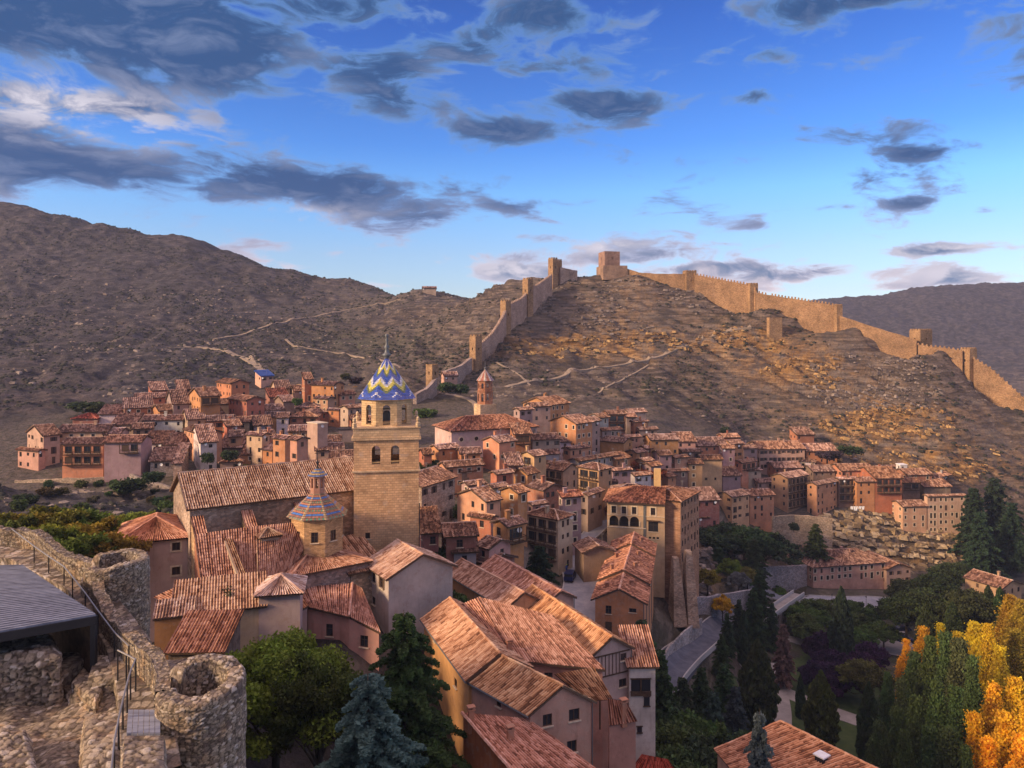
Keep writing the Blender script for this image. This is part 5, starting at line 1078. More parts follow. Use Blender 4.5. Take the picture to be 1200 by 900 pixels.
# big irregular house at the foot of the chapels
zA, zB = -29.6, -28.0
roofed('house', 'house with a long orange tilted roof and two small chimneys above the green pine', 'house',
       [(W(250, 734, -29.3), W(347, 690, -27.9), W(361, 711, -28.2), W(258, 765, -30.2))],
       [W(259, 764, -30.3), W(360, 712, -28.3), W(347, 693, -28.0), W(251, 737, -29.4)], -30, -40, 'mauve', Y=72, rt=(1.15, .88, .62),
       chim=[(*W(268, 744, -29.4), .35, .6), (*W(304, 737, -29.2), .35, .6)])
roofed('house', 'pink and orange walled house with a wide faded pink roof left of the grey gable', 'house',
       [(W(347, 689, -27.6), W(414, 684, -27.6), W(410, 724, -29.0), W(361, 712, -28.5)), (W(413, 684, -27.6), W(424, 690, -27.8), W(446, 742, -30.2), W(409, 723, -29.0))],
       [W(361, 714, -28.8), W(398, 722, -29.3), W(409.5, 725, -29.2), W(444, 743, -30.4), W(422, 692, -28.2), W(348, 691, -27.9)], -29, -42, (.55, .30, .24), Y=78, rt=(1.05, .86, .82),
       wins=[(0, .68, .9, .75, 1.3), (2, .5, .35, .9, 1.2)], caps=[(W(413, 684, -27.5), W(409, 722, -28.9))])
H(432.5, 455.4, 524, 677, 33, 7.5, 'gl', (.47, .42, .38), 'house with a big plain grey gable and a bright yellow side wall', Y=82, pitch=25, win=(0, 1), chim=0, DL=6.2, D=8.0, ov=.5)
H(408, 411, 436, 672, 35, 7, 'sr', 'stone', 'lower stone wing joined to the left of the grey gabled house', Y=84.5, DL=7, D=4, win=(0, 0), mat='stone', pitch=16, chim=0, name='house_wing', cat='wing')
# terraces running down towards the gallery houses
G2('house', 'narrow house with a yellow side wall behind the bush right of the grey gable', (594, 712), (524, 671), (632, 704), -31.3, 1.3, -42, 'yellow', [(0, .5, .5, .8, .9)], Y=92, rt=(1.02, .92, .85))
G2('house', 'long house under a patched pink roof continuing behind the yellow-sided one', (640, 708), (566, 664), (672, 700), -32.3, 1.1, -44, 'pink', [], Y=98, rt=(1.05, .85, .8))
fB = roofed('house', 'big house under a wide rough pinkish roof between the two long ridges', 'house',
       [(W(560, 700, -28.9), W(648, 722, -30.2), W(709, 786, -31.6), W(604, 775, -30.9)), (W(522, 716, -30.4), W(562, 700, -28.9), W(606, 775, -30.9), W(590, 768, -31.0))],
       [W(604, 776, -31.2), W(706, 786, -31.9), W(646, 724, -30.5), W(562, 704, -29.3), W(530, 720, -30.6)], -31, -42, (.52, .27, .20), wins=[(0, .38, .25, .8, .45, 'window')], Y=74, rt=(1.08, .9, .82), chim=[(*W(597, 764, -30.6), .45, .9)])
gc = G2('house', 'tall timber-sided mauve house with a long golden brown roof', (692, 770), (604, 706), (739, 759), -32.2, 1.5, -48, (.46, .34, .30), [(0, .82, .4, .75, .75), (0, .80, 3.0, .95, .85), (0, .3, 4.8, .8, .9)], Y=78, rt=(1.12, .92, .62), chim=[])
mbt = MB(); A_, B_ = gc['ft'][0], gc['ft'][1]; dv = (B_ - A_); L_ = np.linalg.norm(dv[:2]); dv = dv / L_; on = np.array([dv[1], -dv[0], 0]) * .03
for i in range(8): c_ = A_ + dv * (L_ * (.10 + .62 * i / 7)); mbt.beam(c_ + on + (0, 0, -.1), c_ + on + (0, 0, -2.3), .09, .05)
for zz in (-.15, -2.3): mbt.beam(A_ + dv * .3 + on * 1.6 + (0, 0, zz), A_ + dv * (L_ - .2) + on * 1.6 + (0, 0, zz), .12, .10)
mbt.build('timber_siding', M['wood'], gc['root'])
hw = H(736, 737.5, 768, 781, 2, 11, 'sr', (.60, .56, .54), 'tall whitewashed house with a dark timber loggia at the right end of the ridge', Y=76, DL=4.8, pitch=22, win=(0, 0), chim=0, ov=.35, rt=(1.05, .9, .85))
for (px, py, w, h_, kd) in ((751, 803, 2.0, 1.25, 'window'), (758, 822, .6, .95, 'window'), (749.5, 855, .5, .6, 'window')):
    P0, P1 = hw['c'][0], hw['c'][1]; s_ = (px - 737.5) / F * 76; zc = (V0 - py) / F * 76
    mbw = MB(); p_ = np.array([P0[0] + s_, P0[1] + s_ * .035, zc]); mbw.box((p_[0], p_[1] - .02, zc), (w, .05, h_), R(2), 1); mbw.box((p_[0], p_[1] - .06, zc + h_ / 2 + .04), (w + .15, .12, .1), R(2), 0); mbw.box((p_[0], p_[1] - .06, zc - h_ / 2 - .04), (w + .15, .14, .1), R(2), 0)
    if w > 1.5: mbw.box((p_[0], p_[1] - .07, zc), (.14, .10, h_), R(2), 0); mbw.box((p_[0], p_[1] - .09, zc - h_ / 2 - .25), (w + .1, .12, .42), R(2), 0)
    mbw.build('window', [M['wood'], M['glass']], hw['root'])
# the two in-line houses with the long striped ridge
ga = G2('house', 'foreground house with a striped tile roof and a pink gable with three windows', (621, 836), (551, 797), (692.5, 822), -31.2, 1.75, -42, (.50, .30, .22), [(0, .28, .35, .85, 1.0), (0, .72, .35, 1.0, 1.0), (0, .68, 3.0, .9, 1.0), (3, .5, .15, .6, .8)], Y=63, rt=(1.15, 1.0, .72))
gb = G2('house', 'house with an amber side wall and a worn brown roof directly behind the striped roof', (549, 796), (497, 726), (620, 782), -31.0, 1.75, -42, (.58, .32, .13), [(3, .28, .2, .6, .6), (3, .75, 1.6, .8, .8)], Y=70, rt=(1.1, .95, .75), chim=[])
# striped lean-to with loggia
le = roofed('house_wing', 'striped lean-to roof over a dark timber loggia right of the pink gable', 'wing',
       [(W(650, 790, -30.6), W(695, 782, -30.6), W(718, 820, -33.0), W(688, 822, -32.8))], [W(690, 822, -35.2), W(716, 820, -35.2), W(704, 792, -33.5), W(672, 796, -33.5)], -35.2, -42, (.48, .27, .2), Y=65, rt=(1.15, .98, .7))
mbt = MB()
for q_ in (W(691, 821, -32.9), W(716, 820, -32.95), W(703, 821, -32.95)): mbt.beam(q_, q_ + (0, 0, -2.6), .14)
mbt.build('post', M['wood'], le)
roofed('house_wing', 'small house part with a mottled brick roof and chimney in front of the whitewashed house', 'wing',
       [(W(712, 818, -32.6), W(734, 822, -32.8), W(747, 845, -34.6), W(714, 850, -34.8))], [W(714, 851, -35.0), W(745, 846, -34.8), W(735, 824, -33.1), W(713, 820, -32.9)], -35, -44, (.50, .27, .20), Y=68, rt=(1.05, .75, .65), chim=[(*W(731, 836, -33.9), .5, 1.0)])
gg = roofed('house', 'nearest house with a rust-red side wall and a rough pink roof at the bottom edge', 'house',
       [(W(541, 836, -31.3), W(618, 843, -31.9), W(712, 912, -34.0), W(622, 930, -33.2))], [W(543, 838, -31.6), W(624, 932, -33.5), W(708, 912, -34.4), W(617, 846, -32.2)], -32, -46, (.42, .16, .07), Y=58, rt=(1.1, .85, .78), caps=[(W(541, 836, -31.2), W(622, 930, -33.1))], chim=[(*W(552, 842, -31.4), .45, .7), (*W(598, 868, -32.4), .5, .9)])
rr = roofed('shed', 'little shed with a bright red corrugated tile roof at the bottom edge', 'shed', [(W(752, 884, -40.5), W(782, 890, -40.8), W(800, 915, -42), W(730, 915, -42))], [W(735, 912, -42.2), W(796, 912, -42.2), W(780, 893, -41.2), W(754, 888, -41.2)], -42, -50, 'rust', Y=72, rt=(1.0, .35, .28))
# house bottom right
q1, q2 = W(915, 846, -39.6), W(1052, 914, -39.6); e1, e2 = W(837, 879, -42.4), W(905, 960, -42.4); _d = (q2 - q1) / np.linalg.norm(q2 - q1); _n = np.array([-_d[1], _d[0], 0]); _n = _n if _n[1] > 0 else -_n; f1, f2 = q1 + _n * 3.6 + (0, 0, -2.8), q2 + _n * 3.6 + (0, 0, -2.8)
roofed('house', 'house under a glowing striped hipped roof with a white-capped chimney at the bottom right', 'house', [(q1, q2, e2, e1), (q2, q1, f1, f2), (q1, q1, e1, f1)], [e1 + (.4, .2, -.2), e2 + (.4, .2, -.2), f2 + (-.3, -.2, -.2), f1 + (-.3, -.2, -.2)], -42.6, -58, 'cream', Y=76, rt=(1.1, .85, .65), caps=[(q1, q2), (q1, e1)])
cq = bpy.data.objects[[o.name for o in bpy.data.objects if o.name.startswith('roof')][-1]]
mbc = MB(); cc = W(963, 890, -40.2); mbc.box((cc[0], cc[1], cc[2] - .3), (.9, .9, 1.3), .6, 0); mbc.box((cc[0], cc[1], cc[2] + .45), (1.15, 1.15, .12), .6, 1)
mbc.build('chimney', [M['black'], M['white']], [o for o in bpy.data.objects if o.get('label', '').startswith('house under a glowing striped')][0])
# long terrace of four under bright roofs
lf, rf, lb = W(697.5, 702, -44), W(754, 707, -44), W(721, 637, -44); step = (lb - lf) / 4
for i in range(4):
    dz = (0, .55, .2, .6)[i]; A_ = lf + step * i; Bk_ = lf + step * (i + 1) * .999; Rf_ = rf + step * i; zE = -44 + dz
    px = lambda P: (U0 + P[0] / P[1] * F, V0 - (zE) / P[1] * F)
    G2('house', ('front terrace house with a brick-orange gable and balcony, under a bright orange roof', 'second terrace house behind the brick-orange gable, its roof set a step higher', 'third terrace house counted from the brick-orange gable', 'rear terrace house whose bright roof touches the palace front')[i], px(A_), px(Bk_), px(Rf_), zE, 1.9, -58, (.52, .23, .11) if i == 0 else 'orange',
       [(0, .28, .9, 1.0, 1.4), (0, .28, 3.6, 1.1, 1.9, 'door'), (0, .78, 1.0, 1.2, .7)] if i == 0 else [(1, .3, .5, .9, 1.0), (1, .7, .5, .9, 1.0), (1, .5, 3.2, .9, 1.0)], Y=130, rt=(1.32, 1.08, .92), ov=.7, chim=[(.2, .4, .55, .8), (.72, .55, .6, .8)], group='terrace under the palace', ovf=.12)
# ---- palace
P0 = W(711, 587, (V0 - 587) / F * 168); ar = R(-13)
def palace():
    Y0 = 168.; c0 = np.array([(711.5 - 600) / F * Y0, Y0]); rd = np.array([math.cos(ar), math.sin(ar)]); ld = np.array([-rd[1], rd[0]]); ur = (779 - 600) / F
    L = (ur * c0[1] - c0[0]) / (rd[0] - ur * rd[1]); D = 12.; cs = [c0, c0 + rd * L, c0 + rd * L + ld * D, c0 + ld * D]; ze = (V0 - 587) / F * Y0; zb = -58
    root = empty('palace', (c0[0], c0[1], -47)); tag(root, 'stately ochre palace with three big arches and three tall upper windows', 'palace')
    mb = MB(); sc = L / 67.5; X = lambda px: (px - 711.5) * sc; z = lambda py: ze - (py - 588.5) * Y0 / F * .985
    up = [(X(p) - .5, X(p) + .5, z(602.5), z(594)) for p in (719.5, 731.5, 743.5, 765.5)]
    ar_ = [(X(p) - 1.0, X(p) + 1.0, z(617.5), z(605.5)) for p in (719.5, 731.5, 743.8)]
    big = [(X(760), X(771.5), z(622), z(609.5))]; sm = [(X(p) - .28, X(p) + .28, z(630.5), z(628)) for p in (733, 737, 741, 762, 766.5, 771)]
    ops = up + ar_ + big + sm; wall_face(mb, cs[0], cs[1], zb, ze, ops)
    for o in ar_: arch_fill(mb, cs[0], cs[1], (o[0] + o[1]) / 2, 2.0, o[3] - 1.0, 10)
    for i in (1, 2, 3): wall_face(mb, cs[i], cs[(i + 1) % 4], zb, ze, [])
    mb.build('wall', M['plaster'], root, (.52, .36, .21))
    for o in up + big + sm: put_window(root, cs[0], cs[1], (o[0] + o[1]) / 2, o[2], o[1] - o[0], o[3] - o[2], 'window', True)
    mb = MB(); out = -ld
    def bar(s0, s1, z0, z1, t=.10): c = c0 + rd * (s0 + s1) / 2 + out * t / 2; mb.box((c[0], c[1], (z0 + z1) / 2), (s1 - s0, t, z1 - z0), ar)
    for o in up: bar(o[0] - .25, o[0], o[2] - .2, o[3] + .25); bar(o[1], o[1] + .25, o[2] - .2, o[3] + .25); bar(o[0], o[1], o[3], o[3] + .25)
    bar(0, L, z(604.6), z(604), .14); bar(0, X(757), z(619.2), z(618.2), .18)
    for o in ar_: bar(o[0] - .28, o[0], o[2], o[3] - 1.0, .12); bar(o[1], o[1] + .28, o[2], o[3] - 1.0, .12)
    mb.build('stone_trim', M['cream'], root)
    mb = MB(); 
    for o in ar_:
        c = c0 + rd * (o[0] + o[1]) / 2 + ld * .8; mb.box((c[0], c[1], (o[2] + o[3]) / 2), (1.9, .06, o[3] - o[2]), ar, 1)  # near-black sheet painting the shade inside each arch
        c = c0 + rd * (o[0] + o[1]) / 2 + out * .05; mb.box((c[0], c[1], o[2] + .45), (2.0, .06, .06), ar, 0)
        mb.box((c[0], c[1], o[2] + .9), (2.0, .06, .06), ar, 0)
        for k in range(9): e = c + rd * (-.9 + k * .225); mb.box((e[0], e[1], o[2] + .45), (.03, .03, .9), ar, 0)
    mb.build('arcade_railing_shade', [M['iron'], M['interior']], root)
    mb = MB(); p = c0 + rd * X(755.5) + out * .08; mb.box((p[0], p[1], (ze + zb) / 2 - .3), (.5, .16, ze - zb - .5), ar); mb.build('downpipe', M['lead'], root)
    mb = MB(); p = c0 + rd * X(765.7) + out * .35; mb.box((p[0], p[1], z(609)), (2.9, .7, .15), ar); mb.build('window_hood', M['wood'], root)
    rb = MB(); o = .9; t = math.tan(R(20)); e0, e1, e2, e3 = cs[0] - rd * o - ld * o, cs[1] + rd * .1 - ld * o, cs[2] + rd * .1 + ld * o, cs[3] - rd * o + ld * o; zo = ze - .1; hD = D / 2 + o; zr = zo + hD * t
    P3 = lambda v, z: np.array([v[0], v[1], z]); m0 = (e0 + e3) / 2 + rd * hD; m1 = (e1 + e2) / 2
    tile_slope(rb, P3(m0, zr), P3(m1, zr), P3(e1, zo), P3(e0, zo), 165); tile_slope(rb, P3(m1, zr), P3(m0, zr), P3(e3, zo), P3(e2, zo), 165); tile_slope(rb, P3(m0, zr), P3(m0, zr), P3(e0, zo), P3(e3, zo), 165, 0, False)
    ro = rb.build('roof', [M['tile'], M['soffit']], root, (1.05, .85, .72))
    ch = c0 + rd * (L * .85) + ld * 9; mb = MB(); mb.box((ch[0], ch[1], ze + 3.2), (1.6, 1.2, 6), ar); mb.build('chimney', M['plaster'], ro, (.6, .4, .18))
palace()
H(714, 716, 764, 578, -10, 10, 'h', (.64, .46, .18), 'set-back upper storey of the palace with a yellow wall and own red roof', Y=182, DL=8, chim=0, win=(0, 0), name='palace_wing', cat='palace wing')
pt = H(779, 797.5, 812, 588, 58, 15, 'h', (.50, .30, .20), 'tall tower-like brick wing at the right end of the palace', Y=165.5, win=(2, 0), chim=0, D=13, DL=9, mat='bricks', name='palace_tower', cat='tower', rt=(1.1, .9, .72), pitch=16)
for i, (px, py, lb) in enumerate(((792, 654, 'left stone buttress propping the brick palace tower'), (807, 646, 'right rough stone buttress propping the brick palace tower'))):
    mb = MB(); Yb = 163.5 - i * .5; c = WY(px, py, Yb); zt = c[2]; b = -62
    V = []
    for z, w, d in ((b, 1.5 - .3 * i, 5.0), (zt - 5, .95, 2.4 - i * .5), (zt, .6, .3)):
        for x, y in ((-w, -d), (w, -d), (w, 1.5), (-w, 1.5)): V.append((c[0] + x, c[1] + y, z))
    mb.add(V, [(k + j, k + (j + 1) % 4, k + 4 + (j + 1) % 4, k + 4 + j) for k in (0, 4) for j in range(4)] + [(8, 9, 10, 11)]); o = mb.build('buttress', M['stone'], None, (.40, .31, .23)); tag(o, lb, 'buttress')
# ---- church with round windows and its octagonal brick belfry
ch = H(506, 529, 625, 505, 24, 8, 'h', (.60, .48, .36), 'white and cream church with a row of round windows and a wide hipped roof', chim=0, win=(0, 0), name='church', cat='church', pitch=22, ov=.7, rt=(1.1, .85, .7), DL=15, D=27)
for k in range(5):
    p_ = ch['c'][0] + ch['rd'] * (3 + 4.6 * k); mb = MB(); d_ = -ch['ld']; cz = ch['ze'] - 2.6; n_ = 12
    V = [(p_[0] + d_[0] * .03, p_[1] + d_[1] * .03, cz)] + [(p_[0] + ch['rd'][0] * .6 * math.cos(t) + d_[0] * .03, p_[1] + ch['rd'][1] * .6 * math.cos(t) + d_[1] * .03, cz + .6 * math.sin(t)) for t in [2 * math.pi * i / n_ for i in range(n_)]]
    mb.add(V, [(0, 1 + i, 1 + (i + 1) % n_) for i in range(n_)], 1)
    V2 = []
    for rr_, dp in ((.6, .03), (.6, .12), (.8, .12), (.8, 0)): V2 += [(p_[0] + ch['rd'][0] * rr_ * math.cos(t) + d_[0] * dp, p_[1] + ch['rd'][1] * rr_ * math.cos(t) + d_[1] * dp, cz + rr_ * math.sin(t)) for t in [2 * math.pi * i / n_ for i in range(n_)]]
    mb.add(V2, [(a * n_ + i, a * n_ + (i + 1) % n_, (a + 1) * n_ + (i + 1) % n_, (a + 1) * n_ + i) for a in range(3) for i in range(n_)], 0); mb.build('round_window', [M['cream'], M['glass']], ch['root'])
def brick_belfry():
    c = ch['c'][0] + ch['rd'] * 13 + ch['ld'] * 14.5; Yc = c[1]; c = np.array([(568.5 - 600) / F * Yc, Yc]); z = lambda py: (V0 - py) / F * (Yc - 2.5); root = empty('bell_tower', (c[0], c[1], z(510)))
    tag(root, 'slim octagonal brick belfry with a red pointed roof behind the white church', 'bell tower')
    s = 3.0; a = R(24); sq = plan(c[0], c[1], 4, s * 1.25, a + R(45) - R(90)); mb = MB()
    for i in range(4): wall_face(mb, sq[i], sq[(i + 1) % 4], z(515), z(474), [])
    mb.add([(x, y, z(474)) for x, y in sq], [(0, 1, 2, 3)]); mb.build('base', M['ashlar'], root, (.58, .44, .28))
    for st_, (p0_, p1_, rr_) in enumerate(((474, 459, 2.35), (458.6, 447, 2.25))):
        pl = plan(c[0], c[1], 8, rr_, a + R(22.5)); mb = MB(); z0, z1 = z(p0_), z(p1_)
        for i in range(8):
            p, q = np.array(pl[i]), np.array(pl[(i + 1) % 8]); L = np.linalg.norm(q - p); wall_face(mb, p, q, z0, z1, [(L * .28, L * .72, z0 + .8, z1 - .6)]); arch_fill(mb, p, q, L / 2, L * .44, z1 - .6 - L * .22, 6)
        ring_box(mb, pl, z1 - .1, z1 + .1, .2); mb.build('stage', M['bricks'], root, (.48, .24, .15))
    zt = z(446.5); glazed_cone(root, c[0], c[1], 8, a + R(22.5), 2.7, zt, z(433), 9, 4, lambda f, v, u: (.50, .42, .34) if abs(u) > .7 else (.36, .13, .08), 'pointed_roof')
    mb = MB(); mb.lathe((c[0], c[1], z(433) - .2), [(.3, 0), (.2, .3), (.35, .6), (.06, .9), (.04, 2.6)], 8); mb.build('finial', M['lead'], root)
brick_belfry()
# ------------------------------------------------------------------ town walls on the hill, castle keep
def samp(pts, n):
    pts = np.array(pts, float); d = np.r_[0, np.cumsum(np.linalg.norm(np.diff(pts[:, :2], axis=0), axis=1))]; t = np.linspace(0, d[-1], n); return np.stack([np.interp(t, d, pts[:, k]) for k in range(pts.shape[1])], 1)
def curtain(label, pts, th=1.5, merlons=True, color=(.34, .22, .12), step=2.2, name='town_wall', mh=.95):
    """pts (px, py_top, py_base, Y)"""
    w = np.array([[(p[0] - U0) / F * p[3], p[3], (V0 - p[1]) / F * p[3], (V0 - p[2]) / F * p[3]] for p in pts]); L = np.sum(np.linalg.norm(np.diff(w[:, :2], axis=0), axis=1)); S = samp(w, max(2, int(L / step)))
    r = np.random.default_rng(len(label)); n = len(S); mb = MB(); tan = np.gradient(S[:, :2], axis=0); tan /= np.linalg.norm(tan, axis=1)[:, None]; nr = np.stack([-tan[:, 1], tan[:, 0]], 1)
    top = S[:, 2] + r.normal(0, .10, n); bot = np.minimum(S[:, 3], gz(S[:, 0], S[:, 1])) - 3
    A = S[:, :2] - nr * th / 2; Bq = S[:, :2] + nr * th / 2
    G = np.stack([np.c_[A, bot], np.c_[A, top], np.c_[Bq, top], np.c_[Bq, bot]], 1); mb.grid(G)
    for e, o in ((0, False), (n - 1, True)): q = G[e]; mb.add(q, [(0, 1, 2, 3)])
    c = np.mean(S[:, :2], 0); root = empty(name, (c[0], c[1], float(np.mean(S[:, 3])))); tag(root, label, 'wall'); mb.build('masonry', M['stone'], root, color)
    if merlons:
        mm = MB(); m = samp(np.c_[A + (Bq - A) * .12, top], int(L / 1.7)); 
        for i in range(0, len(m) - 1): 
            t = m[i + 1] - m[i]; a = math.atan2(t[1], t[0]); 
            if r.random() < .05: continue
            mm.box((m[i][0], m[i][1], m[i][2] + mh / 2 - .1), (.85, .5, mh + .2), a); mm.add([(m[i][0] + dx * .42 * math.cos(a) - dy * .25 * math.sin(a), m[i][1] + dx * .42 * math.sin(a) + dy * .25 * math.cos(a), m[i][2] + mh) for dx, dy in ((-1, -1), (1, -1), (1, 1), (-1, 1))] + [(m[i][0], m[i][1], m[i][2] + mh + .28)], [(0, 1, 4), (1, 2, 4), (2, 3, 4), (3, 0, 4)])
        mm.build('battlement', M['stone'], root, tuple(x * 1.05 for x in color))
    return root
def wall_tower(label, px0, px1, pyt, pyb, Y, a=20, dep=None, merl=True, color=(.36, .24, .13), slit=True, name='wall_tower', extra=None):
    w = (px1 - px0) / F * Y; dep = dep or w * .9; c = WY((px0 + px1) / 2, pyb, Y + dep / 2); zt = (V0 - pyt) / F * Y; zb = min(c[2], float(gz(c[0], c[1]))) - 4; ar = R(a)
    wr = w / (math.cos(ar) + abs(math.sin(ar)) * dep / w) if a else w
    root = empty(name, (c[0], c[1], c[2])); tag(root, label, 'tower'); mb = MB(); s = [(-wr / 2, -dep / 2), (wr / 2, -dep / 2), (wr / 2, dep / 2), (-wr / 2, dep / 2)]
    cs = [(c[0] + x * math.cos(ar) - y * math.sin(ar), c[1] + x * math.sin(ar) + y * math.cos(ar)) for x, y in s]; h = zt - c[2]
    for i in range(4):
        L = math.dist(cs[i], cs[(i + 1) % 4]); wall_face(mb, cs[i], cs[(i + 1) % 4], zb, zt, [(L / 2 - .35, L / 2 + .35, zt - h * .55, zt - h * .55 + 1.3)] if slit and i in (0, 3) else [])
    mb.add([(x, y, zt - .4) for x, y in cs], [(0, 1, 2, 3)]); mb.build('masonry', M['stone'], root, color)
    if merl:
        mm = MB()
        for i in range(4):
            p, q = np.array(cs[i]), np.array(cs[(i + 1) % 4]); L = np.linalg.norm(q - p); n = max(2, int(L / 1.6)); 
            for k in range(n): t = p + (q - p) * (k + .5) / n * 1.0; t = t + (np.mean(cs, 0) - t) * .05; mm.box((t[0], t[1], zt + .4), (L / n * .55, .4, .8), math.atan2(*(q - p)[::-1]))
        mm.build('battlement', M['stone'], root, color)
    if extra: extra(root, c, zt, cs)
    return root
# right-hand stretch, nearly level then falling to the river
curtain('plain upper stretch of town wall between the keep and the first square tower', [(727, 313, 320, 466), (738, 316, 322, 466), (752, 320, 327, 463), (780, 321, 333, 458), (803, 321, 338, 455)], merlons=False)
curtain('long battlemented stretch of town wall right of the keep', [(814, 322, 339, 452), (840, 327, 349, 448), (874, 333, 357, 440), (886, 337, 359, 436)])
curtain('battlemented middle stretch of town wall above the golden rocks', [(886, 343, 360, 434), (920, 349, 368, 428), (955, 354, 376, 420), (984, 359, 382, 414)])
curtain('lower battered stretch of town wall above the tall houses', [(984, 370, 383, 412), (999, 375, 389, 409), (1030, 385, 401, 402), (1074, 398, 413, 394)], merlons=False)
curtain('town wall stretch between the two towers nearest the right edge', [(1076, 404, 413, 393), (1100, 407, 422, 388), (1128, 411, 432, 382)], mh=.7)
curtain('last town wall stretch dropping steeply at the right edge', [(1141, 420, 436, 379), (1161, 432, 447, 376), (1182, 450, 466, 371), (1210, 476, 494, 364), (1300, 560, 580, 350)], mh=.6)
wall_tower('square wall tower with a small window just right of the keep', 801, 815, 318, 340, 453, 8)
wall_tower('slender wall tower ending the long battlemented stretch', 876, 887, 333, 358, 436, 8)
wall_tower('shallow wall tower where the battlements stop', 978, 986, 358, 382, 412, 8, slit=False)
wall_tower('square block tower projecting beyond the lower wall', 1068, 1090, 387, 408, 396, 20, dep=7)
wall_tower('stout wall tower above the steep last drop', 1128, 1142, 409, 436, 380, 18)
wall_tower('ruined tan stub of a turret below the battlemented middle stretch', 899, 916, 372, 379, 410, 10, dep=3, merl=False, slit=False)
# left-hand stretch climbing from the church
Ld = [(478, 452, 470, 300), (500, 448, 462, 312), (510, 444, 456, 318), (530, 436, 448, 332), (552, 420, 436, 348)]
curtain('lowest grey stretch of town wall behind the blue spire', [(486, 462, 478, 292), (500, 455, 470, 303), (513, 440, 458, 316)], merlons=False, color=(.36, .30, .26))
curtain('grey town wall stretch rising from the gatehouse to the first square tower', [(521, 435, 447, 322), (540, 428, 443, 336), (552, 419, 436, 350)], merlons=False, color=(.38, .31, .26))
curtain('tall town wall stretch between the first and second climbing towers', [(561, 404, 424, 356), (575, 392, 412, 368), (584, 379, 402, 380), (592, 364, 388, 392)], color=(.42, .32, .25), mh=.7)
curtain('town wall stretch between the second and third climbing towers', [(597, 356, 380, 398), (610, 350, 370, 410), (616, 344, 360, 420)], color=(.42, .32, .25), mh=.7)
curtain('town wall stretch climbing to the double tower on the ridge', [(623, 338, 353, 424), (636, 329, 342, 440), (646, 322, 332, 452)], color=(.42, .32, .25), mh=.8)
curtain('short town wall stretch on the crest left of the keep', [(656, 313, 322, 462), (668, 316, 321, 466), (676, 317, 321, 468)], merlons=False, color=(.42, .33, .26))
wall_tower('first climbing wall tower, glowing orange above the red belfry roof', 551, 564, 394, 424, 350, 40)
wall_tower('second climbing wall tower, halfway up the slope', 587, 598, 353, 384, 392, 40)
wall_tower('third climbing wall tower below the ridge', 613, 624, 327, 354, 420, 40)
wall_tower('taller front half of the double tower on the ridge', 643, 653, 303, 324, 458, 35)
wall_tower('lower rear half of the double tower on the ridge', 650, 658, 305, 324, 463, 35)
wall_tower('orange gatehouse tower where the wall reaches the town', 500, 513, 427, 449, 312, 45, merl=False)
def plinth(root, c, zt, cs):
    mb = MB(); ctr = np.mean(cs, 0); big = [tuple(ctr + (np.array(p) - ctr) * k) for p, k in zip(cs, (1.35, 1.7, 1.2, 1.2))]; z = (V0 - 311.5) / F * 466
    for i in range(4): wall_face(mb, big[i], big[(i + 1) % 4], z - 9, z, [])
    mb.add([(x, y, z) for x, y in big], [(0, 1, 2, 3)]); mb.build('plinth', M['stone'], root, (.34, .24, .17))
wall_tower('great square castle keep standing alone on the hilltop', 702.5, 725, 294.5, 312, 466, 14, dep=11, merl=False, color=(.33, .22, .165), name='castle_keep', extra=plinth)

H(517, 521, 536, 441, 15, 4, 'gr', 'pink', 'small pink house beside the orange gatehouse tower', Y=318, chim=0)
mb = MB(); c = WY(71, 0, 1); 
# far farmhouse on the left ridge
H(494, 495, 511, 338, 5, 3, 'gr', 'stone', 'tiny stone hut on the skyline left of the climbing wall', Y=560, chim=0, win=0)

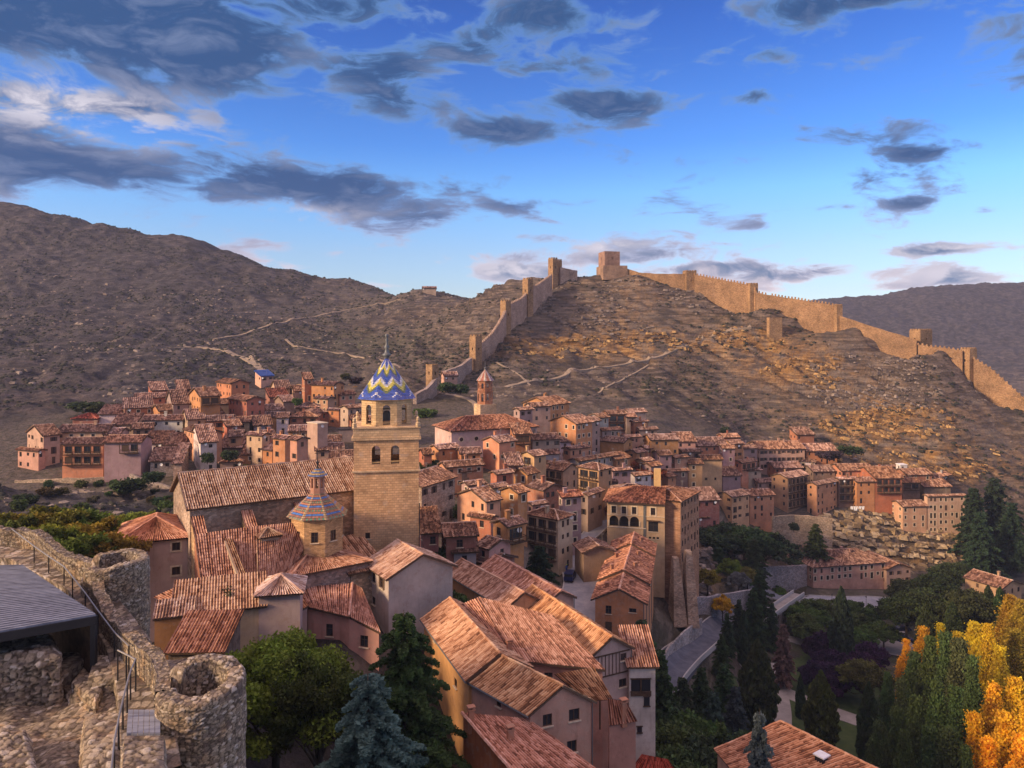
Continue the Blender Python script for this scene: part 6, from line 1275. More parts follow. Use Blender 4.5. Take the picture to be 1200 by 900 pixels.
# ------------------------------------------------------------------ roads, paths, terraces
def strip(name, pts, w, mat, kerb=False, lift=.25, kind='structure', label=None, flatz=None):
    """pts as pixels on the ground (px, py) or world (x, y)"""
    P = np.array([ray_ground(p[0], p[1], *(p[2:4] if len(p) > 3 else (100, 900)))[:2] if len(p) != 3 else (WY(p[0], p[1], p[2])[:2]) for p in pts]); L = np.sum(np.linalg.norm(np.diff(P, axis=0), axis=1)); 
    n = max(6, int(L / 1.6)); d = np.r_[0, np.cumsum(np.linalg.norm(np.diff(P, axis=0), axis=1))]; t = np.linspace(0, d[-1], n)
    S = np.stack([np.interp(t, d, P[:, k]) for k in (0, 1)], 1)
    for _ in range(40 if mat == 'track' else 6): S[1:-1] = (S[:-2] + S[1:-1] * 2 + S[2:]) / 4
    tg = np.gradient(S, axis=0); tg /= np.linalg.norm(tg, axis=1)[:, None] + 1e-9; nr = np.stack([-tg[:, 1], tg[:, 0]], 1); offs = np.linspace(-w / 2, w / 2, 5)
    Z = np.stack([gz(S[:, 0] + nr[:, 0] * o, S[:, 1] + nr[:, 1] * o) for o in offs], 1); zc = Z.mean(1)
    for _ in range(30 if mat == 'track' else 4): zc[1:-1] = (zc[:-2] + zc[1:-1] * 2 + zc[2:]) / 4
    Zf = (zc[:, None] * np.ones(5) * (.85) + Z * .15) + lift; Zf = np.maximum(Zf, Z + .08)
    G = np.stack([np.c_[S + nr * o, Zf[:, i]] for i, o in enumerate(offs)], 1)
    sk = [np.c_[S + nr * offs[0], Zf[:, 0] - 4]]; sk2 = [np.c_[S + nr * offs[-1], Zf[:, -1] - 4]]; G = np.concatenate([sk[0][:, None], G, sk2[0][:, None]], 1)
    mb = MB(); mb.grid(G); o = mb.build(name, M[mat]); tag(o, label, None, None, kind)
    if kerb:
        for s_ in (-1, 1):
            mk = MB(); e = S + nr * (w / 2 * s_); e2 = S + nr * (w / 2 + .25) * s_; zz = Zf[:, 0 if s_ < 0 else -1]
            G2_ = np.stack([np.c_[e, zz - .05], np.c_[e, zz + .13], np.c_[e2, zz + .13], np.c_[e2, zz - 1]], 1); mk.grid(G2_); k = mk.build('kerb', M['kerb']); tag(k, kind='structure')
    return S, Zf[:, 2]
ST, STz = strip('street', [(668, 748, 126), (682, 702, 141), (685, 690, 146), (679, 672, 153), (671, 658, 159)], 7.2, 'road', True)
strip('street', [(673, 660, 158), (668, 650, 163), (678, 638, 169), (692, 624, 177), (706, 608, 187), (712, 598, 194)], 3.8, 'road', True)
strip('lower_road', [(770, 812, 128), (788, 775, 140), (805, 752, 150), (826, 728, 162), (846, 712, 176), (872, 706, 190), (905, 700, 206)], 5.2, 'asphalt', True, .3)
strip('riverside_road', [(895, 694, 222), (930, 694, 221), (970, 696, 221), (1010, 699, 221), (1060, 702, 221), (1110, 705, 222)], 7, 'road', True, .35)
strip('parking', [(1035, 722, 210), (1048, 740, 198), (1050, 760, 188)], 10, 'gravelpath', False, .3)
for i, pp in enumerate(([(592, 455), (640, 445), (690, 433), (740, 424), (780, 416), (806, 404), (835, 392), (880, 384)], [(582, 425), (600, 434), (622, 452)], [(500, 463), (535, 462), (556, 470), (560, 490)], [(700, 462), (712, 452), (738, 440), (760, 428)])):
    strip('footpath', pp, (2.0, 1.0, 2.0, .9)[i], 'track', False, .22)
strip('hill_road', [(196, 408), (235, 405), (268, 411), (290, 420), (305, 432), (316, 446)], 3.6, 'track', False, .25)
strip('hill_track', [(250, 398), (300, 386), (350, 374), (400, 364), (440, 356), (470, 350)], 2.2, 'track', False, .3)
strip('hill_trail', [(335, 398), (360, 410), (400, 412), (440, 420), (470, 432)], 1.5, 'track', False, .25)
for i, pp in enumerate(([(905, 780, 175), (915, 812, 150), (905, 850, 130)], [(880, 752, 190), (925, 742, 195), (955, 750, 190)], [(870, 790, 165), (935, 800, 158), (1010, 812, 150)])): strip('park_path', pp, 4.5, 'gravelpath', False, .2)
def wallrun(label, pts, h, th=.6, color=(.46, .38, .28), mat='stone', name='retaining_wall', down=3):
    w = np.array([WY(*p) for p in pts]); S = samp(w, max(3, int(np.sum(np.linalg.norm(np.diff(w[:, :2], axis=0), axis=1)) / 1.5))); tg = np.gradient(S[:, :2], axis=0); tg /= np.linalg.norm(tg, axis=1)[:, None]; nr = np.stack([-tg[:, 1], tg[:, 0]], 1); r = np.random.default_rng(3)
    z = S[:, 2] + r.normal(0, .06, len(S)); A, B_ = S[:, :2] - nr * th / 2, S[:, :2] + nr * th / 2; mb = MB(); mb.grid(np.stack([np.c_[A, z - h - down], np.c_[A, z], np.c_[B_, z], np.c_[B_, z - h - down]], 1)); mb.add([(*A[0], z[0] - h - down), (*A[0], z[0]), (*B_[0], z[0]), (*B_[0], z[0] - h - down), (*A[-1], z[-1] - h - down), (*A[-1], z[-1]), (*B_[-1], z[-1]), (*B_[-1], z[-1] - h - down)], [(0, 3, 2, 1), (4, 5, 6, 7)])
    o = mb.build(name, M[mat], None, color); tag(o, label, 'wall'); return o
wallrun('pale garden retaining wall under the far left houses', [(18, 563, 200), (60, 561, 199), (100, 560, 198), (147, 557, 200)], 3.5)
wallrun('grey terrace wall below the tall mauve house', [(148, 552, 200), (165, 560, 196), (205, 572, 190)], 2, color=(.3, .27, .25))
wallrun('tan terrace wall carrying the buildings right of the dark trees', [(905, 605, 252), (930, 603, 256), (975, 607, 256)], 4, color=(.48, .38, .26), down=6)
wallrun('low curved parapet along the outside of the street bend', [(686, 656, 157), (695, 662, 153), (701, 674, 148), (702, 690, 142), (696, 712, 135)], 1.0, .35, (.5, .46, .4), down=2)
wallrun('grey concrete retaining wall above the lower road', [(800, 700, 172), (830, 699, 178), (860, 694, 186), (885, 690, 196)], 6, .8, (.34, .33, .34), down=8)
wallrun('curved stone parapet on the lower road', [(768, 788, 131), (782, 760, 143), (800, 741, 153), (822, 724, 164)], .8, .4, (.42, .40, .38))
wallrun('rough stone retaining wall left of the pink riverside building', [(868, 668, 218), (900, 664, 226), (945, 662, 234)], 5, .6, (.36, .33, .32))
# footbridge over the river garden
def footbridge():
    a, b = WY(888, 730, 188), WY(936, 697, 214); root = empty('footbridge', tuple((a + b) / 2)); tag(root, 'long straight walkway with pale parapets sloping up towards the pink riverside building', 'bridge')
    mb = MB(); mb.beam(a, b, 3.2, .5); mb.build('deck', M['gravelpath'], root); d = (b - a) / np.linalg.norm(b - a); n = np.array([-d[1], d[0], 0])
    for s_ in (-1, 1): mp = MB(); mp.beam(a + n * s_ * 1.5 + (0, 0, .7), b + n * s_ * 1.5 + (0, 0, .7), .25, .9); mp.build('parapet', M['kerb'], root)
    for k in range(5): mb = MB(); c = a + (b - a) * (k + .5) / 5; mb.box((c[0], c[1], c[2] - 3), (2.4, .7, 6), math.atan2(d[1], d[0])); mb.build('pier', M['stone'], root, (.3, .28, .27))
footbridge()
# parked cars
def car(px, py, Y, rz, color, label):
    x, y = WY(px, py, Y)[:2]; z = float(gz(x, y)) + .35; root = empty('parked_car', (x, y, z), rz); tag(root, label, 'car', 'cars parked by the park')
    m = M['car_' + color] if 'car_' + color in M else M.setdefault('car_' + color, flat('car_paint_' + color, dict(dark=(.02, .025, .05), blue=(.03, .05, .16))[color], .25, .3, .02))
    def lb(prof, w, mats, name, mi=0, shrink=1.0):
        mb = MB(); n = len(prof); V = [(px_, -w / 2, pz) for px_, pz in prof] + [(px_, w / 2, pz) for px_, pz in prof]; mb.add(V, [tuple(range(n)), tuple(range(n, 2 * n))[::-1]] + [(i, n + i, n + (i + 1) % n, (i + 1) % n) for i in range(n)]); me = mb.mesh(name, mats); o = link(name, me, root); return o
    lb([(-2.1, .3), (-2.1, .85), (-1.2, .98), (1.1, .98), (2.05, .78), (2.12, .35), (1.9, .25), (-1.9, .25)][::-1], 1.75, [m], 'body'); lb([(-1.75, .96), (-1.2, 1.42), (.3, 1.45), (1.05, .98)][::-1], 1.5, [M['glass']], 'glasshouse'); lb([(-1.2, 1.425), (-1.15, 1.49), (.25, 1.51), (.3, 1.455)][::-1], 1.45, [m], 'roof')
    for x_ in (-1.3, 1.3):
        for s_ in (-1, 1): mb = MB(); mb.tube([(x_, s_ * .72, .32), (x_, s_ * .9, .32)], .33, 14); o = link('wheel', mb.mesh('wheel', [M['black']]), root)
    for s_ in (-1, 1): mb = MB(); mb.box((2.08, s_ * .65, .68), (.08, .32, .14)); link('headlight', mb.mesh('headlight', [M['white']]), root)
# washing hung below the balconies
Lp = WY(1003, 594, 258); root = empty('laundry', tuple(Lp)); tag(root, 'white washing hanging on a line under the rickety balconies', 'laundry'); mb = MB(); mb.tube([Lp + (-3, -1.2, .6), Lp + (0, -1.2, .5), Lp + (3, -1.2, .6)], .02, 4); mb.build('line', M['iron'], root)
for dx, w, h in ((-1.9, .9, 1.1), (-.6, 1.3, 1.5), (.9, 1.0, .9), (2.0, .7, 1.2)):
    mb = MB(); G_s = np.zeros((6, 5, 3)); 
    for i_ in range(6):
        for j_ in range(5): G_s[i_, j_] = Lp + np.array([dx + w * (i_ / 5 - .5), -1.2 + .08 * math.sin(i_ * 2.1 + j_), .5 - h * j_ / 4])
    mb.grid(G_s); mb.build('cloth', M['white'], root)
car(1058, 728, 208, .1, 'dark', 'dark car parked nearest the pink riverside building'); car(1061, 739, 201, .1, 'blue', 'blue car parked second from the riverside road')
# the pair on the street
def figure(px, py, Y, cl, cap, label, lean=0):
    from mathutils import Vector as V3
    x, y = WY(px, py, Y)[:2]; k = np.argmin((ST[:, 0] - x) ** 2 + (ST[:, 1] - y) ** 2); z = float(STz[k]); mb = MB()
    for s_ in (-1, 1): mb.tube([(x + s_ * .10, y, z), (x + s_ * .11, y, z + .45), (x + s_ * .09, y, z + .88)], [.06, .07, .10], 8)
    mb.tube([(x, y, z + .84), (x, y, z + 1.1), (x, y, z + 1.35), (x, y, z + 1.46), (x, y, z + 1.52)], [.17, .15, .20, .12, .06], 10)
    for s_ in (-1, 1): mb.tube([(x + s_ * .19, y, z + 1.40), (x + s_ * .27, y - .05, z + 1.12), (x + s_ * .24, y - .18, z + .90)], [.06, .05, .035], 6)
    mb.lathe((x, y, z + 1.5), [(.05, 0), (.09, .06), (.11, .14), (.09, .22), (.02, .26)], 10)
    o = mb.build('person', M[cl], None, smooth=True); tag(o, label, 'person')
    mb = MB(); mb.lathe((x, y, z + 1.66), [(.125, 0), (.12, .08), (.06, .13), (.01, .14)], 10); h = mb.build('cap', M[cap], o)
M['cyan'] = flat('bright_jacket', (.55, .65, .08), .7); figure(664, 678, 150, 'blue', 'cyan', 'person in blue with a yellow-green cap standing on the street bend')
def motorbike():
    x, y = WY(668, 686, 147)[:2]; k = np.argmin((ST[:, 0] - x) ** 2 + (ST[:, 1] - y) ** 2); z = float(STz[k]); root = empty('parked_van', (x, y, z), R(75)); tag(root, 'dark blue van stopped beside the person on the street bend', 'van')
    def part(name, prof, w, mat):
        mb = MB(); n = len(prof); V = [(a, -w / 2, b) for a, b in prof] + [(a, w / 2, b) for a, b in prof]; mb.add(V, [tuple(range(n))[::-1], tuple(range(n, 2 * n))] + [((i + 1) % n, n + (i + 1) % n, n + i, i) for i in range(n)]); link(name, mb.mesh(name, [M[mat]]), root)
    M['vanpaint'] = flat('dark_blue_paint', (.02, .03, .10), .3, .2)
    part('body', [(-2.0, .3), (2.0, .3), (2.05, .9), (1.5, 1.05), (-2.0, 1.05)], 1.8, 'vanpaint'); part('cabin_glass', [(-1.95, 1.05), (1.45, 1.05), (.8, 1.6), (-1.9, 1.6)], 1.65, 'glass'); part('roof', [(-1.95, 1.605), (.82, 1.605), (.7, 1.72), (-1.9, 1.72)], 1.66, 'vanpaint')
    for a in (-1.3, 1.3):
        for s_ in (-1, 1): mb = MB(); mb.tube([(a, s_ * .75, .33), (a, s_ * .93, .33)], .33, 14); link('wheel', mb.mesh('wheel', [M['black']]), root)
motorbike()
# air between the camera and the far mountain
mbh = MB(); mbh.box((0, 1400, 45), (7000, 3300, 310)); hz = mbh.build('haze', bpy.data.materials.new('haze_air')); tag(hz, kind='stuff', label='thin bluish evening haze filling the valley air', cat='haze')
hm = hz.data.materials[0]; hm.use_nodes = True; hn = hm.node_tree; hn.nodes.clear(); ho = hn.nodes.new('ShaderNodeOutputMaterial'); hv = hn.nodes.new('ShaderNodeVolumePrincipled'); hv.inputs['Color'].default_value = (.62, .72, 1.0, 1); hv.inputs['Density'].default_value = 0.00011; hv.inputs['Anisotropy'].default_value = 0
hn.links.new(hv.outputs[0], ho.inputs['Volume'])
# ------------------------------------------------------------------ trees
def leaf_mesh(name, C_, size, r, flat_=0.0, up=None, tint=None):
    """C_ (n,3) leaf centres -> bent quads"""
    n = len(C_); a = r.normal(0, 1, (n, 3)); 
    if flat_: a[:, 2] *= (1 - flat_)
    a /= np.linalg.norm(a, axis=1)[:, None]; b_ = r.normal(0, 1, (n, 3))
    if flat_: b_[:, 2] *= (1 - flat_)
    if up is not None: a = a * .45 + up; a /= np.linalg.norm(a, axis=1)[:, None]
    b_ -= a * np.sum(a * b_, 1)[:, None]; b_ /= np.linalg.norm(b_, axis=1)[:, None] + 1e-9
    s = size * r.uniform(.6, 1.4, n)[:, None]; V = np.stack([C_ - a * s, C_ + b_ * s * .55, C_ + a * s, C_ - b_ * s * .55], 1)
    me = bpy.data.meshes.new(name); fs = np.arange(4 * n); me.vertices.add(4 * n); me.vertices.foreach_set('co', V.ravel()); me.loops.add(4 * n); me.loops.foreach_set('vertex_index', fs); me.polygons.add(n); me.polygons.foreach_set('loop_start', np.arange(0, 4 * n, 4)); me.update(calc_edges=True)
    t = r.beta(2.2, 2.2, n) if tint is None else np.clip(tint + r.normal(0, .13, n), 0, 1)
    at = me.attributes.new('tint', 'FLOAT', 'FACE'); at.data.foreach_set('value', t.astype(np.float32)); me.materials.append(M['leaf']); return me
def proto(kind, H_, R_, n, size, seed):
    r = np.random.default_rng(seed); tb = MB(); cs = []; tn = []; up = None; fl = 0
    if kind == 'conifer':
        tb.tube([(0, 0, -1), (.05, 0, H_ * .4), (0, .05, H_ * .98)], [H_ * .022, H_ * .014, .02], 7); nl = max(9, int(H_ / .62)); fl = .55
        for i in range(nl):
            f = .08 + .9 * i / nl; Rz = R_ * (1 - f) ** .68 * r.uniform(.68, 1.15) + .12; z = H_ * f; nb = int(6 + 5 * (1 - f)); ph = r.uniform(0, 6)
            for j in range(nb):
                a = ph + 6.283 * j / nb + r.normal(0, .2); L = Rz * r.uniform(.6, 1.12); e = np.array([math.cos(a), math.sin(a), 0]); tip = z - L * r.uniform(.10, .38)
                if f < .75 and j % 2 == 0: tb.tube([(0, 0, z), tuple(e * L * .8 + (0, 0, z + (tip - z) * .8))], [.05, .015], 4)
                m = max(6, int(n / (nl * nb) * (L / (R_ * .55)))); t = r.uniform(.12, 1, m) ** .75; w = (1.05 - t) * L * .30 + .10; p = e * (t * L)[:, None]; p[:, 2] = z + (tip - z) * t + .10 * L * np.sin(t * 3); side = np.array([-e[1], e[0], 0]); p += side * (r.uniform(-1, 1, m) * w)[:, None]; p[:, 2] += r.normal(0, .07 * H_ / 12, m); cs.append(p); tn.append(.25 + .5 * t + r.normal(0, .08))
    elif kind == 'broad':
        tb.tube([(0, 0, -1), (.1, 0, H_ * .25), (0, .1, H_ * .55)], [H_ * .03, H_ * .022, H_ * .012], 7); K = 90; cc = []
        for i in range(K):
            d = r.normal(0, 1, 3); d /= np.linalg.norm(d); d[2] = abs(d[2]) * 1.15 - .38; lob = 1 + .28 * vnoise(d[0] * 1.7 + seed, d[1] * 1.7, d[2] * 1.7); q = np.array([0, 0, H_ * .56]) + d * np.array([R_, R_, H_ * .38]) * r.uniform(.45, 1.05) * lob; cc.append(q)
            if i % 5 == 0: tb.tube([(0, 0, H_ * r.uniform(.2, .45)), tuple(q * (.5, .5, .75)), tuple(q)], [H_ * .012, H_ * .007, .015], 5)
        for q in cc:
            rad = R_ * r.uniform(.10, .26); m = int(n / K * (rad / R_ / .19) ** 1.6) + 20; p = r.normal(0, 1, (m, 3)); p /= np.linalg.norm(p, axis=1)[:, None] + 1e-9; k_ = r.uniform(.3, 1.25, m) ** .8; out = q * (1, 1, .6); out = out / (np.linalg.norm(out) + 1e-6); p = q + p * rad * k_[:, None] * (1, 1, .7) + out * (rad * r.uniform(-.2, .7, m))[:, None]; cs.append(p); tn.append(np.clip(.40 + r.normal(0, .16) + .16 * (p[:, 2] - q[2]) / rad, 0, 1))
    elif kind == 'poplar':
        tb.tube([(0, 0, -1), (0, 0, H_ * .5), (0, 0, H_ * .95)], [H_ * .016, H_ * .01, .03], 6); K = 64
        for i in range(K):
            f = r.uniform(.04, .74) ** 1.15; a = r.uniform(0, 6.28); Rz = R_ * math.sin(math.pi * min(1, (f + .30) / 1.12)) ** .9 * r.uniform(.35, 1); L = H_ * r.uniform(.16, .34); b0 = np.array([math.cos(a) * Rz * .8, math.sin(a) * Rz * .8, H_ * f]); b1 = np.array([math.cos(a) * Rz * .62, math.sin(a) * Rz * .62, min(H_, H_ * f + L)])
            tb.tube([(0, 0, max(0, H_ * f - L * .5)), tuple(b0), tuple(b1)], [.06, .04, .01], 4)
            m = n // K; t = r.uniform(0, 1, m); w = .03 * R_ + .30 * R_ * np.sin(np.pi * np.clip(t * .8 + .2, 0, 1)); p = b0 + (b1 - b0) * t[:, None] + r.normal(0, .5, (m, 3)) * w[:, None]; cs.append(p); tn.append(np.clip(.30 + .35 * t + r.normal(0, .13), 0, 1))
        p = np.c_[r.normal(0, .12 * R_, n // 20), r.normal(0, .12 * R_, n // 20), H_ * r.uniform(.78, 1.03, n // 20)]; cs.append(p); tn.append(np.full(len(p), .6)); up = np.array([0, 0, .9])
    elif kind == 'cypress':
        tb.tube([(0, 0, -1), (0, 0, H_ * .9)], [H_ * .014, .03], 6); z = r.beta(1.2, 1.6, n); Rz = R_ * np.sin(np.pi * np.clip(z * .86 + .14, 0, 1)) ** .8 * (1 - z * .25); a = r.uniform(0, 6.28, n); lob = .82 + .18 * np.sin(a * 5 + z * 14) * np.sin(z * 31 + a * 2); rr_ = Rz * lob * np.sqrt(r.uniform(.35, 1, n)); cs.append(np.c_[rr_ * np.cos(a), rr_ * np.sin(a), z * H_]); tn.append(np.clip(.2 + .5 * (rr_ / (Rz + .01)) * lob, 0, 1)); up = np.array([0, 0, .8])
    elif kind == 'bush':
        K = 16; tb.tube([(0, 0, -.6), (0, 0, H_ * .5)], [.08, .04], 5)
        for i in range(K):
            d = r.normal(0, 1, 3); d /= np.linalg.norm(d); q = np.array([0, 0, H_ * .45]) + d * np.array([R_, R_, H_ * .42]) * r.uniform(.4, .8); m = n // K; p = r.normal(0, 1, (m, 3)); p /= np.linalg.norm(p, axis=1)[:, None]; cs.append(q + p * R_ * .38 * r.uniform(.4, 1, m)[:, None]); tn.append(np.full(m, .4 + r.normal(0, .15)))
    return tb.mesh('trunk', M['bark'], True), leaf_mesh('crown', np.concatenate(cs), size, r, fl, up, np.concatenate(tn)), H_
PR = {}
ORD = 'first second third fourth fifth sixth seventh eighth ninth tenth eleventh twelfth'.split()
def relabel(group, row, what, first, last=None):
    """name each tree of a row by its place counted from the left"""
    t = [o for o in bpy.data.objects if o.get('group') == group and o.parent is None][first:last]
    t.sort(key=lambda o: o.location.x / o.location.y)
    for i, o in enumerate(t): o['label'] = f"{what}, {ORD[i]} from the left in the {row}"
def getp(k):
    if k not in PR:
        spec = dict(fir=('conifer', 14, 5.8, 60000, .17, 1), cedar=('conifer', 12, 5.4, 60000, .15, 2), fir2=('conifer', 13, 4.0, 26000, .22, 3), pine=('broad', 11, 4.6, 75000, .13, 4), pine2=('broad', 12, 4.2, 60000, .14, 5),
                    round=('broad', 8, 3.6, 16000, .21, 6), round2=('broad', 9, 4.2, 18000, .22, 7), pop=('poplar', 25, 2.1, 64000, .15, 8), pop2=('poplar', 24, 2.4, 64000, .155, 9), pop3=('poplar', 26, 1.9, 60000, .15, 14), cyp=('cypress', 18, 3.3, 12000, .38, 10), cone=('cypress', 14, 3.8, 13000, .32, 11), bush=('bush', 2.6, 2.2, 1400, .28, 12), shrub=('bush', 3.4, 1.5, 6000, .15, 13))[k]
        PR[k] = proto(*spec)
    return PR[k]
TREE_N = 0
def tree(k, px, pyt, Y, color, label, h=None, wide=1.0, name='tree', cat='tree', group=None, rz=None):
    global TREE_N; TREE_N += 1; tm, cm, H0 = getp(k); zt = (V0 - pyt) / F * Y; x = (px - U0) / F * Y; g = float(gz(x, Y)); zb = g if h is None else zt - h; sc = max(.15, (zt - zb) / H0); r = random.Random(TREE_N)
    root = empty(name, (x, Y, zb), r.uniform(0, 6.28) if rz is None else rz); root.scale = (sc * wide, sc * wide, sc); tag(root, label, cat, group)
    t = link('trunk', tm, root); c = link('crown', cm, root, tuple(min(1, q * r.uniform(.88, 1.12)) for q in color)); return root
DG, MG, LG, YG, OL, BLU, PUR, GOLD, ORG = (.046, .072, .03), (.08, .12, .034), (.13, .18, .03), (.20, .20, .03), (.09, .09, .035), (.075, .115, .10), (.045, .018, .05), (.70, .45, .03), (.74, .42, .025)
# foreground
tree('pine', 322, 728, 57, (.15, .20, .03), 'broad bright green pine right of the round foreground tower', h=13)
tree('pine2', 374, 742, 55, (.06, .095, .02), 'darker pine pressed between the bright pine and the blue-green cedar', h=13, wide=.85)
tree('fir', 474, 710, 61, (.05, .09, .025), 'tall dark green fir in front of the grey gabled house', h=16, wide=.95)
tree('cedar', 432, 782, 47, (.105, .165, .15), 'silvery blue-green cedar at the bottom edge', h=13, wide=1.0)
tree('fir2', 890, 826, 60, (.10, .125, .115), 'grey-green spruce in front of the striped roof at the bottom right', h=14, wide=.55)
tree('shrub', 523, 682, 90, MG, 'dark leafy shrub, left one of two beside the yellow side wall', h=5.5, wide=1.0, cat='shrub', name='shrub'); tree('shrub', 546, 694, 88, MG, 'dark leafy shrub, right one of two beside the yellow side wall', h=5.2, wide=1.2, cat='shrub', name='shrub')
tree('bush', 268, 688, 74, DG, 'small dark bush growing on the chapel roof edge', h=1.6, cat='bush', name='bush', wide=.8)
tree('fir', 632, 636, 124, (.028, .052, .022), 'dark spreading fir left of the street bend', h=13, wide=1.15)
tree('fir2', 752, 722, 112, (.04, .07, .03), 'bluish green fir in front of the terrace gable', h=15, wide=1.1)
tree('fir2', 772, 756, 104, DG, 'dark fir behind the whitewashed loggia house', h=14, wide=1.0)
tree('round2', 505, 536, 196, DG, 'dark round tree right of the upper belfry', h=8, wide=1.2)
# valley between the buildings
g = 'dark trees below the double house'
for px, py, Y, k, w in ((826, 612, 222, 'round2', 1.4), (848, 608, 226, 'round', 1.4), (872, 612, 224, 'round2', 1.4), (896, 618, 226, 'round', 1.4), (838, 628, 214, 'fir2', 1.2), (884, 630, 214, 'fir2', 1.3)): tree(k, px, py, Y, DG, 'dark evergreen in the dense clump below the double house', wide=w, group=g, h=13)
tree('fir2', 956, 612, 238, (.05, .075, .025), 'lone green pine below the stacked galleries', h=12, wide=1.3)
tree('bush', 935, 652, 240, DG, 'low dark hedge bush left of the rocky outcrop', h=2.6, wide=2.4, cat='bush', name='bush')
tree('round', 805, 664, 186, (.14, .12, .02), 'small olive tree nearest the stone buttress', h=6.5); tree('round', 829, 664, 187, (.24, .20, .02), 'small yellow-green tree right of the olive one by the buttress', h=6.5)
tree('round', 856, 652, 206, LG, 'bright green tree on the terrace, paler than its neighbours', h=7); tree('round2', 876, 662, 203, (.15, .16, .03), 'yellowish green tree at the right end of the terrace', h=7)
tree('round', 866, 668, 196, (.16, .17, .19), 'silvery grey tree between the two green terrace trees', h=6)
tree('round', 913, 686, 226, (.14, .24, .02), 'little lime green ball tree beside the riverside road', h=4, wide=1.3)
tree('round', 847, 696, 178, (.50, .28, .02), 'small orange-yellow tree above the dark conifers', h=6)
g = 'dark conifers between the roads'; lb = 'dark conifer in the dense stand between the two roads'
for px, py, Y, k, w in ((890, 664, 190, 'fir2', .9), (884, 690, 178, 'fir2', .9), (866, 700, 172, 'fir2', .8), (852, 716, 160, 'fir2', .8), (872, 716, 164, 'cyp', .9), (846, 742, 148, 'fir2', .9), (905, 704, 184, 'fir2', .7)): tree(k, px, py, Y, DG, lb, wide=w, group=g)
tree('cone', 888, 750, 138, (.05, .062, .022), 'full cone-shaped dark olive tree in the park, left of the paths', h=17, wide=1.0)
tree('fir2', 918, 728, 162, (.16, .10, .085), 'conifer with a faded pinkish brown top beside the walkway', h=14, wide=.75)
tree('cyp', 986, 688, 174, (.05, .068, .035), 'tall slender grey-green pyramid tree in the middle of the park', h=20, wide=.95)
g = 'clipped plane trees'; lb = 'flat topped green plane tree in the clipped block below the riverside road'
for i, (px, py, Y) in enumerate(((935, 705, 202), (952, 700, 206), (970, 700, 207), (1002, 702, 207), (1020, 708, 205), (940, 716, 196), (958, 712, 198), (1005, 716, 198), (1022, 722, 196), (1036, 728, 192), (1010, 732, 188), (950, 728, 190))): tree('round', px, py, Y, (.085, .13, .03), lb, wide=1.25, group=g, h=7)
g = 'purple plum trees'; lb = 'dark purple-leaved plum tree in the park'
for px, py, Y in ((968, 738, 180), (1018, 750, 176), (962, 772, 162), (988, 776, 160), (975, 758, 170), (1008, 760, 170)): tree('round2', px, py, Y, PUR, lb, wide=1.1, group=g, h=9)
tree('round2', 1012, 770, 158, (.10, .10, .025), 'round olive green tree beside the purple plums', h=10, wide=1.15)
tree('cone', 962, 786, 140, (.085, .12, .025), 'light green pointed tree in the lower park', h=15, wide=1.0)
tree('cyp', 938, 790, 150, DG, 'narrow dark tree in the lower park near the path', h=10, wide=.7)
tree('cyp', 1018, 800, 135, DG, 'narrow dark tree in the lower park next to the poplars', h=16, wide=.9)
g = 'mixed trees on the slope below the lower road'; 
for i, (px, py, Y, k, c, w) in enumerate(((800, 790, 118, 'fir2', DG, .9), (822, 778, 124, 'fir2', (.04, .065, .03), .9), (848, 774, 126, 'fir2', DG, .9), (836, 806, 112, 'fir2', (.05, .075, .06), .9), (862, 800, 114, 'fir2', (.05, .07, .06), .85), (806, 830, 102, 'round2', MG, .9), (788, 838, 98, 'round2', MG, .9), (845, 842, 98, 'fir2', MG, .8), (822, 858, 94, 'round2', DG, .9), (796, 872, 90, 'round2', MG, .9), (868, 850, 96, 'round2', DG, .9), (780, 815, 108, 'round2', DG, .8))):
    tree(k, px, py, Y, c, 'tree in the mixed green slope below the lower road', wide=w, group=g, h=14)
# park filler beyond
g = 'dark trees behind the poplars'
for px, py, Y, k in ((1062, 694, 192, 'round2'), (1082, 686, 190, 'round2'), (1104, 694, 186, 'round'), (1124, 690, 186, 'cyp'), (1140, 688, 184, 'round2'), (1158, 686, 182, 'cyp'), (1172, 688, 180, 'cyp'), (1086, 706, 176, 'cyp'), (1116, 706, 174, 'cyp'), (1098, 668, 212, 'round2'), (1120, 655, 230, 'round2'), (1068, 674, 214, 'round')): tree(k, px, py, Y, (.045, .065, .022), 'dark green tree in the belt between the hotel and the yellow poplars', wide=1.15, group=g, h=12 if k != 'cyp' else 15)
g = 'yellow poplars'; lb = 'golden yellow poplar in the autumn stand at the right edge'
for i, (px, py, Y) in enumerate(((1062, 752, 152), (1082, 738, 150), (1102, 734, 150), (1122, 744, 146), (1142, 734, 142), (1158, 736, 140), (1172, 762, 134), (1190, 800, 118), (1166, 808, 112), (1142, 842, 104), (1180, 842, 100), (1205, 830, 98), (1158, 872, 96), (1200, 870, 92))): tree(('pop', 'pop2', 'pop3')[i % 3], px, py, Y, ORG if i > 6 else GOLD, lb, wide=1.75, group=g)
g = 'yellow-green poplars'
for px, py, Y in ((1184, 702, 156), (1197, 708, 152), (1190, 742, 144)): tree('pop2', px, py, Y, (.36, .25, .03), 'yellow-green poplar half turned, at the right edge above the golden stand', wide=1.8, group=g)
g = 'green poplars'
